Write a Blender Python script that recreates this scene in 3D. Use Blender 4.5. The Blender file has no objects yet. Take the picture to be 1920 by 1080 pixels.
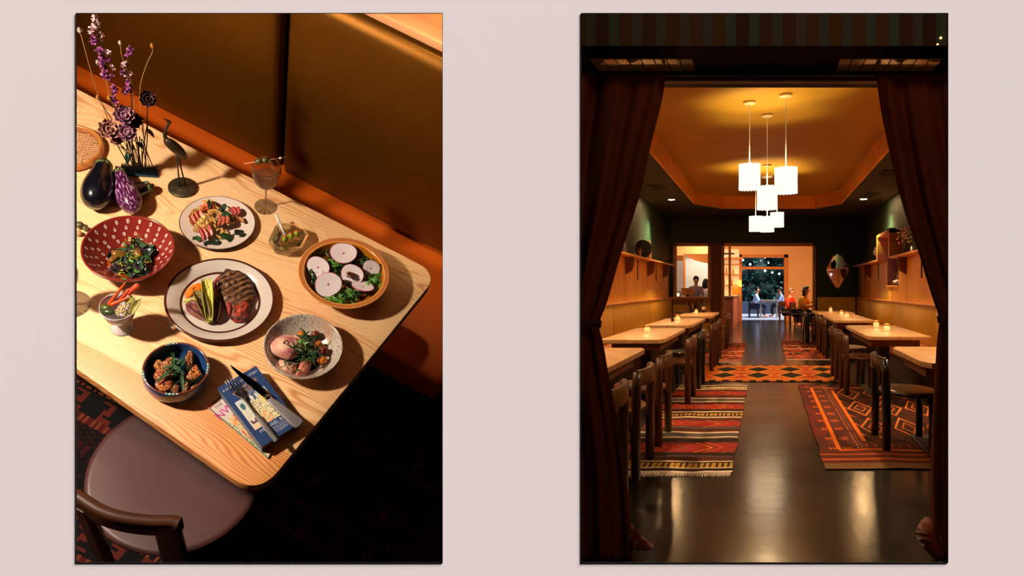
import bpy, bmesh, math, random
from math import sin, cos, pi, radians, sqrt, atan2
from mathutils import Vector, Matrix, noise
import numpy as np
rnd = random.Random(7)
SC = bpy.context.scene
COL = SC.collection
F = 1450.0
CX, CY = 960.0, 540.0
EYE = 1.27
# ------------------------------------------------------------------ camera, world
cam_d = bpy.data.cameras.new('camera'); cam = bpy.data.objects.new('camera', cam_d); COL.objects.link(cam)
cam.location = (0, 0, EYE); cam.rotation_euler = (pi/2, 0, 0)
cam_d.sensor_width = 36; cam_d.lens = F/1920*36; cam_d.clip_start = .05; cam_d.clip_end = 200
SC.camera = cam
SC.view_settings.view_transform = 'Standard'; SC.view_settings.look = 'None'
SC.view_settings.exposure = 0; SC.view_settings.gamma = 1; SC.view_settings.use_curve_mapping = False
w = bpy.data.worlds.new('world'); SC.world = w; w.use_nodes = True
w.node_tree.nodes['Background'].inputs[0].default_value = (0.25, 0.35, 0.6, 1)
w.node_tree.nodes['Background'].inputs[1].default_value = 0.004
# ------------------------------------------------------------------ colour, materials
def lin(c):
    c = c/255.0
    return c/12.92 if c <= .04045 else ((c+.055)/1.055)**2.4
def C(r, g, b): return (lin(r), lin(g), lin(b), 1)
def newmat(name):
    m = bpy.data.materials.new(name); m.use_nodes = True
    nt = m.node_tree; b = nt.nodes['Principled BSDF']
    return m, nt, b
def N(nt, kind, **kw):
    n = nt.nodes.new(kind)
    for k, v in kw.items():
        if k.startswith('i_'):
            key = k[2:]
            key = int(key) if key.isdigit() else key.replace('_', ' ')
            n.inputs[key].default_value = v
        else: setattr(n, k, v)
    return n
def ramp(nt, stops, interp='LINEAR'):
    r = nt.nodes.new('ShaderNodeValToRGB'); cr = r.color_ramp; cr.interpolation = interp
    while len(cr.elements) > 1: cr.elements.remove(cr.elements[-1])
    cr.elements[0].position = stops[0][0]; cr.elements[0].color = stops[0][1]
    for p, c in stops[1:]:
        e = cr.elements.new(p); e.color = c
    return r
def M(name, col, rough=.5, metal=0, var=.0, scale=20, bump=0, bscale=60, spec=.5, coat=0, sheen=0, trans=0, ior=1.45, emit=None, es=0, sss=0, stretch=(1,1,1), col2=None, lo=.35, hi=.65, detail=4):
    m, nt, b = newmat(name)
    b.inputs['Base Color'].default_value = col
    b.inputs['Roughness'].default_value = rough; b.inputs['Metallic'].default_value = metal
    b.inputs['Specular IOR Level'].default_value = spec
    b.inputs['Coat Weight'].default_value = coat; b.inputs['Sheen Weight'].default_value = sheen
    b.inputs['Transmission Weight'].default_value = trans; b.inputs['IOR'].default_value = ior
    if sss: b.inputs['Subsurface Weight'].default_value = sss; b.inputs['Subsurface Radius'].default_value = (.01, .005, .003)
    if emit: b.inputs['Emission Color'].default_value = emit; b.inputs['Emission Strength'].default_value = es
    if var or col2 or bump:
        tc = N(nt, 'ShaderNodeTexCoord'); mp = N(nt, 'ShaderNodeMapping'); mp.inputs['Scale'].default_value = stretch
        nt.links.new(tc.outputs['Object'], mp.inputs[0])
    if var or col2:
        nz = N(nt, 'ShaderNodeTexNoise', i_Scale=scale, i_Detail=detail); nt.links.new(mp.outputs[0], nz.inputs['Vector'])
        c2 = col2 or tuple(x*(1-var) for x in col[:3])+(1,)
        r = ramp(nt, [(lo, c2), (hi, col)]); nt.links.new(nz.outputs['Fac'], r.inputs[0]); nt.links.new(r.outputs[0], b.inputs['Base Color'])
    if bump:
        nz2 = N(nt, 'ShaderNodeTexNoise', i_Scale=bscale, i_Detail=3); nt.links.new(mp.outputs[0], nz2.inputs['Vector'])
        bp = N(nt, 'ShaderNodeBump', i_Strength=bump, i_Distance=.002); nt.links.new(nz2.outputs['Fac'], bp.inputs['Height']); nt.links.new(bp.outputs[0], b.inputs['Normal'])
    return m
def MV(name, rough=.5, coat=0, bump=0, bscale=60, spec=.5, sheen=0, metal=0):
    """material whose colour is the woven / glazed pattern stored on the mesh"""
    m, nt, b = newmat(name)
    a = N(nt, 'ShaderNodeAttribute', attribute_name='pattern'); nt.links.new(a.outputs['Color'], b.inputs['Base Color'])
    b.inputs['Roughness'].default_value = rough; b.inputs['Coat Weight'].default_value = coat; b.inputs['Specular IOR Level'].default_value = spec
    b.inputs['Sheen Weight'].default_value = sheen; b.inputs['Metallic'].default_value = metal
    if bump:
        tc = N(nt, 'ShaderNodeTexCoord'); nz2 = N(nt, 'ShaderNodeTexNoise', i_Scale=bscale, i_Detail=3); nt.links.new(tc.outputs['Object'], nz2.inputs['Vector'])
        bp = N(nt, 'ShaderNodeBump', i_Strength=bump, i_Distance=.002); nt.links.new(nz2.outputs['Fac'], bp.inputs['Height']); nt.links.new(bp.outputs[0], b.inputs['Normal'])
    return m
def Mwood(name, light, dark, scale=9, axis=0, dist=6, rough=.45, fine=.35, coat=0, ringscale=1.0):
    """long grain along the given local axis with cathedral figure"""
    m, nt, b = newmat(name)
    tc = N(nt, 'ShaderNodeTexCoord')
    st = [1, 1, 1]; st[axis] = .13
    mp = N(nt, 'ShaderNodeMapping'); mp.inputs['Scale'].default_value = st; nt.links.new(tc.outputs['Object'], mp.inputs[0])
    n1 = N(nt, 'ShaderNodeTexNoise', i_Scale=scale*.55*ringscale, i_Detail=2, i_Roughness=.45); nt.links.new(mp.outputs[0], n1.inputs['Vector'])
    mul = N(nt, 'ShaderNodeMath', operation='MULTIPLY', i_1=dist*3.2); nt.links.new(n1.outputs['Fac'], mul.inputs[0])
    sn = N(nt, 'ShaderNodeMath', operation='SINE'); 
    mul2 = N(nt, 'ShaderNodeMath', operation='MULTIPLY', i_1=3.5); nt.links.new(mul.outputs[0], mul2.inputs[0]); nt.links.new(mul2.outputs[0], sn.inputs[0])
    mr = N(nt, 'ShaderNodeMapRange'); mr.inputs['From Min'].default_value = -1; nt.links.new(sn.outputs[0], mr.inputs['Value'])
    st2 = [1, 1, 1]; st2[axis] = .04
    mp2 = N(nt, 'ShaderNodeMapping'); mp2.inputs['Scale'].default_value = st2; nt.links.new(tc.outputs['Object'], mp2.inputs[0])
    n2 = N(nt, 'ShaderNodeTexNoise', i_Scale=scale*28, i_Detail=3); nt.links.new(mp2.outputs[0], n2.inputs['Vector'])
    mx = N(nt, 'ShaderNodeMix', data_type='FLOAT'); mx.inputs[0].default_value = fine; nt.links.new(mr.outputs[0], mx.inputs[2]); nt.links.new(n2.outputs['Fac'], mx.inputs[3])
    r = ramp(nt, [(.0, light), (.45, tuple(.75*l+.25*d for l, d in zip(light, dark))), (.75, tuple(.35*l+.65*d for l, d in zip(light, dark))), (1, dark)]); nt.links.new(mx.outputs[0], r.inputs[0])
    n3 = N(nt, 'ShaderNodeTexNoise', i_Scale=2.2, i_Detail=1); nt.links.new(mp.outputs[0], n3.inputs['Vector'])
    hs = N(nt, 'ShaderNodeHueSaturation'); mr3 = N(nt, 'ShaderNodeMapRange'); mr3.inputs['To Min'].default_value = .8; mr3.inputs['To Max'].default_value = 1.18
    nt.links.new(n3.outputs['Fac'], mr3.inputs['Value']); nt.links.new(mr3.outputs[0], hs.inputs['Value']); nt.links.new(r.outputs[0], hs.inputs['Color'])
    nt.links.new(hs.outputs[0], b.inputs['Base Color'])
    b.inputs['Roughness'].default_value = rough; b.inputs['Coat Weight'].default_value = coat
    return m
def Mem(name, col, s):
    m = bpy.data.materials.new(name); m.use_nodes = True; nt = m.node_tree; nt.nodes.clear()
    e = N(nt, 'ShaderNodeEmission'); e.inputs[0].default_value = col; e.inputs[1].default_value = s
    o = N(nt, 'ShaderNodeOutputMaterial'); nt.links.new(e.outputs[0], o.inputs[0]); return m
def Mglass(name, tint=(1, 1, 1, 1), rough=.0, ior=1.45):
    m = bpy.data.materials.new(name); m.use_nodes = True; nt = m.node_tree; nt.nodes.clear()
    g = N(nt, 'ShaderNodeBsdfGlass', i_Color=tint, i_Roughness=rough, i_IOR=ior)
    o = N(nt, 'ShaderNodeOutputMaterial'); nt.links.new(g.outputs[0], o.inputs[0]); return m
# ------------------------------------------------------------------ mesh tools: G = [verts, faces, colours per face or None]
def G(): return [[], [], []]
def gadd(g, vs, fs, col=None):
    o = len(g[0]); g[0].extend([Vector(v) for v in vs]); g[1].extend([tuple(i+o for i in f) for f in fs]); g[2].extend([col]*len(fs)); return g
def gmerge(g, h, mtx=None, col=None):
    o = len(g[0]); g[0].extend([(mtx @ v if mtx else v.copy()) for v in h[0]]); g[1].extend([tuple(i+o for i in f) for f in h[1]])
    g[2].extend([col]*len(h[1]) if col else h[2]); return g
def box(x0, x1, y0, y1, z0, z1, bev=0, g=None, col=None):
    g = g or G()
    if bev <= 0:
        vs = [(x, y, z) for x in (x0, x1) for y in (y0, y1) for z in (z0, z1)]
        return gadd(g, vs, [(0, 1, 3, 2), (4, 6, 7, 5), (0, 4, 5, 1), (2, 3, 7, 6), (0, 2, 6, 4), (1, 5, 7, 3)], col)
    bm = bmesh.new(); bmesh.ops.create_cube(bm, size=1)
    for v in bm.verts: v.co = Vector((x0+(v.co.x+.5)*(x1-x0), y0+(v.co.y+.5)*(y1-y0), z0+(v.co.z+.5)*(z1-z0)))
    bmesh.ops.bevel(bm, geom=list(bm.edges)+list(bm.verts), offset=bev, segments=2, affect='EDGES', profile=.6)
    vs = [v.co.copy() for v in bm.verts]; bm.verts.index_update(); fs = [tuple(v.index for v in f.verts) for f in bm.faces]; bm.free()
    return gadd(g, vs, fs, col)
def prism(poly, z0, z1, g=None, bev=0, col=None):
    """poly: list of (x,y) counter-clockwise"""
    g = g or G(); n = len(poly)
    if bev:
        rings = []
        c = Vector((sum(p[0] for p in poly)/n, sum(p[1] for p in poly)/n))
        def inset(d):
            out = []
            for i in range(n):
                a = Vector(poly[i-1]); b_ = Vector(poly[i]); c_ = Vector(poly[(i+1) % n])
                e1 = (b_-a).normalized(); e2 = (c_-b_).normalized()
                n1 = Vector((-e1.y, e1.x)); n2 = Vector((-e2.y, e2.x)); m_ = n1+n2
                m_ = m_.normalized() if m_.length > 1e-6 else n1
                out.append(b_+m_*d/max(.5, m_.dot(n1)))
            return out
        lev = [(z0, bev), (z0+bev, 0), (z1-bev, 0), (z1-bev*.3, bev*.3), (z1, bev)]
        vs = []
        for z, d in lev: vs += [(p[0], p[1], z) for p in inset(d)]
        fs = []
        for k in range(len(lev)-1):
            for i in range(n): fs.append((k*n+i, k*n+(i+1) % n, (k+1)*n+(i+1) % n, (k+1)*n+i))
        fs.append(tuple(reversed(range(n)))); fs.append(tuple(range((len(lev)-1)*n, len(lev)*n)))
        return gadd(g, vs, fs, col)
    vs = [(p[0], p[1], z0) for p in poly]+[(p[0], p[1], z1) for p in poly]
    fs = [(i, (i+1) % n, n+(i+1) % n, n+i) for i in range(n)]+[tuple(reversed(range(n))), tuple(range(n, 2*n))]
    return gadd(g, vs, fs, col)
def lathe(prof, seg=48, g=None, rmod=None, colf=None, closed=True):
    """prof: list of (r,z) ; rmod(a, i)->radius factor"""
    g = g or G(); vs = []; m = len(prof)
    for j in range(seg):
        a = 2*pi*j/seg
        for i, (r, z) in enumerate(prof):
            k = rmod(a, i) if rmod else 1
            vs.append((r*k*cos(a), r*k*sin(a), z))
    o = len(g[0]); g[0].extend([Vector(v) for v in vs])
    for j in range(seg):
        j2 = (j+1) % seg
        for i in range(m-1):
            a, b_, c, d = j*m+i, j2*m+i, j2*m+i+1, j*m+i+1
            if prof[i][0] < 1e-6: f = (a, c, d)
            elif prof[i+1][0] < 1e-6: f = (a, b_, c)
            else: f = (a, b_, c, d)
            g[1].append(tuple(q+o for q in f)); g[2].append(colf((j+.5)/seg, i, prof[i]) if colf else None)
    return g
def tube(pts, rad, seg=8, g=None, cap=True, col=None, flat=None):
    """tube through points; rad number or list; flat=(a,b) scales the section"""
    g = g or G(); pts = [Vector(p) for p in pts]; n = len(pts)
    if not hasattr(rad, '__len__'): rad = [rad]*n
    t0 = (pts[1]-pts[0]).normalized(); up = Vector((0, 0, 1)) if abs(t0.z) < .9 else Vector((0, 1, 0))
    x = t0.cross(up).normalized(); vs = []
    for i in range(n):
        t = (pts[min(i+1, n-1)]-pts[max(i-1, 0)]).normalized()
        x = (x-t*x.dot(t)).normalized(); y = t.cross(x)
        fa, fb = flat or (1, 1)
        for j in range(seg):
            a = 2*pi*j/seg; vs.append(pts[i]+(x*cos(a)*fa+y*sin(a)*fb)*rad[i])
    fs = [(i*seg+j, i*seg+(j+1) % seg, (i+1)*seg+(j+1) % seg, (i+1)*seg+j) for i in range(n-1) for j in range(seg)]
    if cap: fs += [tuple(reversed(range(seg))), tuple(range((n-1)*seg, n*seg))]
    return gadd(g, vs, fs, col)
_ico = {}
def ico(sub=3):
    if sub not in _ico:
        bm = bmesh.new(); bmesh.ops.create_icosphere(bm, subdivisions=sub, radius=1); bm.verts.index_update()
        _ico[sub] = ([v.co.copy() for v in bm.verts], [tuple(v.index for v in f.verts) for f in bm.faces]); bm.free()
    return _ico[sub]
def blob(c, s, amp=.0, fr=1.5, sub=3, seed=0, rot=None, g=None, col=None, fn=None):
    vs, fs = ico(sub); out = []
    rm = Matrix.Rotation(rot[0], 3, 'X') @ Matrix.Rotation(rot[1], 3, 'Y') @ Matrix.Rotation(rot[2], 3, 'Z') if rot else None
    for v in vs:
        k = 1+amp*noise.noise(v*fr+Vector((seed*3.1, seed*1.7, seed)))
        p = Vector((v.x*s[0]*k, v.y*s[1]*k, v.z*s[2]*k))
        if fn: p = fn(p, v)
        if rm: p = rm @ p
        out.append(p+Vector(c))
    return gadd(g or G(), out, fs, col)
def catmull(pts, n=6):
    pts = [Vector(p) for p in pts]; out = []
    P = [pts[0]*2-pts[1]]+pts+[pts[-1]*2-pts[-2]]
    for i in range(1, len(P)-2):
        for k in range(n):
            t = k/n; a, b_, c, d = P[i-1], P[i], P[i+1], P[i+2]
            out.append(.5*((2*b_)+(c-a)*t+(2*a-5*b_+4*c-d)*t*t+(3*b_-a-3*c+d)*t**3))
    out.append(pts[-1]); return out
def leaf(L, W, bend=.3, cup=.3, n=8, m=4, g=None, col=None, wav=0, seed=0, tip=1.0):
    """leaf along +x lying in xy"""
    vs = []; fs = []
    for i in range(n+1):
        t = i/n; wdt = W*.5*(sin(pi*min(1, t**.8))**.8)*(1 if tip else 1)+1e-4
        for j in range(m+1):
            s = j/m*2-1
            z = -bend*L*t*t + cup*wdt*s*s + wav*W*sin(9*t+seed+2*s)*abs(s)
            vs.append((L*t, wdt*s, z))
    for i in range(n):
        for j in range(m): fs.append((i*(m+1)+j, (i+1)*(m+1)+j, (i+1)*(m+1)+j+1, i*(m+1)+j+1))
    return gadd(g or G(), vs, fs, col)
def obj(name, g, mat, parent=None, mw=None, smooth=True, label=None, cat=None, group=None, kind=None, sub=0, solid=0, angle=None):
    me = bpy.data.meshes.new(name); me.from_pydata([tuple(v) for v in g[0]], [], g[1]); 
    if any(c is not None for c in g[2]):
        ca = me.color_attributes.new('pattern', 'FLOAT_COLOR', 'CORNER')
        arr = np.ones((len(me.loops), 4), dtype=np.float32); k = 0
        for f, c in zip(g[1], g[2]):
            arr[k:k+len(f), :] = c if c is not None else (.5, .5, .5, 1); k += len(f)
        ca.data.foreach_set('color', arr.ravel())
    if isinstance(mat, (list, tuple)):
        for m_ in mat: me.materials.append(m_)
    else: me.materials.append(mat)
    if smooth:
        me.polygons.foreach_set('use_smooth', [True]*len(me.polygons))
        if angle is not None:
            try: me.set_sharp_from_angle(angle=radians(angle))
            except Exception: pass
    me.update(); o = bpy.data.objects.new(name, me); COL.objects.link(o)
    if parent is not None: o.parent = parent
    if mw is not None: o.matrix_world = mw
    if solid:
        md = o.modifiers.new('thickness', 'SOLIDIFY'); md.thickness = solid; md.offset = 0
    if sub:
        md = o.modifiers.new('smooth', 'SUBSURF'); md.levels = sub; md.render_levels = sub
    tag(o, label, cat, group, kind); return o
def tag(o, label=None, cat=None, group=None, kind=None):
    if label: o['label'] = label
    if cat: o['category'] = cat
    if group: o['group'] = group
    if kind: o['kind'] = kind
    return o
def thing(name, mw, label, cat, group=None):
    o = bpy.data.objects.new(name, None); o.empty_display_size = .05; COL.objects.link(o); o.matrix_world = mw
    return tag(o, label, cat, group)
def copy_thing(root, mw, label, group=None, name=None):
    r = root.copy(); COL.objects.link(r); r.matrix_world = mw; r['label'] = label
    if group: r['group'] = group
    for ch in root.children:
        c = ch.copy(); COL.objects.link(c); c.parent = r
        for g2 in ch.children:
            d = g2.copy(); COL.objects.link(d); d.parent = c
    return r
def text_geo(s, size=.01, align='CENTER'):
    cu = bpy.data.curves.new('lettering', 'FONT'); cu.body = s; cu.size = size; cu.align_x = align; cu.extrude = size*.01; cu.resolution_u = 3
    o = bpy.data.objects.new('lettering', cu); COL.objects.link(o)
    dg = bpy.context.evaluated_depsgraph_get(); me = bpy.data.meshes.new_from_object(o.evaluated_get(dg))
    g = gadd(G(), [v.co.copy() for v in me.vertices], [tuple(p.vertices) for p in me.polygons])
    bpy.data.objects.remove(o); bpy.data.curves.remove(cu); bpy.data.meshes.remove(me); return g
def gxf(g, m):
    g[0] = [m @ v for v in g[0]]; return g
def T(x, y, z): return Matrix.Translation((x, y, z))
def RZ(a): return Matrix.Rotation(a, 4, 'Z')
def RX(a): return Matrix.Rotation(a, 4, 'X')
def RY(a): return Matrix.Rotation(a, 4, 'Y')
def pray(px, py): return Vector(((px-CX)/F, 1.0, -(py-CY)/F))
EYEP = Vector((0, 0, EYE))
def PW(px, py, d): return EYEP+pray(px, py)*d
# ------------------------------------------------------------------ the front wall with its two openings
DW = 0.7
pink = M('pink_plaster', (.78, .655, .625, 1), .9, spec=.1)
def front_wall():
    xs = [-8000, 143, 830, 1090, 1777, 12500]; ys = [-5500, 25, 1055, 5500]
    g = G()
    for d in (DW, DW+.003):
        for i in range(5):
            for j in range(3):
                if j == 1 and i in (1, 3): continue
                gadd(g, [PW(xs[i], ys[j], d), PW(xs[i], ys[j+1], d), PW(xs[i+1], ys[j+1], d), PW(xs[i+1], ys[j], d)], [(0, 1, 2, 3)])
    for x0, x1 in ((143, 830), (1090, 1777)):
        c = [(x0, 25), (x1, 25), (x1, 1055), (x0, 1055)]
        for k in range(4):
            a, b_ = c[k], c[(k+1) % 4]
            gadd(g, [PW(*a, DW), PW(*b_, DW), EYEP+pray(*b_)*(DW+.003), EYEP+pray(*a)*(DW+.003)], [(0, 1, 2, 3)])
    obj('wall_front', g, pink, smooth=False, kind='structure')
front_wall()
blackm = M('shadow_rim', (.01, .009, .008, 1), .8, spec=.1)  # thin rim added round each opening to cast a soft edge shadow
for k, (x0, x1) in enumerate(((143, 830), (1090, 1777))):
    g = G(); e = 1.0; dd = .0008
    for (a, b_, c, d) in ((x0-e*.2, x0+e*.6, 24.8, 1055.2), (x1-e*.6, x1+e*.2, 24.8, 1055.2), (x0, x1, 24.8, 25.6), (x0, x1, 1054.4, 1055.2)):
        p0 = PW(a, c, DW); p1 = PW(b_, d, DW)
        box(p0.x, p1.x, DW-dd, DW+.0002, p1.z, p0.z, 0, g)
    obj('trim_%d' % (k+1), g, blackm, smooth=False, kind='structure')
# unseen grazing sun, added only to light the front wall
sd = bpy.data.lights.new('added_wall_sun', 'SUN'); sd.energy = 11.45; sd.angle = radians(22); sd.color = (1, 1, 1)
so = bpy.data.objects.new('added_wall_sun', sd); COL.objects.link(so)
dirv = Vector((-.62, .26, -.74)).normalized(); so.rotation_euler = dirv.to_track_quat('-Z', 'Y').to_euler(); so.location = (1, -2, 4)
dark = M('dark_partition', (.012, .010, .009, 1), .9, spec=.05)
# partition between the two rooms, outer shells
def quadwall(name, pts, mat, thick=.02):
    g = G(); n = (Vector(pts[1])-Vector(pts[0])).cross(Vector(pts[2])-Vector(pts[0])).normalized()*thick
    vs = [Vector(p) for p in pts]+[Vector(p)+n for p in pts]
    gadd(g, vs, [(0, 1, 2, 3), (7, 6, 5, 4), (0, 4, 5, 1), (1, 5, 6, 2), (2, 6, 7, 3), (3, 7, 4, 0)])
    return obj(name, g, mat, smooth=False, kind='structure')

# unseen outer shell added to block the wall sun, and the partition
quadwall('ceiling_lobby', [(-3.6, DW, 3.25), (6, DW, 3.25), (6, 3.72, 3.25), (-3.6, 3.72, 3.25)], dark)
quadwall('wall_left_sunblock', [(-3.6, DW, -1.4), (-3.6, 3.72, -1.4), (-3.6, 3.72, 3.25), (-3.6, DW, 3.25)], dark)
quadwall('wall_right_sunblock', [(6, DW, -1.4), (6, 3.72, -1.4), (6, 3.72, 3.25), (6, DW, 3.25)], dark)
quadwall('wall_partition', [(.0, DW+.003, -1.4), (.09, 3.6, -1.4), (.09, 3.6, 3.25), (.0, DW+.003, 3.25)], dark, .01)

def Mthin(name, tint=(1, 1, 1, 1), k=.12, rough=.02):
    """thin clear glass: light passes straight on, edges and glints reflect"""
    m = bpy.data.materials.new(name); m.use_nodes = True; nt = m.node_tree; nt.nodes.clear()
    t = N(nt, 'ShaderNodeBsdfTransparent', i_Color=tint); g = N(nt, 'ShaderNodeBsdfGlossy', i_Roughness=rough); lw = N(nt, 'ShaderNodeLayerWeight', i_Blend=k)
    x = N(nt, 'ShaderNodeMixShader'); nt.links.new(lw.outputs['Facing'], x.inputs[0]); nt.links.new(t.outputs[0], x.inputs[1]); nt.links.new(g.outputs[0], x.inputs[2])
    o = N(nt, 'ShaderNodeOutputMaterial'); nt.links.new(x.outputs[0], o.inputs[0]); return m

def Mmix(name, tint, k):
    """clear cast glass: part refracting body, part straight transmission"""
    m = bpy.data.materials.new(name); m.use_nodes = True; nt = m.node_tree; nt.nodes.clear()
    t = N(nt, 'ShaderNodeBsdfTransparent', i_Color=tint); g = N(nt, 'ShaderNodeBsdfGlass', i_Color=tint, i_Roughness=.0, i_IOR=1.45)
    x = N(nt, 'ShaderNodeMixShader'); x.inputs[0].default_value = k; nt.links.new(t.outputs[0], x.inputs[1]); nt.links.new(g.outputs[0], x.inputs[2])
    o = N(nt, 'ShaderNodeOutputMaterial'); nt.links.new(x.outputs[0], o.inputs[0]); return m
def Moak(name):
    """oak planks: grain runs along x, planks change tone across y"""
    m, nt, b = newmat(name); tc = N(nt, 'ShaderNodeTexCoord'); sep = N(nt, 'ShaderNodeSeparateXYZ'); nt.links.new(tc.outputs['Object'], sep.inputs[0])
    def mth(op, a, b_=None, c=None):
        n = N(nt, 'ShaderNodeMath', operation=op)
        for i, v in enumerate((a, b_, c)):
            if v is None: continue
            if hasattr(v, 'is_linked'): nt.links.new(v, n.inputs[i])
            else: n.inputs[i].default_value = v
        return n.outputs[0]
    mp = N(nt, 'ShaderNodeMapping'); mp.inputs['Scale'].default_value = (.16, 1, 1); nt.links.new(tc.outputs['Object'], mp.inputs[0])
    pl_i = mth('FLOOR', mth('DIVIDE', mth('ADD', sep.outputs[1], .285), .13))
    off = N(nt, 'ShaderNodeCombineXYZ'); nt.links.new(mth('MULTIPLY', pl_i, 3.7), off.inputs[0]); nt.links.new(mth('MULTIPLY', pl_i, .9), off.inputs[2])
    va = N(nt, 'ShaderNodeVectorMath', operation='ADD'); nt.links.new(mp.outputs[0], va.inputs[0]); nt.links.new(off.outputs[0], va.inputs[1])
    n1 = N(nt, 'ShaderNodeTexNoise', i_Scale=6.5, i_Detail=2.5, i_Roughness=.5); nt.links.new(va.outputs[0], n1.inputs['Vector'])
    ph = mth('ADD', mth('MULTIPLY', sep.outputs[1], 380), mth('MULTIPLY', n1.outputs['Fac'], 190))
    sn = mth('SINE', ph); s01 = mth('MULTIPLY_ADD', sn, .5, .5); s3 = mth('POWER', s01, 1.8)
    mp2 = N(nt, 'ShaderNodeMapping'); mp2.inputs['Scale'].default_value = (.035, 1, 1); nt.links.new(tc.outputs['Object'], mp2.inputs[0])
    n2 = N(nt, 'ShaderNodeTexNoise', i_Scale=330, i_Detail=2); nt.links.new(mp2.outputs[0], n2.inputs['Vector'])
    n3 = N(nt, 'ShaderNodeTexNoise', i_Scale=5, i_Detail=1); nt.links.new(va.outputs[0], n3.inputs['Vector'])
    amp = N(nt, 'ShaderNodeMapRange'); amp.inputs['From Min'].default_value = .35; amp.inputs['From Max'].default_value = .65; amp.inputs['To Min'].default_value = .1; amp.inputs['To Max'].default_value = .75; nt.links.new(n3.outputs['Fac'], amp.inputs['Value'])
    f = mth('ADD', mth('MULTIPLY', mth('MULTIPLY', s3, amp.outputs[0]), .72), mth('MULTIPLY', n2.outputs['Fac'], .38))
    r = ramp(nt, [(.08, C(250, 212, 160)), (.42, C(240, 186, 128)), (.75, C(216, 146, 92)), (1, C(190, 116, 70))]); nt.links.new(f, r.inputs[0])
    fr = N(nt, 'ShaderNodeMapRange'); fr.inputs['From Min'].default_value = -.292; fr.inputs['From Max'].default_value = -.278; fr.inputs['To Min'].default_value = 1.0; fr.inputs['To Max'].default_value = 0; nt.links.new(sep.outputs[1], fr.inputs['Value'])
    mx = N(nt, 'ShaderNodeMix', data_type='RGBA', blend_type='MULTIPLY'); nt.links.new(fr.outputs[0], mx.inputs[0]); nt.links.new(r.outputs[0], mx.inputs[6]); mx.inputs[7].default_value = (.92, .66, .42, 1)
    nt.links.new(mx.outputs[2], b.inputs['Base Color']); b.inputs['Roughness'].default_value = .42
    return m
# ================================================================== LEFT ROOM: the table by the banquette
n_ = Vector((0.25349788, -0.75369082, 0.60637362)); u_ = Vector((0.88861062, -0.06626338, -0.45385056)); v_ = Vector((0.38224337, 0.65388019, 0.65294004))
o_ = Vector((-0.78384723, 2.07027046, EYE-0.02855545))
ML = Matrix(((u_.x, v_.x, n_.x, o_.x), (u_.y, v_.y, n_.y, o_.y), (u_.z, v_.z, n_.z, o_.z), (0, 0, 0, 1)))
MLi = ML.inverted()
def LP(px, py, w_=0):
    o = MLi @ EYEP; d = MLi.to_3x3() @ pray(px, py); t = (w_-o.z)/d.z; return o+d*t
def LVp(px, py, v0):
    o = MLi @ EYEP; d = MLi.to_3x3() @ pray(px, py); t = (v0-o.y)/d.y; return o+d*t
def LN(px, py, d_): return MLi @ PW(px, py, d_)
def proj(p):
    q = ML @ Vector(p)-EYEP; return (CX+F*q.x/q.y, CY-F*q.z/q.y)
def fitcirc(l, r, t, b, w_):
    cx, cy = (l+r)/2, (t+b)/2; c = LP(cx, cy, w_); R = .1
    for _ in range(8):
        P = [proj((c.x+R*cos(a), c.y+R*sin(a), w_)) for a in [2*pi*k/48 for k in range(48)]]
        x0, x1 = min(p[0] for p in P), max(p[0] for p in P); y0, y1 = min(p[1] for p in P), max(p[1] for p in P)
        cx += (l+r)/2-(x0+x1)/2; cy += (t+b)/2-(y0+y1)/2; c = LP(cx, cy, w_); R *= .5*((r-l)/(x1-x0)+(b-t)/(y1-y0))
    return c, R
def Lm(p, a=0): return ML @ T(*p) @ RZ(a)
L2 = lambda p: (p.x, p.y)
# ---------------- table
oak = Moak('pale_oak')
oak_edge = M('oak_edge', C(170, 112, 72), .5, var=.4, scale=40, stretch=(.1, 1, 1))
def corner_round(a, b_, c, r, n=7):
    a, b_, c = Vector(a), Vector(b_), Vector(c); e1 = (a-b_).normalized(); e2 = (c-b_).normalized()
    p0, p1 = b_+e1*r, b_+e2*r; return [((1-t)**2)*p0+2*t*(1-t)*b_+t*t*p1 for t in [k/n for k in range(n+1)]]
def isect(p, q, r, s):
    p, q, r, s = [Vector(x) for x in (p, q, r, s)]; d1 = q-p; d2 = s-r; t = ((r-p).cross(d2))/(d1.cross(d2)) if False else ((r.x-p.x)*d2.y-(r.y-p.y)*d2.x)/(d1.x*d2.y-d1.y*d2.x)
    return p+d1*t
bk0, bk1 = L2(LP(143, 165.6)), L2(LP(760, 481)); fr0, fr1 = L2(LP(212.5, 740)), L2(LP(440, 900)); rg0, rg1 = L2(LP(769, 580)), L2(LP(560, 837))
cBR = isect(bk0, bk1, rg0, rg1); cFR = isect(fr0, fr1, rg0, rg1)
bL = Vector(bk0)+(Vector(bk0)-cBR).normalized()*.35; fL = Vector(fr0)+(Vector(fr0)-cFR).normalized()*.75
poly = [fL]+corner_round(fL, cFR, cBR, .075)+corner_round(cFR, cBR, bL, .075)+[bL]
table = thing('dining_table', Lm((0, 0, 0)), 'pale oak table top with rounded corners laid with many dishes', 'table')
g = prism([tuple(p) for p in poly], -.032, 0, bev=.003)
obj('tabletop', g, oak, table, smooth=True, angle=40)
obj('pedestal', box(-.25, -.17, -.05, .03, -.748, -.033, .004), M('dark_post', C(40, 26, 20), .5), table)
# ---------------- floor, rug, banquette, wall
quad = lambda pts: gadd(G(), pts, [(0, 1, 2, 3)])
WF = -.75
obj('floor', box(-2.4, .85, -1.3, 1.05, WF-.06, WF-.012), M('black_concrete', (.012, .013, .014, 1), .6, var=.3), mw=ML, smooth=False, kind='structure')
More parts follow.
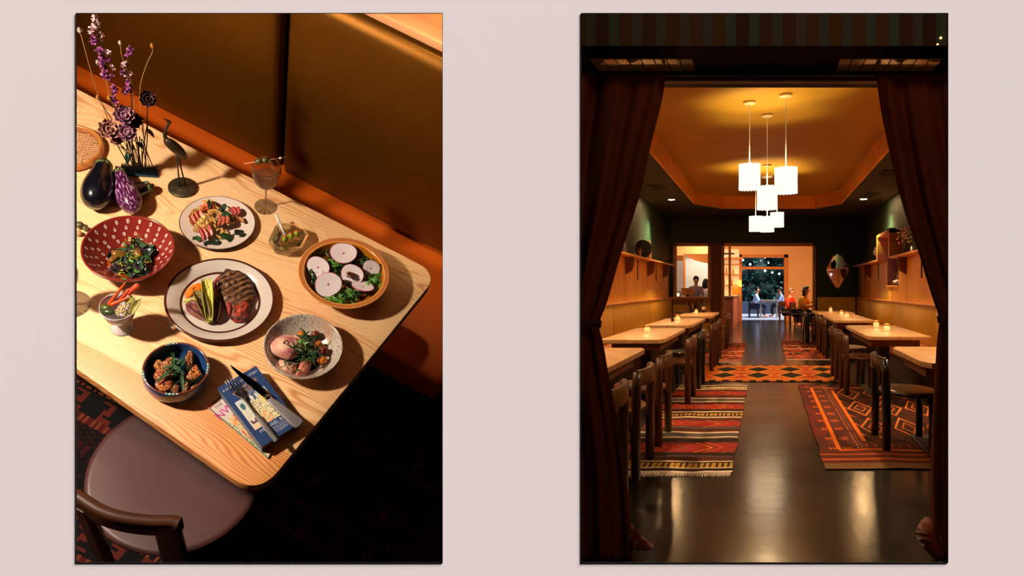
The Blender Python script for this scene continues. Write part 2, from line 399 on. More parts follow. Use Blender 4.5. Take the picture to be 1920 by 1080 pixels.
# patterned dark rug, colours woven per cell
def rug_geo(nu, nv, W, H, f, th=.006, wav=0):
    g = G(); vs = []
    for i in range(nu+1):
        for j in range(nv+1):
            x = W*i/nu; y = H*j/nv; vs.append((x, y, th+wav*noise.noise(Vector((x*5, y*5, 2)))))
    o = 0; g[0] = [Vector(v) for v in vs]
    for i in range(nu):
        for j in range(nv):
            g[1].append((i*(nv+1)+j, (i+1)*(nv+1)+j, (i+1)*(nv+1)+j+1, i*(nv+1)+j+1)); g[2].append(f((i+.5)*W/nu, (j+.5)*H/nv))
    gadd(g, [(0, 0, 0), (W, 0, 0), (W, H, 0), (0, H, 0), (0, 0, th*.9), (W, 0, th*.9), (W, H, th*.9), (0, H, th*.9)], [(0, 1, 5, 4), (1, 2, 6, 5), (2, 3, 7, 6), (3, 0, 4, 7)], f(.01, .01))
    return g
rug_m = MV('woven_wool', .95, spec=.1, bump=.4, bscale=300)
S_ = ["0111", "0100", "0110", "0010", "1110"]
def dark_rug(x, y):
    blk = (.010, .009, .009, 1); red = (.085, .013, .010, 1); rust = (.20, .05, .022, 1); blue = (.012, .018, .035, 1)
    cw = .022
    yy = y % .36; 
    if yy < .018: return red if int(x/.012) % 2 else rust
    if yy < .10:   # S motifs
        cx = (x % .11)/.016; cy = (yy-.024)/.0145
        if 0 <= cx < 4 and 0 <= cy < 5 and S_[int(cy)][int(cx)] == '1': return (.12, .022, .014, 1)
        return blk
    if yy < .115: return rust if ((x*40) % 1) < .55 else blk
    if yy < .30:
        a = abs(((x) % .26)-.13); b2 = abs(yy-.205)
        s = a*.75+b2
        if s < .02: return rust
        if s < .045: return blue
        if s < .062: return red
        if .085 < s < .100 and int(x/.013+yy/.013) % 2: return (.07, .012, .010, 1)
        if s > .135: return (.05, .010, .012, 1) if int(x/.01) % 3 else blk
        return blk
    return (.035, .010, .010, 1) if ((x*30+yy*60) % 1) < .4 else blk
g = rug_geo(245, 180, 2.35, 1.6, dark_rug)
obj('rug', g, rug_m, mw=Lm((-1.6, -1.28, WF-.012)), smooth=False, label='dark red and black patterned wool rug under the oak table', cat='rug')
VB = .812; orange = M('burnt_orange_leather', C(216, 96, 20), .42, var=.12, scale=3, bump=.15, bscale=250)
must = M('mustard_weave', C(124, 76, 6), .42, metal=.72, var=.25, scale=420, bump=.25, bscale=600)
bq = thing('banquette', Lm((0, 0, 0)), 'long banquette with burnt orange seat and tall mustard back behind the oak table', 'banquette')
g = box(-2.2, .6, .275, VB+.02, -.42, -.30, .018); obj('seat', g, orange, bq)
obj('base', box(-2.2, .75, .40, VB, WF-.01, -.62, .0), M('walnut_plinth', C(88, 42, 26), .6, var=.3, scale=8, stretch=(.2, 1, 3)), bq, smooth=False)
obj('seat_support', box(-2.2, .7, .34, VB, -.62, -.42, 0), M('recess_shade', C(40, 22, 16), .7), bq, smooth=False)  # dark tone stands in for the shade below the seat edge
# backrest cushions: two tall panels with a dark gap along the seam
s0 = LVp(536, 40, VB-.06); s1 = LVp(519, 290, VB-.06)
tR = LVp(657, 25, VB-.05); tR2 = LVp(830, 93.5, VB-.05)
useam = .5*(s0.x+s1.x)+0; HB = .5*(tR.z+tR2.z)
def panel(u0, u1, z0, z1):
    prof = [(.0, 0), (-.045, .004), (-.062, .02), (-.066, .06), (-.066, .5), (-.066, .85), (-.064, .93), (-.054, .965), (-.034, .985), (0, 1.0)]
    g = G(); k = len(prof); vs = []
    us = [u0, u0+.006, u0+.02]+[u0+(u1-u0)*t for t in (.1, .3, .5, .7, .9)]+[u1-.02, u1-.006, u1]
    dep = [0, .8, 1]+[1]*5+[1, .8, 0]
    for a, dd in zip(us, dep):
        for (y, z) in prof: vs.append((a, VB+y*(.35+.65*dd), z0+(z1-z0)*z))
    fs = [(i*k+j, (i+1)*k+j, (i+1)*k+j+1, i*k+j+1) for i in range(len(us)-1) for j in range(k-1)]
    return gadd(g, vs, fs)
obj('backrest', panel(useam+.014, .42, -.295, HB), must, bq); obj('backrest', panel(-2.2, useam-.014, -.295, HB), must, bq)
obj('back_board', box(-2.2, .42, VB+.0, VB+.03, -.6, HB-.002, 0), M('seam_shadow_cloth', C(34, 20, 14), .9), bq, smooth=False)
fir = Mwood('pink_fir', C(250, 186, 128), C(214, 128, 78), scale=9, axis=0, dist=4, rough=.5)
fir2 = Mwood('orange_fir', C(244, 160, 92), C(214, 118, 58), scale=10, axis=2, dist=3, rough=.5)
obj('trim_3', box(-2.2, .42, VB-.045, VB+.085, HB+.001, HB+.028, .003), fir, mw=ML, kind='structure')
obj('wall_back', box(-2.2, .42, VB+.045, VB+.09, HB+.028, HB+.5, 0), fir2, mw=ML, smooth=False, kind='structure')
# ---------------- near chair
wal = Mwood('dark_walnut', C(92, 54, 52), C(60, 34, 34), scale=8, axis=0, dist=3, rough=.42, coat=.1)
wal2 = Mwood('reddish_walnut', C(96, 50, 26), C(54, 27, 16), scale=8, axis=0, dist=3, rough=.38, coat=.2)
sc, sr = fitcirc(165, 484, 742, 1047, -.30)
ch = thing('dining_chair', Lm((sc.x, sc.y, WF-.006)), 'dark walnut chair with round seat and curved top rail pulled up at the table', 'chair')
hs = .45
obj('seat', lathe([(0, hs-.022), (sr*.93, hs-.022), (sr*.985, hs-.016), (sr, hs-.006), (sr*.995, hs), (sr*.93, hs+.001), (sr*.5, hs-.004), (0, hs-.006)], 72), wal, ch)
r0 = LN(143, 930, 1.70); r1 = LN(240, 975, 1.62); r2 = LN(336, 985, 1.64)
base = Vector((sc.x, sc.y, WF-.006))
rr = [LN(20, 835, 1.80), LN(75, 878, 1.74), LN(143, 922, 1.69), LN(200, 952, 1.665), LN(260, 968, 1.655), LN(320, 973, 1.66), LN(338, 980, 1.672)]
rr = [p-base for p in rr]
rr = [LP(x, y, .02)-base for x, y in [(40, 868), (90, 893), (143, 926), (190, 955), (240, 969), (290, 974), (322, 974), (336, 978)]]
def band(path, th, hh, g=None, taper=None):
    """upright curved board swept along path (top line), th thick, hh tall"""
    g = g or G(); n = len(path); vs = []
    sec = [(-.5, -1), (-.5, -.12), (-.34, -.02), (0, 0), (.34, -.02), (.5, -.12), (.5, -1), (.34, -1.04), (-.34, -1.04)]
    for i, p in enumerate(path):
        t = path[min(i+1, n-1)]-path[max(i-1, 0)]; t.z = 0; t.normalize(); q = Vector((-t.y, t.x, 0))
        for a, b_ in sec: vs.append(p+q*a*th+Vector((0, 0, b_*hh)))
    k = len(sec); fs = [(i*k+j, i*k+(j+1) % k, (i+1)*k+(j+1) % k, (i+1)*k+j) for i in range(n-1) for j in range(k)]+[tuple(reversed(range(k))), tuple(range((n-1)*k, n*k))]
    return gadd(g, vs, fs)
rail = catmull(rr, 5)
obj('top_rail', band(rail, .026, .062), wal2, ch, angle=50)
def plank(top, bot, wv, w0, w1, th):
    """tapering flat post from top to bot, wide along wv"""
    wv = wv.normalized(); tv = Vector((0, 0, 1)).cross(wv).normalized(); g = G(); vs = []
    lev = [(0, w0*.92), (.02, w0*.98), (.06, w0), (.3, w0*1.05), (.6, w0), (1, w1)]
    for t, w_ in lev:
        p = top.lerp(bot, t)
        for a, b_ in ((-.5, -.3), (-.4, -.5), (.4, -.5), (.5, -.3), (.5, .3), (.4, .5), (-.4, .5), (-.5, .3)): vs.append(p+wv*a*w_+tv*b_*th)
    k = 8; n = len(lev); fs = [(i*k+j, i*k+(j+1) % k, (i+1)*k+(j+1) % k, (i+1)*k+j) for i in range(n-1) for j in range(k)]+[tuple(reversed(range(k))), tuple(range((n-1)*k, n*k))]
    return gadd(g, vs, fs)
wvn = (rr[-1]-rr[-3]); wvn.z = 0; wvn.normalize(); e1 = rr[-1]-wvn*.0275+Vector((0, 0, -.014)); f1_ = Vector((e1.x+.01, e1.y+.0, .012))
wv = (rr[-1]-rr[-3]); wv.z = 0
obj('leg', plank(e1, f1_, wv, .055, .042, .0245), wal2, ch, angle=50)
i0 = 2; e2 = rr[0]+(rr[1]-rr[0])*.0; wv2 = rr[2]-rr[1]; wv2.z = 0
pl = LP(152, 940, .0)-base; pl.z = .735; f2_ = Vector((pl.x, pl.y, .012))
obj('leg', plank(pl, f2_, wv2, .034, .030, .026), wal2, ch, angle=50)
for a in (.9, 2.3):
    q = Vector((cos(a)*sr*.8, sin(a)*sr*.8, hs-.02)); obj('leg', tube([q, Vector((q.x*1.05, q.y*1.05, .012))], [.022, .018], 10), wal2, ch)
# ================================================================== LEFT ROOM: what stands on the table
gl = lambda name, col, rough=.22, **k: M(name, col, rough, coat=.4, **k)
patg = MV('painted_glaze', .22, coat=.5)
patm = MV('food_surface', .55, coat=.06, bump=.5, bscale=260, spec=.35)
patd = MV('printed_paper', .45, coat=.1)
def ease(p, r): return p
# ---- steak plate
c, R = fitcirc(309.4, 513, 482, 642, .022); PC, PR = c, R
brn = C(78, 34, 24); ston = C(206, 196, 184)
prof = [(0, .004), (.55*R, .004), (.685*R, .005), (.69*R, .005), (.735*R, .0065), (.74*R, .007), (.79*R, .011), (.86*R, .017), (.955*R, .0212), (.96*R, .0215), (.985*R, .0225), (1.0*R, .0215), (.995*R, .0185), (.86*R, .0125), (.72*R, .002), (.55*R, 0), (0, 0)]
cf = lambda t, i, p: brn if i in (3,) or 8 <= i <= 12 else ston
pl_ = obj('dinner_plate', lathe(prof, 96, colf=cf), patg, mw=Lm((c.x, c.y, 0)), label='large stoneware dinner plate with two brown rings holding the sliced steak', cat='plate')
def inpoly_r(poly, c0, a):
    d = Vector((cos(a), sin(a))); best = .001
    for i in range(len(poly)):
        p, q = Vector(poly[i])-c0, Vector(poly[(i+1) % len(poly)])-c0; e = q-p; den = d.x*e.y-d.y*e.x
        if abs(den) < 1e-9: continue
        t = (p.x*e.y-p.y*e.x)/den; s = (p.x*d.y-p.y*d.x)/den
        if t > 0 and -1e-6 <= s <= 1+1e-6: best = max(best, t)
    return best
def polyblob(pts, w0, h, hfun=None, colf=None, rings=14, seg=56, edge=3.0):
    """a pad whose outline is pts (local xy about their centre)"""
    c0 = Vector((sum(p[0] for p in pts)/len(pts), sum(p[1] for p in pts)/len(pts))); g = G(); vs = []; 
    rad = [inpoly_r(pts, c0, 2*pi*j/seg) for j in range(seg)]
    rad = [(rad[j-1]+2*rad[j]+rad[(j+1) % seg])/4 for j in range(seg)]
    ks = [sin(pi/2*i/rings) for i in range(rings+1)]
    for j in range(seg):
        a = 2*pi*j/seg
        for i, k in enumerate(ks):
            x = rad[j]*k*cos(a); y = rad[j]*k*sin(a); z = h*(1-k**edge)**.5
            if hfun: z += hfun(x, y, k)*(1-k**6)
            vs.append((x, y, z))
        vs.append((rad[j]*.93*cos(a), rad[j]*.93*sin(a), -.002))
    m = rings+2; g[0] = [Vector(v) for v in vs]
    for j in range(seg):
        for i in range(m-1):
            j2 = (j+1) % seg; f = (j*m+i, j2*m+i, j2*m+i+1, j*m+i+1)
            if i == 0: f = (j*m, j*m+1, j2*m+1)
            g[1].append(tuple(reversed(f))); p = vs[j*m+min(i, rings)]
            g[2].append(colf(p[0], p[1], ks[min(i, rings)]) if colf else None)
    for f_i in range(len(g[1])): g[1][f_i] = tuple(reversed(g[1][f_i]))
    return g, c0
def pxpoly(pts, w_): return [L2(LP(x, y, w_)) for x, y in pts]
CS = lambda x, y: (310+x/6.352, 480+y/6.352)
stk = [CS(*p) for p in [(715,130),(800,160),(870,160),(960,205),(1005,255),(1055,330),(1070,470),(1040,560),(1000,640),(985,770),(830,775),(765,720),(725,640),(690,545),(600,480),(570,400),(555,310),(610,240),(700,170)]]
dgr = (LP(*CS(1000, 300), .01)-LP(*CS(600, 480), .01)); dgr = Vector((dgr.x, dgr.y)).normalized(); dpr = Vector((-dgr.y, dgr.x))
def shf(x, y, k):
    q = x*dpr.x+y*dpr.y; return .0020*sin(q/.0026)+.0035*noise.noise(Vector((x*90, y*90, 1)))
def scf(x, y, k):
    q = x*dpr.x+y*dpr.y; a = x*dgr.x+y*dgr.y; nn = noise.noise(Vector((x*120, y*120, 5)))
    if q < -.047 and a < .035 and nn > -.1: return C(150+int(50*nn), 48, 36) if nn > .1 else C(104, 34, 30)
    if k > .93: return C(52, 24, 26)
    if k > .84 and q > .02 and a > 0: return C(26, 20, 22)
    if k > .8 and q > .0 and a < -.005: return C(140, 44, 40)
    if sin(q/.0026+2.5*noise.noise(Vector((x*40, y*40, 8)))) < -.25: return C(60, 38, 26)
    return C(124+int(60*nn), 84+int(44*nn), 52+int(30*nn))
g, c0 = polyblob(pxpoly(stk, .016), 0, .02, shf, scf, 34, 140, 5)
steak = obj('steak', g, patm, mw=Lm((c0.x, c0.y, .007)), label='charred medium-rare steak cut in slices on the brown-ringed plate', cat='steak')
def slab(pts, w0, h, col1, col2, name, label, cat, group=None, seed=0, edge=3, bumps=.002, fr=140, stripe=0, tilt=None):
    def cf(x, y, k):
        nn = noise.noise(Vector((x*fr, y*fr, seed))) + (stripe and .5*sin((x+y*.4)*stripe)); t = max(0, min(1, .5+nn)); return tuple(a*t+b_*(1-t) for a, b_ in zip(col1, col2))
    g, c0 = polyblob(pxpoly(pts, w0+h*.6), 0, h, lambda x, y, k: bumps*noise.noise(Vector((x*fr*.6, y*fr*.6, seed+3))), cf, 10, 44, edge)
    return obj(name, g, patm, mw=Lm((c0.x, c0.y, w0)), label=label, cat=cat, group=group)
slab([CS(*p) for p in [(725,540),(790,545),(800,640),(770,700),(735,660)]], .018, .012, C(190, 74, 74), C(120, 30, 36), 'steak_slice', 'small pink-edged steak slice at the lower left of the cut steak', 'steak slice')
slab([CS(*p) for p in [(830,660),(900,560),(960,520),(1010,600),(975,660),(900,690)]], .02, .011, C(196, 70, 44), C(96, 26, 22), 'steak_slice', 'red bottom steak slice at the right edge of the plate', 'steak slice')
slab([CS(*p) for p in [(215,490),(240,420),(300,350),(380,315),(440,310),(470,330),(430,400),(330,450),(300,485)]], .006, .006, C(236, 124, 18), C(228, 108, 12), 'carrot_puree', 'smooth bright orange puree beside the charred endives', 'puree', bumps=.0004)
def bundle(p0, p1, w_, h0, h1, cols, name, label, seed=0, nleaf=4, cat='endive', open_=.5):
    """split endive: layered pointed leaves from root p0 to tips p1 (pixels)"""
    a = LP(*p0, h0); b_ = LP(*p1, h1); d = b_-a; L = d.length; az = atan2(d.y, d.x); el = atan2(d.z, sqrt(d.x**2+d.y**2))
    root = thing(name, ML @ T(*a) @ RZ(az) @ RY(-el), label, cat, 'grilled endives on the steak plate' if cat == 'endive' else None)
    g = G(); n = 18; m = 14; vs = []
    for i in range(n+1):
        t = i/n; r = w_*.5*(.35+.65*sin(min(1, t*1.5)*pi/2))*(1-max(0, (t-.6)/.4)**2*.95)
        for j in range(m):
            q = 2*pi*j/m; vs.append((L*t, r*cos(q), max(-.002, r*.55*sin(q)+r*.35)))
    o = len(g[0]); g[0] = [Vector(v) for v in vs]
    for i in range(n):
        for j in range(m):
            g[1].append((i*m+j, i*m+(j+1) % m, (i+1)*m+(j+1) % m, (i+1)*m+j)); s = noise.noise(Vector((j*1.7, i*.12, seed)))
            g[2].append(cols[0] if s > -.12 else (cols[1] if s > -.38 else cols[2]))
    obj('core', g, patm, root)
    for k in range(nleaf):
        q = (k-(nleaf-1)/2)*open_
        g = leaf(L*(.98-.08*abs(q)), w_*.62, bend=-.02, cup=.7, n=12, m=6, seed=k)
        g[2] = [(cols[0] if noise.noise(Vector((f[0]*.3, k, seed))) > -.3 else cols[1]) if i_ % 6 in (1, 2, 3, 4) else cols[1] for i_, f in enumerate(g[1])]
        gxf(g, T(0, q*w_*.28, w_*.35) @ RX(q*1.1) @ RZ(q*.12)); obj('leaf', g, patm, root, solid=.0012)
    return root
pale = C(226, 214, 130); yg = C(190, 186, 70); char = C(70, 50, 34); redd = C(96, 34, 46)
bundle(CS(530, 805), CS(490, 270), .034, .012, .026, (pale, yg, C(150, 120, 60)), 'grilled_endive', 'tall pale yellow grilled endive half leaning on the steak', 1)
bundle(CS(515, 790), CS(365, 420), .036, .012, .02, (C(168, 150, 84), C(110, 92, 50), char), 'grilled_endive', 'blackened grilled endive half over the orange puree', 2)
bundle(CS(500, 765), CS(245, 575), .036, .008, .016, (C(150, 90, 70), redd, C(60, 26, 34)), 'grilled_endive', 'wine-red endive wedge lying lowest left on the steak plate', 3)
bundle(CS(600, 800), CS(625, 520), .028, .008, .016, (C(120, 80, 46), C(60, 34, 22), C(40, 22, 16)), 'grilled_endive', 'dark brown shaded endive wedge beneath the steak', 4, 3)
bundle(CS(470, 620), CS(215, 540), .022, .012, .016, (C(206, 196, 90), yg, C(120, 110, 50)), 'grilled_endive', 'thin yellow-green endive leaf curling at the left of the plate', 5, 2)
# ---- salad plate
c, R = fitcirc(335.7, 479.1, 367.4, 468.0, .016)
prof = [(0, .004), (.6*R, .004), (.72*R, .007), (.86*R, .0125), (.97*R, .0162), (.975*R, .0164), (.992*R, .0166), (1.0*R, .0155), (.99*R, .0135), (.8*R, .006), (.6*R, 0), (0, 0)]
cr = C(216, 200, 188)
obj('salad_plate', lathe(prof, 80, colf=lambda t, i, p: C(84, 58, 48) if 5 <= i <= 8 else cr), patg, mw=Lm((c.x, c.y, 0)), label='small cream plate with thin brown edge holding noodles and ham', cat='plate')
CA = lambda x, y: (320+x/9.818, 365+y/9.818)
# folded pale noodles
noodle_m = M('egg_noodle', C(208, 158, 84), .4, var=.35, scale=90, coat=.3)
g = G()
for k in range(26):
    q = CA(rnd.uniform(450, 1150), rnd.uniform(380, 780)); p = LP(*q, 0); p.z = .010+.022*max(0, 1-((q[0]-402)/34)**2-((q[1]-424)/24)**2)
    a = rnd.uniform(0, 2*pi); r = rnd.uniform(.012, .024)
    pts = [(p.x+r*cos(a+t*2.6)*(1+.2*sin(3*t)), p.y+r*.8*sin(a+t*2.6), p.z+.006*sin(2*t+k)) for t in [i/10*1.6 for i in range(11)]]
    tube(pts, [.0045]*11, 6, g, flat=(.35, 1.5))
obj('noodles', g, noodle_m, mw=ML, label='heap of folded egg noodles in the middle of the cream plate', cat='noodles', kind='stuff')
def frill(pts, w0, h, name, label, cat, c1, c2, group=None, seed=0, waves=6, amp=.005):
    """thin folded slice spanning a pixel quad"""
    P = [LP(x, y, w0) for x, y in pts]; g = G(); n, m = 18, 10; vs = []
    for i in range(n+1):
        for j in range(m+1):
            s, t = i/n, j/m; p = (P[0]*(1-s)+P[1]*s)*(1-t)+(P[3]*(1-s)+P[2]*s)*t
            vs.append(p+Vector((.003*sin(7*t+seed), .003*sin(5*s+seed), h*(1-(2*t-1)**2)*.6+amp*sin(waves*s*2*pi/2+seed+1.5*t)+h*.4)))
    g[0] = vs
    for i in range(n):
        for j in range(m):
            g[1].append((i*(m+1)+j, (i+1)*(m+1)+j, (i+1)*(m+1)+j+1, i*(m+1)+j+1)); s = noise.noise(Vector((i*.35, j*.12, seed))); g[2].append(c1 if s > -.12 else c2)
    return obj(name, g, patm, mw=ML, label=label, cat=cat, group=group, solid=.0012)
hr, hf = C(204, 96, 80), C(228, 166, 144)
frill([CA(300,430),CA(560,290),CA(610,420),CA(380,590)], .014, .014, 'ham_slice', 'crumpled pink ham slice at the left of the cream plate', 'ham', hr, hf, seed=1)
frill([CA(480,680),CA(700,560),CA(780,780),CA(560,880)], .014, .016, 'ham_slice', 'folded pink ham slice at the lower middle of the cream plate', 'ham', C(190, 84, 80), hf, seed=2)
frill([CA(1020,230),CA(1265,270),CA(1270,410),CA(1130,400)], .016, .014, 'ham_slice', 'deep red ham slice at the upper right of the cream plate', 'ham', C(176, 62, 62), C(196, 90, 80), seed=3, amp=.002)
frill([CA(890,400),CA(1010,380),CA(1110,560),CA(890,600)], .026, .012, 'ham_slice', 'red ham slice resting on the middle of the noodles', 'ham', C(186, 80, 56), C(214, 150, 110), seed=4, amp=.002)
frill([CA(540,250),CA(700,190),CA(850,290),CA(620,330)], .020, .016, 'tomato_slice', 'orange tomato wedge at the top of the cream plate', 'tomato', C(224, 100, 56), C(240, 150, 100), seed=5, amp=.001)
frill([CA(560,150),CA(760,100),CA(870,260),CA(700,240)], .018, .012, 'cheese_shaving', 'pale yellow shaving behind the tomato wedge', 'cheese', C(226, 190, 110), C(200, 150, 80), seed=6, amp=.002)
frill([CA(420,600),CA(600,400),CA(660,430),CA(480,640)], .020, .010, 'cheese_shaving', 'pale yellow shaving beside the left ham slice', 'cheese', C(230, 208, 130), C(210, 180, 90), seed=7, amp=.002)
frill([CA(1180,420),CA(1260,410),CA(1350,520),CA(1250,490)], .014, .008, 'ham_slice', 'narrow brown ham end at the right of the noodles', 'ham', C(176, 110, 66), C(200, 130, 90), seed=8, amp=.001)
leafm = [M('herb_green', C(40, 84, 44), .4, var=.5, scale=60, coat=.2), M('leaf_dark', C(22, 46, 36), .35, var=.5, scale=60, coat=.3), M('leaf_purple', C(48, 30, 50), .4, var=.5, scale=60, coat=.2), M('leaf_bright', C(92, 150, 48), .45, var=.4, scale=70), M('leaf_green', C(56, 100, 60), .42, var=.4, scale=60)]
def put_leaf(q, w_, az, L, W, mat, name, label, group, tilt=0, bend=.3, cup=.35, roll=0, wav=.08, seed=0, cat='leaf'):
    p = LP(q[0], q[1], w_); g = leaf(L, W, bend, cup, 10, 6, wav=wav, seed=seed); gxf(g, T(-L*.5, 0, 0))
    return obj(name, g, mat, mw=ML @ T(*p) @ RZ(az) @ RY(-tilt) @ RX(roll), label=label, cat=cat, group=group, solid=.0006)
for i, (x, y, w_, az, L, W, k) in enumerate([(710,170,.040,-.9,.034,.010,1),(990,215,.038,-1.0,.026,.012,0),(925,290,.040,.3,.022,.016,1),(1010,380,.040,-1.2,.030,.018,0),(1285,690,.018,1.3,.040,.026,1),(1030,780,.020,.5,.036,.026,0),(730,935,.012,.1,.040,.024,1),(480,830,.014,-.9,.032,.022,0),(850,880,.012,.2,.03,.02,1)]):
    put_leaf(CA(x, y), w_, az, L, W, leafm[k], 'herb_leaf', 'dark green herb leaf scattered over the noodles and ham', 'herb leaves on the cream plate', seed=i, tilt=.2*sin(i))
# ---- red dotted bowl
HB_ = .072
c, R = fitcirc(153.8, 325, 402.9, 528, HB_); RBc, RBR = c, R
red = C(132, 40, 32); wht = C(232, 214, 200)
pin = [(0, .008)]+[(R*.34*(i/6), .008) for i in range(1, 7)]+[(R*(.34+.63*s), .008+(HB_-.008)*(s**1.5)) for s in [i/44 for i in range(1, 45)]]
pout = [(R*1.0, HB_+.0015), (R*1.005, HB_-.002), (R*.98, HB_*.85), (R*.8, HB_*.52), (R*.55, HB_*.2), (R*.42, .004), (R*.40, 0), (0, 0)]
nin = len(pin)
def dots(t, i, p):
    if i >= nin-2 or i < 8: return red
    r = p[0]/R; row = (r-.36)/.098; ri = int(row); fr_ = (row-ri-.5)*.098*R
    na = [9, 12, 15, 18, 20, 22, 24][min(6, ri)]
    a = t*na+(.5 if ri % 2 else 0); fa = (a-int(a)-.5)/na*2*pi*p[0]
    d = sqrt(fr_*fr_+fa*fa)
    return wht if .0015 < d < .0034 and ri < 6 else red
obj('serving_bowl', lathe(pin+pout, 300, colf=dots), patg, mw=Lm((c.x, c.y, 0)), label='wide red bowl with white dotted rings inside holding dark leafy salad', cat='bowl')
CB = lambda x, y: (143+x/4.155, 380+y/4.155)
obj('dressing', lathe([(0, .0165), (R*.52, .0165), (R*.53, .012)], 48), M('orange_dressing', C(170, 74, 12), .15, coat=.6, var=.5, scale=60), mw=Lm((c.x-.004, c.y-.008, 0)), label='orange oil dressing pooled in the red bowl', cat='dressing', kind='stuff')
r2 = random.Random(3)
for i in range(46):
    a = r2.uniform(0, 2*pi); rr_ = sqrt(r2.random())*.62; q = CB(440+250*rr_*cos(a)*1.0, 440+180*rr_*sin(a)*1.05)
    w_ = .020+.020*(1-rr_)+r2.uniform(-.003, .004); k = r2.choice([1, 1, 2, 2, 0, 4, 1])
    put_leaf(q, w_, r2.uniform(0, 6.3), r2.uniform(.035, .055), r2.uniform(.020, .032), leafm[k], 'salad_leaf', 'dark green or purple salad leaf in the red dotted bowl', 'salad leaves in the red bowl', tilt=r2.uniform(-.4, .5), roll=r2.uniform(-.6, .6), bend=r2.uniform(.1, .6), seed=i)
for i, (x, y, s) in enumerate([(335, 400, .019), (295, 435, .016), (480, 395, .016)]):
    p = LP(*CB(x, y), .040)
    obj('roast_mushroom', blob((0, 0, 0), (s, s*.6, .007), .3, 60, 3, i, (0, .3, .5+i)), M('roast_brown', C(150, 96, 34), .4, var=.6, scale=120, coat=.3), mw=Lm(tuple(p)), label='browned mushroom piece among the leaves in the red bowl', cat='mushroom', group='mushrooms in the red bowl')
flm = M('yellow_petal', C(190, 178, 30), .5, var=.4, scale=200)
g = G(); r3 = random.Random(5)
for (cx_, cy_, n_f) in [(410, 300, 14), (500, 300, 14), (440, 400, 22), (470, 370, 10), (350, 545, 16), (440, 440, 12), (340, 480, 10), (545, 450, 8)]:
    for k in range(n_f):
        p = LP(*CB(cx_+r3.gauss(0, 22), cy_+r3.gauss(0, 16)), .046)
        gmerge(g, leaf(.006, .0022, .2, .1, 3, 2), T(*p) @ RZ(r3.uniform(0, 6)) @ RY(r3.uniform(-1, 1)))
obj('flower_petals', g, flm, mw=ML, label='tiny yellow petals strewn over the salad in the red bowl', cat='petals', kind='stuff')
# ---- amber bowl with radish
HD = .058
c, R = fitcirc(556.9, 732.8, 447, 577.5, HD)
am = C(180, 100, 22); am2 = C(220, 160, 70); am3 = C(160, 94, 12)
prof = [(0, .008), (R*.4, .008), (R*.62, .018), (R*.78, .036), (R*.85, HD-.006), (R*.868, HD-.001), (R*.885, HD), (R*.895, HD-.0004), (R*.975, HD+.0006), (R*.98, HD+.0008), (R, HD), (R*.995, HD-.003), (R*.88, HD*.62), (R*.6, HD*.2), (R*.42, .003), (R*.4, 0), (0, 0)]
obj('radish_bowl', lathe(prof, 96, colf=lambda t, i, p: am3 if i < 4 else (am2 if i in (5, 6, 9) else (C(190, 112, 60) if i == 7 or i == 8 else am))), patg, mw=Lm((c.x, c.y, 0)), label='amber glazed bowl with wide rim holding radish slices and greens', cat='bowl')
CD = lambda x, y: (550+x/7.447, 440+y/7.447)
r4 = random.Random(9)
DL = thing('herb_bed', Lm((c.x, c.y, .0)), 'tangle of fine green leaves beneath the radish slices', 'herbs'); DL['kind'] = 'stuff'
for part, mt, nn_ in (('dark_leaves', leafm[0], 420), ('bright_leaves', leafm[3], 210)):
    g = G()
    for k in range(nn_):
        if part == 'bright_leaves':
            cx_, cy_, sx, sy = r4.choice([(620, 400, 70, 45), (740, 830, 90, 60), (560, 910, 70, 25), (1180, 600, 60, 70), (1100, 640, 40, 40)]); q = CD(r4.gauss(cx_, sx), r4.gauss(cy_, sy)); w_ = .042+r4.uniform(0, .008)
        else:
            a = r4.uniform(0, 6.3); rr_ = sqrt(r4.random()); q = CD(700+470*rr_*cos(a), 530+360*rr_*sin(a)); w_ = .036+.010*r4.random()
        p = LP(*q, w_)-Vector((c.x, c.y, 0)); 
        if sqrt(p.x**2+p.y**2) > R*.80: 
            s_ = R*.78/sqrt(p.x**2+p.y**2); p.x *= s_; p.y *= s_
        L = r4.uniform(.014, .03); gmerge(g, leaf(L, L*.22, .4, .3, 5, 2), T(*p) @ RZ(r4.uniform(0, 6.3)) @ RY(r4.uniform(-.5, .5)) @ RX(r4.uniform(-.8, .8)))
    o_l = obj(part, g, mt, DL); o_l['kind'] = 'stuff'
camdir = (MLi @ EYEP-c).normalized()
def disc_at(q, w_, r, tiltk, extra=0, sx=1, name='radish_slice', label='', group=None, hole=False):
    p = LP(*q, w_); nrm = (Vector((0, 0, 1))*(1-tiltk)+camdir*tiltk); nrm.x += extra; nrm.normalize()
    rot = nrm.to_track_quat('Z', 'Y').to_matrix().to_4x4()
    t = .0016; prof = [(0, t), (r*.05, t), (r*.09, t), (r*.5, t), (r*.93, t), (r*.985, t*.8), (r, 0), (r*.985, -t*.8), (r*.9, -t), (0, -t)]
    def cf(tt, i, pp):
        if i < 2: return C(180, 70, 130)
        if i in (5, 6, 7): return C(166, 30, 96)
        if i == 4: return C(222, 160, 190)
        return C(236, 222, 222)
    g = lathe(prof, 40, rmod=lambda a, i: 1+.05*sin(2*a+r*900)+.03*sin(3*a+1), colf=cf)
    for v in g[0]: v.x *= sx; v.z += .05*(v.x**2+v.y**2)/.02
    return obj(name, g, patm, mw=ML @ T(*p) @ rot, label=label, cat='radish slice', group=group)
kpx = .000985
def rs(x0, x1, y0, y1, w_, tk, ex, lab):
    q = CD((x0+x1)/2, (y0+y1)/2); rpx = (x1-x0)/7.447/2; p = LP(*q, w_); d = (ML @ p-EYEP).y; r = rpx*d/F*1.0
    disc_at(q, w_, r, tk, ex, label=lab)
rs(190, 500, 290, 625, .050, 1.0, .0, 'round radish slice at the upper left of the amber bowl')
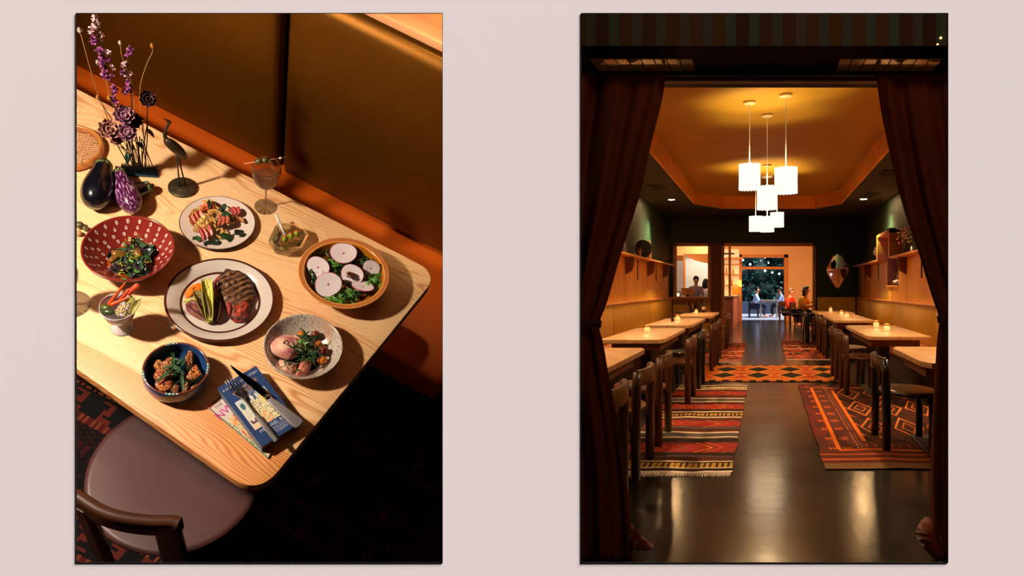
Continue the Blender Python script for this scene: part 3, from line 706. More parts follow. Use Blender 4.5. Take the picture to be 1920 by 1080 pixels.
rs(520, 880, 160, 370, .054, .15, .05, 'wide radish slice at the top of the amber bowl')
rs(310, 670, 495, 895, .060, 1.15, .0, 'largest radish slice at the front left of the amber bowl')
rs(670, 975, 405, 715, .056, .95, .0, 'shaded radish slice under the caramelised date')
rs(970, 1210, 335, 605, .054, 1.1, .2, 'small radish slice at the right of the amber bowl')
rs(815, 1130, 655, 800, .054, -.9, .0, 'flat tilted radish slice at the lower right of the amber bowl')
p = LP(*CD(800, 565), .064)
g = G()
for k in range(6): blob((.007*cos(k*1.05), .007*sin(k*1.05), .002*(k % 2)), (.006, .0045, .004), .4, 150, 2, k, g=g)
obj('candied_date', g, M('dark_caramel', C(110, 44, 18), .2, coat=.8, var=.6, scale=150), mw=Lm(tuple(p)), label='glossy dark date piece on top of the middle radish slice', cat='date')
# ---- speckled bowl with pork
HE = .050
c, R = fitcirc(493.5, 643.5, 589, 709.5, HE)
prof = [(0, .006), (R*.45, .007), (R*.7, .018), (R*.86, .036), (R*.955, HE-.002), (R*.975, HE), (R, HE-.0005), (R*1.0, HE-.004), (R*.92, HE*.6), (R*.6, .008), (R*.5, 0), (0, 0)]
m_sp, nt, b = newmat('speckled_glaze'); tc = N(nt, 'ShaderNodeTexCoord'); vo = N(nt, 'ShaderNodeTexVoronoi', i_Scale=210); nt.links.new(tc.outputs['Object'], vo.inputs['Vector'])
nz = N(nt, 'ShaderNodeTexNoise', i_Scale=14); nt.links.new(tc.outputs['Object'], nz.inputs['Vector'])
ad = N(nt, 'ShaderNodeMath', operation='MULTIPLY_ADD', i_1=-.50, i_2=.53); nt.links.new(nz.outputs['Fac'], ad.inputs[0])
lt = N(nt, 'ShaderNodeMath', operation='LESS_THAN'); nt.links.new(vo.outputs['Distance'], lt.inputs[0]); nt.links.new(ad.outputs[0], lt.inputs[1])
rb = ramp(nt, [(.54, C(190, 182, 168)), (.74, C(178, 132, 106))]); nt.links.new(nz.outputs['Fac'], rb.inputs[0])
mx = N(nt, 'ShaderNodeMix', data_type='RGBA'); nt.links.new(lt.outputs[0], mx.inputs[0]); nt.links.new(rb.outputs[0], mx.inputs[6]); mx.inputs[7].default_value = C(84, 44, 34); nt.links.new(mx.outputs[2], b.inputs['Base Color'])
b.inputs['Roughness'].default_value = .25; b.inputs['Coat Weight'].default_value = .4
obj('speckled_bowl', lathe(prof, 80), m_sp, mw=Lm((c.x, c.y, 0)), label='grey speckled shallow bowl holding pink pork slices', cat='bowl')
CE = lambda x, y: (485+x/8.306, 585+y/8.306)
pk, fat = C(178, 88, 94), C(238, 200, 168)
def pcol(x, y, k): return C(60, 30, 24)
obj('dark_sauce', lathe([(0, .013), (R*.62, .013), (R*.63, .009)], 48), M('brown_jus', C(44, 22, 16), .12, coat=.8), mw=Lm((c.x, c.y, 0)), label='dark brown sauce in the bottom of the speckled bowl', cat='sauce', kind='stuff')
slab([CE(*p) for p in [(150,500),(270,380),(400,325),(520,340),(640,400),(680,500),(600,640),(470,720),(330,670),(180,590)]], .026, .022, fat, pk, 'pork_slice', 'largest round pork slice at the upper left of the speckled bowl', 'pork', fr=42, seed=2)
slab([CE(*p) for p in [(290,730),(430,740),(600,790),(580,900),(500,950),(400,900),(330,820)]], .020, .014, fat, C(190, 110, 96), 'pork_slice', 'small pork slice at the bottom left of the speckled bowl', 'pork', fr=70, seed=4)
slab([CE(*p) for p in [(660,740),(740,700),(835,760),(800,880),(720,990),(560,985),(600,900)]], .024, .018, C(214, 132, 96), C(196, 116, 110), 'pork_slice', 'striped pink pork slice at the bottom of the speckled bowl', 'pork', fr=60, seed=6, stripe=300)
slab([CE(*p) for p in [(520,340),(640,380),(700,470),(660,600),(600,560)]], .020, .016, fat, C(226, 170, 130), 'pork_slice', 'pale pork slice half hidden behind the largest one', 'pork', fr=60, seed=8)
sq = M('roast_squash', C(230, 130, 24), .3, coat=.4, var=.5, scale=80)
sqd = M('roast_squash_brown', C(140, 56, 30), .3, coat=.4, var=.6, scale=80)
for i, (x, y, s, mt, lab) in enumerate([(665, 345, .0105, sq, 'orange squash cube at the back of the speckled bowl'), (885, 345, .0125, sqd, 'brown roast squash cube at the back right of the speckled bowl'), (925, 495, .0105, sq, 'orange squash cube at the middle right of the speckled bowl'), (1010, 590, .014, sqd, 'reddish squash cube near the right rim of the speckled bowl'), (990, 750, .0145, sq, 'brightest orange squash ball at the lower right of the speckled bowl')]):
    p = LP(*CE(x, y), .030); obj('squash_cube', blob((0, 0, 0), (s*.9, s*.8, s*.75), .25, 60, 3, i+4, (0, 0, i)), mt, mw=Lm(tuple(p)), label=lab, cat='squash')
def sprigs(name, label, pts, n, w_, Lr, mat, seed, spread=25, cfun=None, W=.2):
    g = G(); r = random.Random(seed)
    for k in range(n):
        x, y = r.choice(pts); q = cfun(x+r.gauss(0, spread), y+r.gauss(0, spread)); p = LP(*q, w_+r.uniform(0, .008)); L = r.uniform(*Lr)
        gmerge(g, leaf(L, L*W, r.uniform(-.2, .6), .3, 5, 2), T(*p) @ RZ(r.uniform(0, 6.3)) @ RY(r.uniform(-.6, .3)) @ RX(r.uniform(-.7, .7)))
    return obj(name, g, mat, mw=ML, label=label, cat='herbs', kind='stuff')
sprigs('rocket_herbs', 'tuft of dark green rocket over the pork in the speckled bowl', [(760, 420), (640, 600), (700, 640), (820, 620), (870, 660), (800, 400), (600, 560)], 60, .045, (.014, .03), leafm[0], 4, 40, CE)
sprigs('herb_sprig', 'small pale green herb sprig on the bottom pork slice', [(400, 800), (480, 830), (560, 860)], 16, .042, (.010, .02), leafm[4], 6, 25, CE)
sprigs('herb_sprig', 'bright green sprig in the middle of the speckled bowl', [(660, 490), (700, 480)], 12, .055, (.012, .02), leafm[3], 7, 18, CE)
# ---- blue bowl
HF_ = .058
c, R = fitcirc(267.8, 390.5, 640, 742, HF_)
bl = C(38, 72, 122); rimb = C(110, 52, 34)
prof = [(0, .010), (R*.5, .010), (R*.78, .016), (R*.89, .032), (R*.925, HF_-.003), (R*.93, HF_), (R*.985, HF_+.0008), (R, HF_-.001), (R*1.015, HF_-.006), (R*1.03, HF_*.55), (R*.98, HF_*.25), (R*.75, .003), (R*.7, 0), (0, 0)]
def bcf(t, i, p):
    if i in (5, 6):
        for a0 in (.055, .345, .605, .80):
            d = (t-a0+.03) % 1
            if d < .062: return C(216, 214, 190) if int(d/.0062) % 3 == 0 else C(74, 128, 136)
        return rimb
    return bl
obj('blue_bowl', lathe(prof, 240, colf=bcf), patg, mw=Lm((c.x, c.y, 0), .2), label='deep blue bowl with brown dashed rim holding sesame squash', cat='bowl')
CF = lambda x, y: (260+x/8.643, 635+y/8.643)
ses = C(214, 176, 120)
def chunk(pts, w0, h, lab, seed, base=(222, 112, 22)):
    mxp = sum(p[0] for p in pts)/len(pts); myp = sum(p[1] for p in pts)/len(pts); pts = [(mxp+(x-mxp)*1.55, myp+(y-myp)*1.55) for x, y in pts]
    def cf(x, y, k):
        nn = noise.noise(Vector((x*330, y*330, seed))); n2 = noise.noise(Vector((x*60, y*60, seed)))
        if k > .90: return C(70, 66, 26)
        if nn > .30: return ses
        if nn < -.1: return C(96, 44, 14)
        return C(int(base[0]*.9+30*n2), int(base[1]*.85+40*n2), base[2])
    g, c0 = polyblob(pxpoly(pts, w0+h*.7), 0, h, lambda x, y, k: .0016*noise.noise(Vector((x*300, y*300, seed))), cf, 14, 50, 6)
    obj('squash_wedge', g, patm, mw=Lm((c0.x, c0.y, w0)), label=lab, cat='squash')
obj('bowl_shade_layer', lathe([(0, .013), (R*.66, .013), (R*.67, .010)], 40), M('dark_bowl_shade', C(30, 18, 12), .15, coat=.7), mw=Lm((c.x, c.y, 0)), label='dark layer standing in for shade in the bottom of the blue bowl', cat='sauce', kind='stuff').name = 'bowl_shade'  # dark disc stands in for the shade inside the bowl
chunk([CF(*p) for p in [(250,450),(290,360),(370,370),(400,460),(330,500)]], .022, .020, 'small yellow-edged sesame squash at the left of the blue bowl', 1, (190, 120, 20))
chunk([CF(*p) for p in [(390,400),(480,330),(560,310),(580,400),(480,480),(400,470)]], .026, .018, 'sesame-covered squash wedge at the top of the blue bowl', 2, (170, 80, 24))
chunk([CF(*p) for p in [(280,600),(330,510),(430,500),(540,520),(500,600),(430,650),(330,660)]], .022, .020, 'sesame-covered squash wedge in the middle left of the blue bowl', 3, (190, 96, 22))
chunk([CF(*p) for p in [(770,330),(820,220),(870,260),(870,400),(800,440)]], .026, .020, 'upright pointed squash wedge at the upper right of the blue bowl', 4, (180, 100, 20))
chunk([CF(*p) for p in [(790,630),(850,520),(920,450),(1000,590),(900,640)]], .024, .024, 'bright orange triangular squash wedge at the right of the blue bowl', 5)
chunk([CF(*p) for p in [(280,740),(400,690),(520,700),(500,800),(380,850),(310,800)]], .020, .018, 'squash wedge at the lower left of the blue bowl', 6, (200, 96, 24))
chunk([CF(*p) for p in [(540,830),(600,760),(640,780),(630,870),(570,890)]], .020, .016, 'small dark squash piece at the bottom of the blue bowl', 7, (140, 70, 30))
chunk([CF(*p) for p in [(830,830),(870,780),(960,740),(900,810)]], .022, .014, 'thin orange squash end by the lower right rim of the blue bowl', 8)
chunk([CF(*p) for p in [(720,860),(740,760),(830,690),(850,700),(780,830)]], .020, .014, 'narrow sesame squash strip at the lower right of the blue bowl', 9, (150, 90, 30))
def blade(name, label, p0, p1, w0, w1, Wd, mat, group, seed=0):
    a, b_ = LP(*p0, w0), LP(*p1, w1); d = b_-a; L = d.length
    g = leaf(L, Wd, .12, .4, 10, 4); obj(name, g, mat, mw=ML @ T(*a) @ RZ(atan2(d.y, d.x)) @ RY(-atan2(d.z, sqrt(d.x**2+d.y**2))), label=label, cat='leaf', group=group, solid=.0006)
for i, (p0, p1) in enumerate([((580,470),(250,700)),((560,440),(370,480)),((560,500),(560,190)),((560,460),(720,530)),((600,440),(740,590)),((560,400),(650,560)),((700,560),(720,850)),((620,420),(700,300)),((700,450),(740,320))]):
    blade('scallion_blade', 'slender green herb blade laid over the sesame squash', CF(*p0), CF(*p1), .050, .052, .0075, leafm[4 if i % 2 else 0], 'green blades on the blue bowl', i)
sprigs('green_shreds', 'fine green herb shreds scattered over the sesame squash', [(620,430),(700,360),(560,560),(700,620),(600,700),(760,500),(480,620)], 46, .046, (.008,.02), leafm[0], 21, 70, CF, .14)
sprigs('red_bowl_herbs', 'small bright green herb bits over the salad in the red bowl', [(400,330),(450,420),(340,400),(520,430),(420,500)], 26, .050, (.008,.018), leafm[3], 22, 50, CB, .3)
# ---- milk-glass footed cup
cf_, rf_ = fitcirc(207.5, 252, 597, 631, .001)
milk = M('milk_glass', C(214, 204, 206), .12, coat=.6, sss=.3)
def hfor(c, py, x=None):
    lo, hi = 0, .4
    for _ in range(30):
        m_ = (lo+hi)/2
        if proj((c.x, c.y, m_))[1] > py: lo = m_
        else: hi = m_
    return lo
hC = hfor(cf_, 574); rC = fitcirc(187, 260, 550, 600, hC)[1]*1.0
prof = [(0, .004), (rf_*.6, .006), (rf_*.97, .003), (rf_, .0015), (rf_*.97, 0), (0, 0)]
prof2 = [(0, 0), (rf_*.97, 0), (rf_, .0015), (rf_*.92, .005), (rf_*.55, .014), (.012, .024), (.011, .032), (rC*.40, .040), (rC*.78, .054), (rC*.96, hC*.88), (rC, hC), (rC*.97, hC), (rC*.92, hC*.88), (rC*.72, .056), (rC*.3, .046), (0, .044)]
obj('footed_cup', lathe(prof2, 56), milk, mw=Lm((cf_.x, cf_.y, 0)), label='white milk-glass footed cup filled with pickled vegetables', cat='cup')
carr = M('carrot_orange', C(222, 84, 24), .4, var=.25, scale=60, bump=.3, bscale=200, coat=.2)
carr2 = M('carrot_red', C(214, 82, 44), .4, var=.25, scale=60, bump=.3, bscale=200, coat=.2)
def carrot(p0, p1, w0, w1, r0, r1, mt, lab):
    a, b_ = LP(*p0, w0), LP(*p1, w1); root = thing('pickled_carrot', Lm(tuple(a)), lab, 'carrot'); d = b_-a
    pts = [d*t for t in [i/10 for i in range(11)]]; rad = [r0+(r1-r0)*t for t in [i/10 for i in range(11)]]; rad[0] *= .4; rad[-1] *= .6
    obj('root', tube(pts, rad, 14), mt, root); obj('stem_end', tube([d*.97, d*1.03], [.002, .0012], 7), leafm[0], root)
carrot((202, 573), (237, 528), hC-.01, hC+.045, .0050, .0022, carr, 'long thin carrot leaning highest in the footed cup')
carrot((218, 569), (244, 541), hC-.01, hC+.025, .0065, .0055, carr2, 'middle red-orange carrot in the footed cup')
carrot((206, 573), (246, 556), hC-.005, hC+.012, .0058, .0030, carr, 'lowest carrot lying across the footed cup')
carrot((238, 552), (261, 534), hC+.01, hC+.032, .0075, .0085, carr2, 'short fat carrot nearest the red bowl')
g = G(); r5 = random.Random(2); pc = LP(231, 583, hC)
for k in range(46):
    a = r5.uniform(0, 6.3); e = r5.uniform(.1, 1.4); rr_ = .016; blob((rr_*cos(a)*cos(e), rr_*sin(a)*cos(e), rr_*.8*sin(e)-.004), (.0035,)*3, .2, 300, 1, k, g=g)
obj('cauliflower', g, M('cauliflower', C(206, 184, 132), .6, var=.35, scale=300), mw=Lm(tuple(pc)), label='pale cauliflower floret at the front of the footed cup', cat='cauliflower')
for i, (p0, p1, mt, lab, wd) in enumerate([((190,583),(214,586),leafm[0],'dark green pickle wedge at the left rim of the footed cup',.016),((188,576),(208,578),leafm[4],'olive green pickle end behind the wedge in the cup',.014)]):
    a, b_ = LP(*p0, hC-.004), LP(*p1, hC+.004); d = b_-a
    obj('pickle', tube([d*t for t in (0, .1, .5, .9, 1)], [.003, .008, .0095, .007, .003], 10, flat=(1, .8)), M('pickle_green%d' % i, C(90, 96, 40) if i else C(64, 78, 36), .3, coat=.5, var=.3, scale=60), mw=Lm(tuple(a)), label=lab, cat='pickle')
for i, (p0, p1, lab) in enumerate([((244,592),(266,560),'yellow-green lettuce leaf at the right rim of the footed cup'),((236,572),(254,560),'curled lettuce leaf behind the cauliflower')]):
    a, b_ = LP(*p0, hC-.004), LP(*p1, hC+.012); d = b_-a; g = leaf(d.length, .020, -.1, .8, 12, 6, wav=.1)
    obj('lettuce_leaf', g, M('lettuce%d' % i, C(156, 148, 70), .4, var=.4, scale=80), mw=ML @ T(*a) @ RZ(atan2(d.y, d.x)) @ RY(-atan2(d.z, sqrt(d.x**2+d.y**2))), label=lab, cat='leaf', solid=.0008)
# ---- aubergines
def aub(base, tip, w0, w1, rb_, rt, mat, lab, calyx=True, dz=0, name='aubergine'):
    """base = fat end pixel, tip = stem end pixel"""
    a, b_ = LP(*base, w0), LP(*tip, w1); d = b_-a; L = d.length
    root = thing(name, ML @ T(*a) @ d.to_track_quat('Z', 'Y').to_matrix().to_4x4(), lab, 'aubergine')
    prof = []
    for i in range(25):
        t = i/24; z = L*t
        if t < .35: r = rb_*sqrt(max(0, 1-((.35-t)/.35)**2))
        else:
            s = (t-.35)/.65; r = rb_+(rt-rb_)*(s*s*(3-2*s))
            if t > .93: r *= sqrt(max(0, 1-((t-.93)/.075)**2))
        prof.append((max(r, 0), z))
    obj('fruit', lathe(prof, 40), mat, root)
    if calyx:
        g = G()
        for k in range(5):
            gl_ = leaf(L*.26, rt*1.2, .0, .3, 8, 4); 
            for v in gl_[0]:
                s = v.x/(L*.26); rr_ = rt*1.04*sqrt(max(.02, min(1, s*2.2)))+.0006; ang = v.y/rt; zz = L*1.005-s*L*.2
                v.x, v.y, v.z = rr_*cos(ang), rr_*sin(ang), zz
            gmerge(g, gl_, RZ(k*2*pi/5))
        cx_o = obj('calyx', g, M('calyx_green', C(104, 124, 62), .5, var=.5, scale=60), root, solid=.0015)
        obj('stem', tube([(0, 0, L*.98), (.001, .001, L*1.06)], [rt*.35, rt*.28], 8), M('stem_green', C(84, 96, 48), .6, var=.5, scale=60), cx_o)
    return root
blk = M('black_aubergine', C(14, 13, 22), .2, coat=.35, spec=.5)
m_st, nt, b = newmat('striped_aubergine'); tc = N(nt, 'ShaderNodeTexCoord'); mp = N(nt, 'ShaderNodeMapping'); mp.inputs['Scale'].default_value = (1, 1, .16); nt.links.new(tc.outputs['Object'], mp.inputs[0])
nz = N(nt, 'ShaderNodeTexNoise', i_Scale=230, i_Detail=3); nt.links.new(mp.outputs[0], nz.inputs['Vector']); rp = ramp(nt, [(.52, C(74, 16, 64)), (.66, C(196, 156, 186))]); nt.links.new(nz.outputs['Fac'], rp.inputs[0]); nt.links.new(rp.outputs[0], b.inputs['Base Color']); b.inputs['Roughness'].default_value = .2; b.inputs['Coat Weight'].default_value = .5
aub((175, 389), (196, 303), .040, .050, .0415, .022, blk, 'biggest glossy black aubergine standing nearest the left edge')
aub((252, 398), (221, 318), .034, .036, .0335, .0155, m_st, 'purple and white streaked aubergine lying in front of the others')
aub((185, 352), (176, 325), .030, .034, .030, .018, blk, 'black aubergine hidden behind the biggest one', calyx=False)
aub((212, 372), (284, 349), .026, .022, .030, .017, blk, 'dark aubergine lying behind the streaked one with its green cap to the right')
# ---- crane figurine
brz = M('aged_bronze', C(96, 84, 62), .42, metal=.75, var=.5, scale=70, bump=.5, bscale=180)
cg, rg = fitcirc(314.7, 369.5, 332, 369.5, .006)
crane = thing('crane_figurine', Lm((cg.x, cg.y, 0)), 'aged bronze crane figurine standing on a round base with its neck raised', 'figurine')
obj('base', lathe([(0, 0), (rg*.96, 0), (rg, .002), (rg, .006), (rg*.96, .0078), (rg*.8, .0074), (rg*.75, .0086), (rg*.45, .0080), (rg*.4, .0092), (rg*.1, .0100), (0, .0100)], 48), brz, crane)
dC = (ML @ Vector((cg.x, cg.y, .1))-EYEP).y
# work in the upright plane through the base that faces the viewer
vd = MLi @ EYEP-Vector((cg.x, cg.y, .1)); vd.z = 0; vd.normalize(); side = Vector((-vd.y, vd.x, 0))
def UP(px, py, c_, off=0):
    """point of the upright plane through c_ that shows at the pixel, pushed off toward the viewer"""
    o = MLi @ EYEP; d = MLi.to_3x3() @ pray(px, py); t = ((Vector((c_.x, c_.y, 0))-o).dot(vd)+off)/d.dot(vd); p = o+d*t; return p-Vector((c_.x, c_.y, 0))
K = lambda x, y: (130+x/5.333, 200+y/5.333)
body = [UP(*K(*p), cg) for p in [(965,320),(985,345),(1030,385),(1080,430),(1125,475),(1160,520)]]
obj('body', tube(catmull(body, 4), [.002+.0155*sin(pi*min(1, (i/20)*.86+.07))**.8 for i in range(21)], 14, flat=(1, .8)), brz, crane)
neck = [UP(*K(*p), cg) for p in [(985,350),(958,300),(960,240),(985,190),(1003,158),(990,140)]]
obj('neck', tube(catmull(neck, 5), [.0062-.0035*i/25 for i in range(26)], 10), brz, crane)
hd = [UP(*K(*p), cg) for p in [(1003,165),(990,145),(968,132),(936,114)]]
obj('head', tube(catmull(hd, 5), [.0045, .0052, .0055, .0055, .005, .0045, .004, .0035, .003, .0026, .0022, .0019, .0016, .0013, .001, .0006], 10), brz, crane)
for xs in ((1072, 1100), (1085, 1160)):
    lg = [UP(*K(xs[0], 480), cg), UP(*K((xs[0]*.55+xs[1]*.45), 620), cg)]; a_ = UP(*K(xs[1], 750), cg); a_.z = .008
    obj('leg', tube([lg[0], lg[1], a_], [.0026, .0022, .0024], 8), brz, crane)
# ---- flowers in the pin frog
fr_c = LP(262, 326, 0); q0, q1 = LP(226, 324, .0), LP(297, 329, .0); qa, qb = LP(228, 316, 0), LP(296, 318, 0)
azf = atan2((q1-q0).y, (q1-q0).x); Wf = (q1-q0).length
frog = thing('flower_frog', Lm((fr_c.x, fr_c.y, 0), azf), 'low blue pin block with rows of metal spikes behind the aubergines', 'flower frog')
obj('base', box(-Wf/2, Wf/2, -.012, .016, 0, .007, .001), M('blue_enamel', C(30, 60, 76), .35), frog)
g = G()
for i in range(26):
    for j in range(5): x = -Wf/2+.004+(Wf-.008)*i/25; y = -.009+.006*j; tube([(x, y, .006), (x, y, .026)], [.0011, .0006], 4, g)
obj('spikes', g, M('dark_steel', C(30, 34, 38), .4, metal=.8), frog)['kind'] = 'stuff'
stemm = M('dry_stem', C(52, 40, 22), .7, var=.4, scale=60); strawm = M('straw_stem', C(176, 130, 66), .7)
fl_c = fr_c
vd2 = MLi @ EYEP-Vector((fl_c.x, fl_c.y, .15)); vd2.z = 0; vd2.normalize()
def UF(px, py, off=0):
    o = MLi @ EYEP; d = MLi.to_3x3() @ pray(px, py); t = ((Vector((fl_c.x, fl_c.y, 0))-o).dot(vd2)+off)/d.dot(vd2); return o+d*t
def rose(ctr, r, cols, parent):
    cd_ = (MLi @ EYEP-Vector((fl_c.x, fl_c.y, .15))).normalized(); cd_ = (cd_+Vector((.3*sin(r*3000+ctr.x*200), .2, .15))).normalized(); face_m = cd_.to_track_quat('Z', 'Y').to_matrix().to_4x4()
    g = G(); bl_ = blob((0, 0, 0), (r*.62, r*.62, r*.5), .35, 3/1.0, 3, int(r*5000)); bl_[2] = [cols[i_ % len(cols)] for i_ in range(len(bl_[1]))]; gmerge(g, bl_, T(*ctr) @ face_m @ T(0, 0, -r*.25)); r_ = random.Random(int(ctr.x*1e4) % 97)
    for ring, (n_, k, tl) in enumerate([(4, .35, 1.3), (6, .6, 1.0), (8, .85, .6), (9, 1.0, .25)]):
        for i in range(n_):
            a = 2*pi*i/n_+ring; lf = leaf(r*k*1.1, r*.8, -.3, .5, 6, 5, wav=.1, seed=i+ring); gc = cols[(i+ring) % len(cols)]
            lf[2] = [gc if (q_//5) < 5 else cols[-1] for q_ in range(len(lf[1]))]
            gmerge(g, lf, T(*ctr) @ face_m @ RZ(a) @ T(r*.1, 0, -r*.15) @ RY(-tl))
    return obj('bloom', g, patm, parent, solid=.0006)
pur = [C(110, 58, 92), C(134, 78, 112), C(84, 40, 70), C(176, 128, 140)]
dkp = [C(44, 24, 30), C(60, 34, 42), C(34, 20, 24), C(80, 50, 50)]
mix_ = [C(140, 84, 96), C(170, 110, 100), C(104, 56, 78), C(200, 150, 120)]
for (bp, tp, off, r, cols, lab) in [((252,318),K(545,90),.012,.026,pur,'purple dried rose at the top of the rose cluster'),((246,318),K(390,230),.02,.027,mix_,'faded pink dried rose at the left of the rose cluster'),((258,318),K(580,265),.028,.026,pur,'purple dried rose at the lower right of the rose cluster'),((266,318),K(470,330),.022,.018,mix_,'small faded rose at the bottom of the rose cluster'),((270,316),(275.5,186),.0,.022,dkp,'almost black dried rose high on the right'),((262,318),K(640,150),.0,.022,dkp,'dark dried rose tucked behind the purple ones')]:
    b0 = UF(*bp, 0); b0.z = .012; c_ = UF(*tp, off); rt_ = thing('dried_rose', Lm(tuple(b0)), lab, 'flower')
    mid = (c_-b0)*.5+Vector((.004*sin(r*900), .003, 0)); obj('stem', tube(catmull([Vector((0, 0, 0)), mid, c_-b0], 5), .0014, 6), stemm, rt_); rose(c_-b0, r, cols, rt_)
    m_ = (c_-b0)*.6; obj('leaf', gmerge(G(), leaf(.03, .014, .4, .3, 6, 4), T(*m_) @ RZ(r*300) @ RY(.5)), leafm[1], rt_, solid=.0006)
lav = [C(160, 76, 140), C(126, 50, 116), C(186, 120, 164), C(214, 176, 180)]
def spike(bp, path, blooms, lab, sz=.0065, top=None):
    b0 = UF(*bp, 0); b0.z = .012; pts = [UF(*p, 0)-b0 for p in path]; rt_ = thing('larkspur_stem', Lm(tuple(b0)), lab, 'flower')
    obj('stem', tube(catmull([Vector((0, 0, 0))]+pts, 5), .0013, 6), stemm, rt_); g = G(); r_ = random.Random(len(blooms)+int(bp[0]))
    for (x, y, n_, lt_) in blooms:
        for k in range(n_):
            p = UF(x+r_.gauss(0, 2.6), y+r_.gauss(0, 2.6), r_.uniform(-.008, .008))-b0
            for q_ in range(4):
                lf = leaf(sz, sz*.8, -.2, .4, 3, 2); cc = lav[3] if lt_ else r_.choice(lav[:3]); lf[2] = [cc]*len(lf[1]); gmerge(g, lf, T(*p) @ RZ(q_*1.6+r_.random()) @ RX(r_.uniform(-1, 1)) @ RY(r_.uniform(-1, .6)))
    o_ = obj('blossoms', g, patm, rt_); o_['kind'] = 'stuff'; return rt_
K0 = lambda x, y: (130+x/5.333, 10+y/5.333)
spike((250, 318), [(236, 260), (214, 185), (196, 120), (181, 50), (177, 14)], [K0(250,100)+(5, 1), K0(250,145)+(6, 1), K0(275,200)+(6, 1), K0(195,255)+(6, 1), K0(255,235)+(6, 1), K0(240,290)+(5, 1), K0(245,330)+(10, 0), K0(240,375)+(8, 0), K0(310,320)+(8, 1), K0(285,450)+(12, 0), K0(370,475)+(9, 1), K0(320,520)+(14, 0), K0(320,575)+(14, 0), K0(350,640)+(14, 0), K0(350,690)+(14, 0), K0(390,720)+(10, 0), K0(400,540)+(8, 0)], 'tallest purple larkspur stem leaning out of the top of the view')
spike((266, 318), [(252, 250), (246, 180), (238, 130), (244, 84)], [K0(615,440)+(9, 0), K0(590,495)+(9, 0), K0(550,580)+(10, 1), K0(540,670)+(10, 0), K0(590,690)+(9, 1), K0(585,760)+(10, 0), K0(600,800)+(8, 0), K0(590,850)+(10, 0), K0(555,870)+(6, 0)], 'shorter pink-purple larkspur stem right of the tallest one')
spike((254, 318), [(236, 250), (216, 190), (210, 160)], [K0(450,820)+(10, 0), K0(455,860)+(10, 0), K0(440,930)+(10, 0), K0(445,630)+(6, 1), K0(460,960)+(6, 0)], 'shortest larkspur stem low on the left')
podm = M('poppy_pod', C(176, 160, 140), .7, var=.3, scale=80); podo = M('poppy_pod_ochre', C(190, 120, 30), .7, var=.4, scale=80)
for (bp, path, mt, lab, s) in [((256,318),[(215,250),K0(290,890),K0(200,600),K0(107,255)],podm,'pale seed pod on the long stem furthest left',.0062),((262,318),[(240,260),K0(400,890),K0(360,700),K0(290,575)],podm,'pale seed pod on a stem behind the purple blossoms',.006),((268,318),[(256,260),K0(650,960),K0(620,750),K0(530,520),K0(510,380)],podm,'small pale seed pod between the two larkspur stems',.005),((282,318),[(268,250),K0(705,860),K0(770,600),K0(830,470),K0(833,410)],podo,'ochre seed pod on the bent stem furthest right',.006),((258,318),[(225,250),K0(330,990),K0(290,925)],podo,'brown bud low at the left of the bunch',.006),((264,318),[(240,250),K0(430,990),K0(400,930)],podo,'brown bud low between the larkspur stems',.006),((276,318),[(270,260),K(735,130)],podm,'grey bud beside the dark rose',.005)]:
    b0 = UF(*bp, 0); b0.z = .012; pts = catmull([Vector((0, 0, 0))]+[UF(*p, 0)-b0 for p in path], 5); rt_ = thing('seed_pod_stem', Lm(tuple(b0)), lab, 'dried flower')
    obj('stem', tube(pts, .0010, 6), strawm if mt is podm or 'furthest' in lab else stemm, rt_); e = pts[-1]
    obj('pod', gmerge(G(), lathe([(0, -s*1.6), (s*.5, -s), (s, 0), (s*.95, s*.6), (s*.5, s), (s*.8, s*1.2), (0, s*1.25)], 12), T(*e)), mt, rt_)
r6 = random.Random(12)
for k in range(9):
    bx = rnd.uniform(232, 292); b0 = UF(bx, 318, 0); b0.z = .012; tx = 262+(bx-262)*.6+r6.uniform(-14, 14); t_ = UF(tx, r6.uniform(232, 275), r6.uniform(-.01, .01)); 
    obj('bare_twig', tube(catmull([Vector((0, 0, 0)), (t_-b0)*.5+Vector((.004*sin(k), 0, 0)), t_-b0], 4), [.0014]*9, 5), stemm, mw=Lm(tuple(b0)), label='thin bare dark twig standing in the blue pin block', cat='twig', group='bare twigs in the flower frog')
# ---- racket head at the left edge
rk = [LP(x, y, .012) for x, y in [(143,236),(165,240),(182,251),(190,266),(189,281),(178,297),(160,311),(143,319)]]
cR = LP(118, 277, .012); 
pts = []
c2_, rr2 = fitcirc(60, 193, 235, 321, .012)
racket = thing('racket', Lm((c2_.x, c2_.y, 0)), 'wooden racket head strung with pale gut lying at the left edge of the table', 'racket')
ring = [(rr2*.93*cos(a), rr2*.93*sin(a), .013) for a in [2*pi*k/64 for k in range(65)]]
obj('frame', tube(ring, .0095, 10, cap=False, flat=(.8, 1.3)), Mwood('racket_wood', C(208, 136, 70), C(160, 92, 40), 12, 0, 4, .35, coat=.4), racket)
g = G()
for k in range(-9, 10):
    x = k*rr2*.095; y = sqrt(max(0, (rr2*.9)**2-x*x)); tube([(x, -y, .014), (x, y, .014)], .0009, 5, g); tube([(-y, x, .0155), (y, x, .0155)], .0009, 5, g)
obj('strings', gxf(g, RZ(.5)), M('gut_string', C(196, 150, 104), .5), racket)
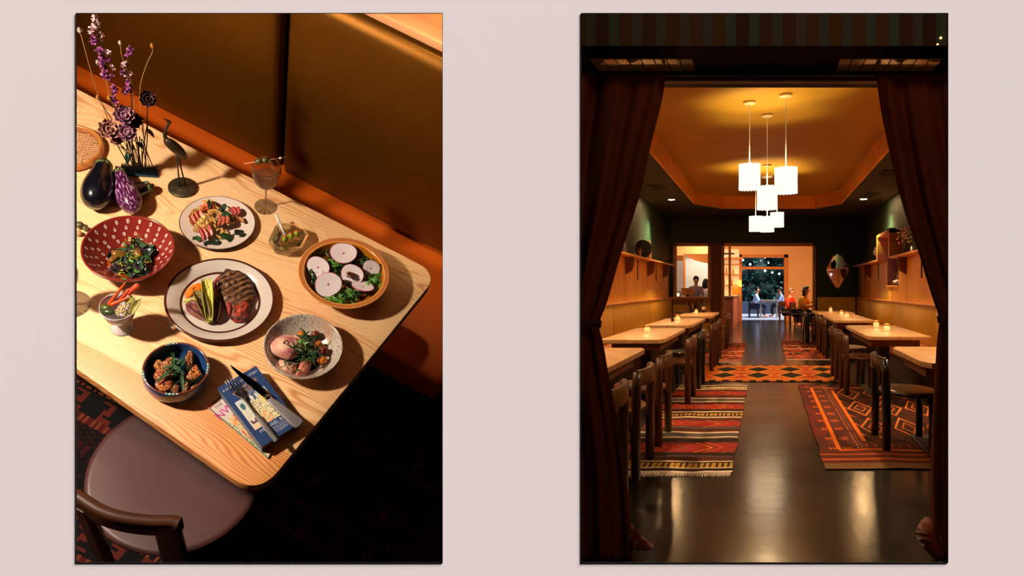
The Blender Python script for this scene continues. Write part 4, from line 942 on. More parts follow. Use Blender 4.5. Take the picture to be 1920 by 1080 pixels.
# ---- coupe, ashtray, olives
glass = Mmix('clear_glass', (.99, .99, .98, 1), .6); glassg = Mmix('green_glass', (.94, .97, .86, 1), .85)
ch_, rh_ = fitcirc(477, 519.5, 372, 403, .001)
hb = hfor(ch_, 352); hr_ = hfor(ch_, 312); rr_ = fitcirc(471, 523, 290, 332, hr_)[1]
coupe = thing('coupe_glass', Lm((ch_.x, ch_.y, 0)), 'stemmed cocktail glass half filled with a clear drink beside the cream plate', 'glass')
hl = hb+(hr_-hb)*.52
def bowlr(z): return rr_*sqrt(max(0, 1-((hr_*.95-z)/(hr_*.95-hb))**2)) if z < hr_*.95 else rr_*(1-.05*(z-hr_*.95)/(hr_*.05))
zs = [hb+(hr_-hb)*((i/16)**1.3) for i in range(17)]
prof = [(0, 0), (rh_*.98, 0), (rh_, .0008), (rh_*.9, .0016), (rh_*.4, .003), (.004, .008), (.0026, .018), (.0026, hb-.004), (.005, hb+.001)]+[(bowlr(z)+.0002, z+.0008) for z in zs[2:]]+[(bowlr(z)-.0010, z+.0012) for z in reversed(zs[2:])]+[(0, hb+.0035)]
obj('bowl_and_stem', lathe(prof, 48), glass, coupe)
liq = Mmix('pale_cocktail', (.80, .72, .68, 1), .35)
zl = [z for z in zs[2:] if z < hl]; prof = [(0, hb+.0045)]+[(bowlr(z)-.0016, z+.0022) for z in zl]+[(bowlr(hl)-.0016, hl), (0, hl)]
obj('drink', lathe(prof, 40), liq, coupe)
pk0, pk1 = LP(457, 307, hr_+.002), LP(541, 294, hr_+.012)
pick = thing('cocktail_pick', Lm(tuple(pk0)), 'bamboo cocktail pick with a bead lying across the rim of the stemmed glass', 'pick'); dpk = pk1-pk0
obj('stick', tube([dpk*0, dpk], .0009, 8), M('bamboo', C(206, 176, 130), .5), pick)
obj('bead', blob(tuple(dpk*((525.7-457)/84)), (.0042, .0042, .0042), sub=2), M('cream_bead', C(226, 206, 186), .3), pick)
olv = M('olive_green', C(96, 88, 48), .3, coat=.5, var=.3, scale=90)
for x, lab in ((484.5, 'dull green olive on the left of the pick over the glass'), (496.5, 'dull green olive on the right of the pick over the glass')):
    p = pk0+dpk*((x-457)/84); obj('olive', blob((0, 0, 0), (.0098, .0086, .0092), .05, 40, 3, int(x)), olv, mw=Lm(tuple(p)), label=lab, cat='olive')
AS = lambda x, y: (450+x/5.143, 280+y/5.143)
top = [LP(*AS(*p), .030) for p in [(275,880),(345,730),(430,706),(520,720),(622,765),(662,820),(600,950),(470,985),(330,955)]]; ca = sum(top, Vector())/len(top)
top = [Vector((p.x-ca.x, p.y-ca.y, .030+.003*sin(i*2.1))) for i, p in enumerate(top)]
def loop(s, z): return [Vector((p.x*s, p.y*s, z if z is not None else p.z)) for p in top]
loops = [loop(.80, 0), loop(.93, .006), loop(1.0, .022), loop(1.0, None), loop(.86, None), loop(.72, .018), loop(.55, .010)]
g = G(); n_l = len(top)
for L_ in loops: g[0] += L_
for k in range(len(loops)-1):
    for i in range(n_l): gadd_f = (k*n_l+(i+1) % n_l, k*n_l+i, (k+1)*n_l+i, (k+1)*n_l+(i+1) % n_l); g[1].append(tuple(reversed(gadd_f))); g[2].append(None)
g[1].append(tuple(reversed(range(n_l)))); g[2].append(None); g[1].append(tuple(range((len(loops)-1)*n_l, len(loops)*n_l))); g[2].append(None)
obj('ashtray', g, glassg, mw=Lm((ca.x, ca.y, 0)), smooth=False, label='thick greenish cut-glass ashtray between the cream plate and amber bowl', cat='ashtray')
c0_, c1_ = LP(*AS(345, 630), .045), LP(*AS(438, 835), .020)
cg_ = thing('cigarette', Lm(tuple(c0_)), 'white cigarette resting in the glass ashtray', 'cigarette'); dc = c1_-c0_
obj('paper', tube([dc*0, dc], .0036, 14), M('white_paper', C(224, 220, 214), .7), cg_); obj('band', tube([dc*.36, dc*.40], .0038, 14), M('grey_band', C(130, 126, 122), .6), cg_)
go = M('bright_olive', C(138, 152, 30), .25, coat=.5, var=.2, scale=80); pim = M('pimento', C(226, 110, 30), .35, coat=.4)
k0, k1 = LP(*AS(415, 880), .030), LP(*AS(575, 800), .032)
obj('olive_skewer', tube([Vector((0, 0, 0)), k1-k0], .0008, 6), M('bamboo_dark', C(170, 130, 80), .5), mw=Lm(tuple(k0)), label='thin skewer holding three stuffed olives in the ashtray', cat='pick')
for (x, y, lab) in ((433, 862, 'left stuffed green olive in the glass ashtray'), (490, 835, 'middle stuffed green olive in the glass ashtray'), (548, 812, 'right stuffed green olive in the glass ashtray')):
    p = LP(*AS(x, y), .030); o_r = thing('stuffed_olive', Lm(tuple(p)), lab, 'olive')
    fl_o = obj('flesh', blob((0, 0, 0), (.0088, .0088, .0092), .04, 40, 3, x), go, o_r); obj('stuffing', blob((-.001, .001, .0075), (.0045, .0045, .0032), .2, 200, 2, x), pim, fl_o)
# ---- pieces cut by the left edge
for (x, y, r, mt, lab) in ((149, 422, .0115, olv, 'dark olive at the left edge above the red bowl'), (160, 428, .0085, olv, 'smaller dark olive touching the first at the left edge'), (147, 437, .009, M('tan_olive', C(190, 150, 110), .4), 'pale olive below the two dark ones at the left edge')):
    obj('olive', blob((0, 0, 0), (r, r*.9, r*.9), .05, 40, 3, x), mt, mw=Lm(tuple(LP(x, y, r))), label=lab, cat='olive')
ce_, re_ = fitcirc(98, 171, 545, 596, .001)
hk = .085
prof = [(0, 0), (re_*.98, 0), (re_, .0008), (re_*.85, .0016), (re_*.4, .003), (.004, .008), (.0026, .018), (.0026, hk-.01), (.006, hk-.004), (.02, hk+.004), (.03, hk+.018), (.033, hk+.04), (.031, hk+.07), (.0302, hk+.07), (.032, hk+.04), (.029, hk+.019), (.018, hk+.007), (0, hk+.002)]
obj('wine_glass', lathe(prof, 48), glass, mw=Lm((ce_.x, ce_.y, 0)), label='clear wine glass whose foot shows at the left edge below the olives', cat='glass')
# ---- magazine, book, cutlery
def board(name, TLp, TRp, BRp, BLp, w0, w1, colf, label, cat, ns=60, nt_=90, side=C(214, 206, 190), spine=None):
    P = [LP(*q, w1) for q in (TLp, TRp, BRp, BLp)]; ctr = sum(P, Vector())/4; ctr.z = 0
    root = thing(name, Lm((ctr.x, ctr.y, 0)), label, cat); g = G(); P = [p-ctr for p in P]; vs = []
    fz = lambda s, t: (P[0]*(1-s)+P[1]*s)*(1-t)+(P[3]*(1-s)+P[2]*s)*t
    for i in range(ns+1):
        for j in range(nt_+1): vs.append(fz(i/ns, j/nt_))
    g[0] = vs
    for i in range(ns):
        for j in range(nt_): g[1].append((i*(nt_+1)+j, i*(nt_+1)+j+1, (i+1)*(nt_+1)+j+1, (i+1)*(nt_+1)+j)); g[2].append(colf((i+.5)/ns, (j+.5)/nt_))
    cov = obj('cover', g, patd, root, smooth=False)
    lo_ = [Vector((p.x, p.y, w0)) for p in P]; hi_ = [p-Vector((0, 0, .0006)) for p in P]
    m_ = len(vs)
    obj('pages', gadd(G(), [p*.985+Vector((0, 0, p.z*.015)) for p in lo_]+[p*.985+Vector((0, 0, p.z*.015)) for p in hi_], [(0, 1, 2, 3), (0, 4, 5, 1), (1, 5, 6, 2), (2, 6, 7, 3)]), M(name+'_pages', side, .8), root, smooth=False)
    obj('spine', gadd(G(), [lo_[0], lo_[3], P[3], P[0]]+[lo_[0]*.985, lo_[3]*.985, P[3]*.985, P[0]*.985], [(0, 1, 2, 3), (7, 6, 5, 4), (0, 4, 5, 1), (3, 2, 6, 7)]), M(name+'_spine', spine or side, .5, var=.5, scale=260), root, smooth=False)
    obj('back_cover', gadd(G(), lo_, [(3, 2, 1, 0)]), M(name+'_back', C(40, 40, 60), .5), root, smooth=False)
    ex = (P[1]-P[0]).normalized(); ey = (P[0]-P[3]).normalized(); 
    def put_text(s_, u, v, size, mat, xs=1.0, nm='lettering', align='CENTER'):
        g = text_geo(s_, size, align); o0 = fz(u, v)+Vector((0, 0, .0004)); q = Matrix(((ex.x*xs, ey.x, 0, o0.x), (ex.y*xs, ey.y, 0, o0.y), (0, 0, 1, o0.z), (0, 0, 0, 1))); gxf(g, q); obj(nm, g, mat, cov, smooth=False)
    return root, put_text
def magcol(s, t):
    n1 = noise.noise(Vector((s*9, t*11, 3))); n2 = noise.noise(Vector((s*22, t*30, 7)))
    if t < .035: return C(160, 62, 52)
    if s < .03: return C(90, 80, 50)
    if t < .30: return C(214, 200, 190)
    if s < .13: return C(120, 160, 110) if n2 > 0 else C(226, 214, 190)
    if n1 > .25: return C(206, 70, 50)
    if n1 > .05: return C(232, 150, 90)
    if n2 > .1: return C(230, 206, 120)
    if n2 < -.3: return C(110, 140, 120)
    return C(226, 190, 170)
mg, mtx = board('magazine', (389, 763), (428, 729), (520, 826), (502, 859), .0005, .005, magcol, 'colourful magazine lying under the blue paperback', 'magazine', 60, 110, C(226, 214, 200))
pinkm = M('pink_ink', C(200, 56, 150), .5); blackink = M('purple_ink', C(90, 40, 80), .5); white_i = M('white_ink', C(206, 212, 222), .5); orange_i = M('orange_ink', C(226, 160, 90), .5); pinkl = M('rose_ink', C(150, 60, 110), .5)
mtx('NW', .30, .245, .030, pinkm, .9); mtx('THE', .30, .105, .011, blackink)
navy = C(34, 62, 110)
def bookcol(s, t):
    n1 = noise.noise(Vector((s*14, t*18, 3))); n2 = noise.noise(Vector((s*40, t*50, 9)))
    if .10 < s < .86 and .30 < t < .765:
        if s < .33:
            if t < .36: return C(206, 214, 220)
            if (s-.20)**2+((t-.40)*.8)**2 < .0022: return C(60, 110, 120)
            if .62 < t < .68 and .14 < s < .3 and n1 > -.2: return C(100, 56, 60)
            if t > .69: return C(240, 206, 170)
            return C(226, 222, 204) if n2 > -.25 else C(190, 200, 180)
        if s > .62 and t < .50:
            return C(170, 190, 206) if t < .37 else C(240, 214, 130)
        if t < .40 and s < .62: return C(216, 214, 200) if n1 > -.1 else C(50, 84, 120)
        if .60 < t and s < .6 and n1 > .0: return C(240, 178, 110)
        return C(236, 224, 176) if n2 > -.22 else C(110, 110, 90)
    if .845 < s < .865 and .30 < t < .765: return C(200, 80, 90)
    return navy
bk_, btx = board('paperback_book', (408, 727.5), (480, 686), (563, 793.5), (491, 838), .0056, .031, bookcol, 'navy blue mystery paperback with a pale illustrated cover under the knife and fork', 'book', 80, 120, C(120, 84, 60), C(120, 130, 150))
btx('A CHAPTER OF', .30, .095, .0085, white_i, .95); btx('MYSTERY', .79, .085, .0090, white_i, .95)
btx('HOUSE', .64, .185, .0125, orange_i); btx('PRIZE', .52, .245, .0115, orange_i, .9); btx('LOT', .50, .30, .0115, white_i)
btx('MICHAEL BO', .50, .835, .0125, white_i, 1.0); 
for k, (u, v, s_) in enumerate([(.62, .868, 'A TALE OF THE KITCHEN'), (.62, .893, 'AND OTHER COURSES'), (.66, .918, 'BY THE SAME HAND'), (.66, .940, 'OF EARLIER BOOKS')]): btx(s_, u, v, .0048, white_i)
stl = M('brushed_steel', C(180, 184, 190), .22, metal=1.0)
# fork
W2 = .036
CK = lambda x, y: (400+x/5.4, 670+y/5.4)
f0, f1 = LP(*CK(165, 240), W2+.010), LP(*CK(645, 850), W2)
dfk = f1-f0; Lf = dfk.length; Mf = ML @ T(*f0) @ RZ(atan2(dfk.y, dfk.x)) @ RY(-atan2(dfk.z, sqrt(dfk.x**2+dfk.y**2)))
fork = thing('fork', Mf, 'steel fork with a patterned handle lying on the blue paperback', 'fork')
hz = lambda x: .006*sin(min(1, x/.05)*pi)*-1+.004*max(0, 1-x/.02)
g = G()
for k in range(4):
    y = (k-1.5)*.0068; g_ = tube([(-.012, y*.95, hz(0)+.001), (.008, y, hz(.008)), (.028, y, hz(.028))], [.0008, .0014, .0018], 8); gmerge(g, g_)
obj('tines', g, stl, fork)
shp = [(.026, .0128), (.034, .0128), (.044, .010), (.054, .0055), (.064, .0030), (.085, .0026), (.11, .0032)]
pts = [(x, 0, hz(x)) for x, w_ in shp]; g = G(); n8 = 12; vs = []
for (x, w_) in shp:
    for j in range(n8): a = 2*pi*j/n8; vs.append((x, w_*cos(a), hz(x)+.0013*sin(a)+.25*abs(w_*cos(a))*(.0128 > .005)*(w_ > .006)))
gadd(g, vs, [(i*n8+j, i*n8+(j+1) % n8, (i+1)*n8+(j+1) % n8, (i+1)*n8+j) for i in range(len(shp)-1) for j in range(n8)]+[tuple(reversed(range(n8)))])
obj('neck', g, stl, fork)
obj('handle', tube([(.108, 0, hz(.1)), (.12, 0, .001), (Lf*.985, 0, .001), (Lf, 0, .001)], [.0032, .0062, .0068, .0045], 14, flat=(1, .45)), M('cast_steel', C(150, 148, 146), .4, metal=.8, bump=1.0, bscale=420, var=.4, scale=300), fork)
# knife
n0, n1 = LP(*CK(160, 78), W2+.022), LP(*CK(880, 690), W2+.010)
dkn = n1-n0; Lk = dkn.length; Mk = ML @ T(*n0) @ RZ(atan2(dkn.y, dkn.x)) @ RY(-atan2(dkn.z, sqrt(dkn.x**2+dkn.y**2)))
knife = thing('steak_knife', Mk, 'pointed steak knife with a flat grey handle lying across the book', 'knife')
xb = Lk*.52
bl_ = [(0, .002), (.012, .0055), (.03, .008), (.06, .0098), (xb, .0098)]; bl2 = [(xb, -.0098*.45), (.06, -.004), (.03, -.0015), (.01, .001)]
poly2 = [(x, -y+.004) for x, y in bl_]+[(x, -y+.004) for x, y in bl2]
obj('blade', prism(poly2 if sum((poly2[i-1][0]*poly2[i][1]-poly2[i][0]*poly2[i-1][1]) for i in range(len(poly2))) > 0 else list(reversed(poly2)), -.0007, .0007), M('dark_blade', C(64, 78, 84), .18, metal=1.0), knife, smooth=False)
obj('bolster', tube([(xb-.004, 0, 0), (xb+.012, 0, 0)], [.0062, .0068], 14, flat=(1, .6)), M('polished_steel', C(220, 220, 222), .08, metal=1), knife)
hp = [(xb+.010, .0062), (xb+.03, .0095), (Lk*.78, .0115), (Lk*.92, .0145), (Lk*.985, .0135), (Lk, .006)]
poly3 = [(x, -w_) for x, w_ in hp]+[(x, w_) for x, w_ in reversed(hp)]
obj('handle', prism(poly3, -.0035, .0035, bev=.0016), M('satin_handle', C(170, 166, 168), .35, metal=.55), knife)
# ---- lamp of the left room
tgt = LP(440, 560, 0)
ldir = Vector((-.051, -.040, .070)).normalized()
lp = tgt+ldir*1.6
ld = bpy.data.lights.new('table_spot', 'SPOT'); ld.energy = 160; ld.spot_size = radians(100); ld.spot_blend = .35; ld.shadow_soft_size = .055; ld.color = (1, .83, .66)
lo = bpy.data.objects.new('table_spot', ld); COL.objects.link(lo); lo.matrix_world = ML @ T(*lp) @ (-ldir).to_track_quat('-Z', 'Y').to_matrix().to_4x4()
f2 = bpy.data.lights.new('room_fill', 'AREA'); f2.energy = 1.1; f2.size = 1.0; f2.color = (1, .72, .5)
fo = bpy.data.objects.new('room_fill', f2); COL.objects.link(fo); p_ = LP(440, 500, 0)+Vector((-.3, -.5, 1.6)); fo.matrix_world = ML @ T(*p_) @ (tgt-p_).to_track_quat('-Z', 'Y').to_matrix().to_4x4()

w2 = bpy.data.lights.new('backrest_washer', 'SPOT'); w2.energy = 60; w2.spot_size = radians(34); w2.spot_blend = .9; w2.shadow_soft_size = .05; w2.color = (1, .80, .50)
wo = bpy.data.objects.new('backrest_washer', w2); COL.objects.link(wo); wp = Vector((.05, .55, 1.7)); wt = Vector((.42, .80, -.12)); wo.matrix_world = ML @ T(*wp) @ (wt-wp).to_track_quat('-Z', 'Y').to_matrix().to_4x4()
# ================================================================== RIGHT ROOM: the dining hall seen between the curtains
TS = 476.0/F                      # the hall runs off to the right of the viewing direction
PHI = math.atan(TS)
def R(X, Y, Z): return Vector((X+Z*TS, Z, Y))
def XP(px, Z): return (px-1436)/F*Z
def YP(py, Z): return EYE-(py-541)/F*Z
def ZF(py, h=0): return F*(EYE-h)/(py-541)
def rmap(g, base=None):
    """geometry authored as (X, Z, Y) -> world"""
    b_ = base or Vector((0, 0, 0)); g[0] = [R(v.x, v.z, v.y)-b_ for v in g[0]]; return g
def rb(X0, X1, Z0, Z1, Y0, Y1, bev=0, g=None): return box(X0, X1, Z0, Z1, Y0, Y1, bev, g)
def robj(name, g, mat, parent=None, **k):
    if parent is not None: rmap(g, parent.matrix_world.translation)
    else: rmap(g)
    return obj(name, g, mat, parent, **k)
def rthing(name, X, Y, Z, label, cat, group=None, rot=False):
    return thing(name, T(*R(X, Y, Z)) @ (RZ(-PHI) if rot else Matrix()), label, cat, group)
green = M('dark_green_paint', C(36, 58, 42), .6, var=.1, scale=6)
goldc = M('ochre_ceiling', C(178, 134, 22), .65, var=.08, scale=3)
dceil = M('dark_ceiling', C(34, 36, 32), .7)
wpan = Mwood('honey_panel', C(255, 184, 62), C(226, 142, 38), scale=7, axis=2, dist=3, rough=.45, fine=.5)
wtrim = Mwood('honey_trim', C(214, 138, 66), C(176, 98, 40), scale=7, axis=0, dist=3, rough=.45, fine=.5)
wfas = M('fascia_wood', C(255, 172, 58), .5, var=.2, scale=5, stretch=(.2, .2, 1))
# floor
m_fl, nt, b = newmat('polished_concrete'); tc = N(nt, 'ShaderNodeTexCoord'); nz = N(nt, 'ShaderNodeTexNoise', i_Scale=1.3, i_Detail=6); nt.links.new(tc.outputs['Object'], nz.inputs['Vector'])
rp = ramp(nt, [(.3, C(33, 31, 29)), (.7, C(60, 54, 48))]); nt.links.new(nz.outputs['Fac'], rp.inputs[0]); nt.links.new(rp.outputs[0], b.inputs['Base Color'])
n2 = N(nt, 'ShaderNodeTexNoise', i_Scale=2.2, i_Detail=2); nt.links.new(tc.outputs['Object'], n2.inputs['Vector']); mr = N(nt, 'ShaderNodeMapRange'); mr.inputs['To Min'].default_value = .13; mr.inputs['To Max'].default_value = .22; nt.links.new(n2.outputs['Fac'], mr.inputs['Value']); nt.links.new(mr.outputs[0], b.inputs['Roughness'])
b.inputs['Specular IOR Level'].default_value = .5
n3 = N(nt, 'ShaderNodeTexNoise', i_Scale=9, i_Detail=3); nt.links.new(tc.outputs['Object'], n3.inputs['Vector']); bp = N(nt, 'ShaderNodeBump', i_Strength=.25, i_Distance=.004); nt.links.new(n3.outputs['Fac'], bp.inputs['Height']); nt.links.new(bp.outputs[0], b.inputs['Normal'])
pts = [(.1, DW+.02), (6, DW+.02), (6, 3.7), (24, 30.5), (3, 30.5), (-1.3, 3.7), (.1, 3.7)]
obj('floor', gadd(G(), [(x, y, 0) for x, y in pts]+[(x, y, -.05) for x, y in pts], [tuple(range(7)), tuple(reversed(range(7, 14)))]), m_fl, smooth=False, kind='structure')
# lobby: striped bulkhead, low ceiling, portal
YL = 2.307
g = G(); r7 = random.Random(4); scol = [C(70, 78, 72), C(78, 74, 76), C(66, 84, 74)]; bcol = [C(62, 32, 24), C(72, 40, 22), C(84, 52, 20), C(56, 28, 24)]
k = 0; px = 660
while px < 2400:
    wd = 19 if k % 2 == 0 else 24.8
    c_ = r7.choice(scol) if k % 2 == 0 else r7.choice(bcol)
    X0, X1 = XP(px, 3.31), XP(px+wd, 3.31)
    if R(X0, 0, 3.31).x > .1: box(X0, X1, 3.31, 3.315, YL, 3.25, 0, g, c_)
    px += wd; k += 1
robj('wall_bulkhead', g, MV('striped_wallpaper', .8), smooth=False, kind='structure')
robj('ceiling_portal', rb(-1.0, 6-1.2, 3.315, 3.80, YL, YL+.04), M('glossy_dark_ceiling', C(14, 12, 11), .8, spec=.1), smooth=False, kind='structure')
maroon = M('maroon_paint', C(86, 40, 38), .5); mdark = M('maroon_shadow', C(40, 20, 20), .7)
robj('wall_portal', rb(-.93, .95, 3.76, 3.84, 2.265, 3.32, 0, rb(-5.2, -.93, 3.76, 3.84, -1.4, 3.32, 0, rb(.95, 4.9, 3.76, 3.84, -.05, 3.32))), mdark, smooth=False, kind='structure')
robj('trim_4', rb(-.93, .95, 3.70, 3.76, 2.262, 2.303, .004), maroon, kind='structure')
# amber glass ceiling panels, each with its own grid of tiles
amber = M('amber_glass', C(150, 96, 40), .25, var=.6, scale=9, coat=.5, bump=1, bscale=30, emit=C(190, 110, 40), es=.02, lo=.45, hi=.6)  # faint glow put into the glass in place of reflected lights
for sx, lab in ((-1, 'left amber pressed-glass ceiling panel above the curtain top'), (1, 'right amber pressed-glass ceiling panel above the curtain top')):
    t_ = rthing('ceiling_panel', sx*.62, YL-.002, 3.62, lab, 'ceiling panel'); g = G()
    for i in range(8):
        for j in range(2):
            X = (.335+.058*i); rb(min(sx*X, sx*(X+.052)), max(sx*X, sx*(X+.052)), 3.49+.125*j, 3.49+.125*j+.113, YL-.006, YL-.001, 0, g)
    robj('tiles', g, amber, t_, smooth=False)
    X = sx*.565; robj('grid', rb(X-.24, X+.24, 3.48, 3.74, YL-.0012, YL-.0002), mdark, t_, smooth=False)
for k, (x, y) in enumerate(((1764, 72), (1758, 84))):  # small glowing beads added in place of two glints
    p = R(XP(x, 3.25), YP(y, 3.25), 3.25)
    o_ = obj('fairy_bulb', blob((0, 0, 0), (.006-.001*k, .006, .004+.002*(1-k)), sub=2), Mem('fairy_%d' % k, C(255, 190, 130), 1.6), mw=T(*p), label=('upper' if k == 0 else 'lower')+' tiny glowing bead added as a glint at the right end of the striped bulkhead', cat='light')
# hall shell
WL, WR, ZE, HC = -2.42, 2.42, 19.6, 3.02
robj('wall_left', rb(WL-.1, WL, 3.84, ZE+.2, 0, 3.5), green, smooth=False, kind='structure')
# right wall with the tall niche opening left out
NZ0, NZ1, NY0, NY1 = 13.75, 15.05, YP(536, 14.2), YP(441, 14.2)
g = rb(WR, WR+.3, 3.84, NZ0, 0, 3.5); rb(WR, WR+.3, NZ1, ZE+.2, 0, 3.5, 0, g); rb(WR, WR+.3, NZ0, NZ1, 0, NY0, 0, g); rb(WR, WR+.3, NZ0, NZ1, NY1, 3.5, 0, g)
robj('wall_right', g, green, smooth=False, kind='structure')
XO0, XM0, XM1, XO1, YO = -2.35, XP(1333, ZE), XP(1352, ZE), XP(1525, ZE), YP(458, ZE)
g = rb(WL, XO0, ZE, ZE+.16, 0, HC); rb(XO1+.03, WR+.3, ZE, ZE+.16, 0, HC, 0, g); rb(XO0, XO1+.03, ZE, ZE+.16, YO, HC+.4, 0, g)
robj('wall_end', g, green, smooth=False, kind='structure')
robj('wall_end_low', rb(XO0, XM0, ZE, ZE+.16, 0, YP(561, ZE)), wpan, smooth=False, kind='structure')
# ceiling ring and tray
tray = [(-1.0, 4.3), (-1.5, 5.2), (-1.5, 16.06), (-.96, 17.03), (1.09, 17.03), (1.57, 16.06), (1.57, 5.2), (1.05, 4.3)]
outer = [(WL-.1, 3.8), (WL-.1, 5.2), (WL-.1, 16.06), (WL-.1, ZE+.2), (WR+.1, ZE+.2), (WR+.1, 16.06), (WR+.1, 5.2), (WR+.1, 3.8)]
g = G(); vs = [(x, z, HC) for x, z in tray]+[(x, z, HC) for x, z in outer]
gadd(g, vs, [(i, (i+1) % 8, 8+(i+1) % 8, 8+i) for i in range(8)]); robj('ceiling', g, dceil, smooth=False, kind='structure')
robj('ceiling_tray', gadd(G(), [(-2.6, 3.8, 3.30), (2.7, 3.8, 3.30), (2.7, ZE+.4, 3.30), (-2.6, ZE+.4, 3.30)], [(0, 1, 2, 3)]), goldc, smooth=False, kind='structure')
ins = [(x*.975, z+(.04 if z < 10 else -.04)) for x, z in tray]
g = G(); gadd(g, [(x, z, HC-.008) for x, z in tray]+[(x, z, 3.30) for x, z in tray]+[(x, z, HC-.008) for x, z in ins]+[(x, z, 3.30) for x, z in ins], [(16+i, 24+i, 24+(i+1) % 8, 16+(i+1) % 8) for i in range(8)]+[(i, 16+i, 16+(i+1) % 8, (i+1) % 8) for i in range(8)]+[(i, (i+1) % 8, 8+(i+1) % 8, 8+i) for i in range(8)])
robj('trim_5', g, wfas, smooth=False, kind='structure')
obj('roof', gadd(G(), [(-4, .7, 3.6), (9, .7, 3.6), (16, 30, 3.6), (0, 30, 3.6)], [(0, 1, 2, 3)]), dark, smooth=False, kind='structure').name = 'ceiling_sunblock'  # unseen cover added over both rooms to keep the wall sun out
# wood panelling, shelves, brackets
slot = M('dark_slot', C(52, 24, 10), .8)
def panelling(side, zs, ys):
    X0 = side*2.415; X1 = side*2.36; a, b_ = min(X0, X1), max(X0, X1); g = G()
    seams = [3.9]+zs+[ZE-.01 if side > 0 else 18.7]
    for z0, z1 in zip(seams[:-1], seams[1:]):
        if side > 0 and z0 < NZ1 and z1 > NZ0:
            for (p0, p1, q0, q1) in ((z0+.015, min(z1, NZ0), 1.0, 1.79), (max(z0, NZ1), z1-.015, 1.0, 1.79), (max(z0+.015, NZ0), min(z1-.015, NZ1), 1.0, NY0)):
                if p1 > p0+.02: rb(a, b_, p0, p1, q0, q1, 0, g)
        else: rb(a, b_, z0+.015, z1-.015, 1.0, 1.79, 0, g)
    robj('wall_panel_'+('right' if side > 0 else 'left'), g, wpan, smooth=False, kind='structure')
    robj('trim_%d' % (6 if side > 0 else 7), rb(min(side*2.36, side*2.24), max(side*2.36, side*2.24), 3.9, ZE-.02 if side > 0 else 18.6, 1.018, 1.04), wtrim, smooth=False, kind='structure')
panelling(-1, [8.1, 10.6, 13.0, 15.4, 17.75], 0); panelling(1, [7.6, 10.2, 13.0, 14.9, 17.4], 0)
def shelf(side, z0, z1, lab, brk, sl):
    t_ = rthing('wall_shelf', side*2.3, 1.80, (z0+z1)/2, lab, 'shelf')
    robj('shelf_board', rb(min(side*2.4, side*2.18), max(side*2.4, side*2.18), z0, z1, 1.79, 1.825, .004), wtrim, t_)
    for z in brk:
        g = G(); a, b_ = side*2.36, side*2.22
        for (x, w_) in ((z-.06, 0),): pass
        prof = [(a, 1.79), (b_, 1.79), (b_, 1.66), (b_+side*.03, 1.56), (a, 1.50)]
        n5 = len(prof); vs = [(x, z-.05, y) for x, y in prof]+[(x, z+.05, y) for x, y in prof]
        gadd(g, vs, [tuple(range(n5)), tuple(reversed(range(n5, 2*n5)))]+[(i, n5+i, n5+(i+1) % n5, (i+1) % n5) for i in range(n5)])
        robj('bracket', g, M('bracket_wood', C(110, 62, 30), .6), t_, smooth=False)
    g = G()
    for z in sl: rb(min(side*2.365, side*2.35), max(side*2.365, side*2.35), z-.03, z+.03, 1.42, 1.78, 0, g)
    robj('hanging_slot', g, slot, t_, smooth=False)
shelf(-1, 3.95, 18.9, 'long honey-wood wall shelf on the left wall above the banquette', [10.6, 13.0, 15.4, 17.75], [11.8, 14.2, 16.6])
shelf(1, 3.95, NZ0-.1, 'near honey-wood wall shelf on the right wall, beside the boxed niche', [10.2, 13.0], [11.7])
shelf(1, NZ1+.1, 19.4, 'far honey-wood wall shelf on the right wall, beyond the boxed niche', [17.4], [16.2, 18.4])
# niche box
t_ = rthing('niche_box', 2.3, 1.8, 14.4, 'protruding honey-wood box framing a tall niche in the right wall', 'niche')
g = G(); zi, zo = NZ0, NZ1
rb(2.17, WR+.3, zi-.13, zi, 1.80, 2.30, .006, g); rb(2.17, WR+.3, zo, zo+.13, 1.80, 2.30, .006, g); rb(2.17, WR+.3, zi-.13, zo+.13, 2.24, 2.30, .006, g)
robj('frame', g, wtrim, t_); g = rb(WR+.12, WR+.14, zi, zo, NY0, 2.26); robj('back', g, M('mauve_back', C(120, 70, 66), .7), t_, smooth=False)
g = rb(2.34, WR+.3, zi, zo, NY0-.03, NY0, .004); rb(WR-.02, WR+.3, zi-.03, zi+.015, NY0, 1.79, 0, g); robj('lining', g, wpan, t_, smooth=False); robj('side_panel', rb(2.36, WR+.13, zo-.03, zo-.015, NY0, 2.24), M('mauve_side', C(150, 84, 70), .7), t_, smooth=False)
robj('light_strip', rb(WR+.112, WR+.118, zi+.78, zi+.95, NY0+.04, 1.78), Mem('violet_strip', C(150, 120, 235), .55), t_, smooth=False)
p = R(WR+.05, NY0+.05, 14.35); obj('shell', blob((0, 0, 0), (.10, .09, .055), .6, 2.2, 3, 5), M('pale_shell', C(226, 186, 160), .5), mw=T(*p), label='pale conch-like shell lying at the bottom of the niche', cat='shell')
L_ = bpy.data.lights.new('niche_light', 'POINT'); L_.energy = 1.3; L_.shadow_soft_size = .02; L_.color = (.62, .48, 1); lo_ = bpy.data.objects.new('niche_light', L_); COL.objects.link(lo_); lo_.location = R(WR+.05, 1.70, zi+.3)
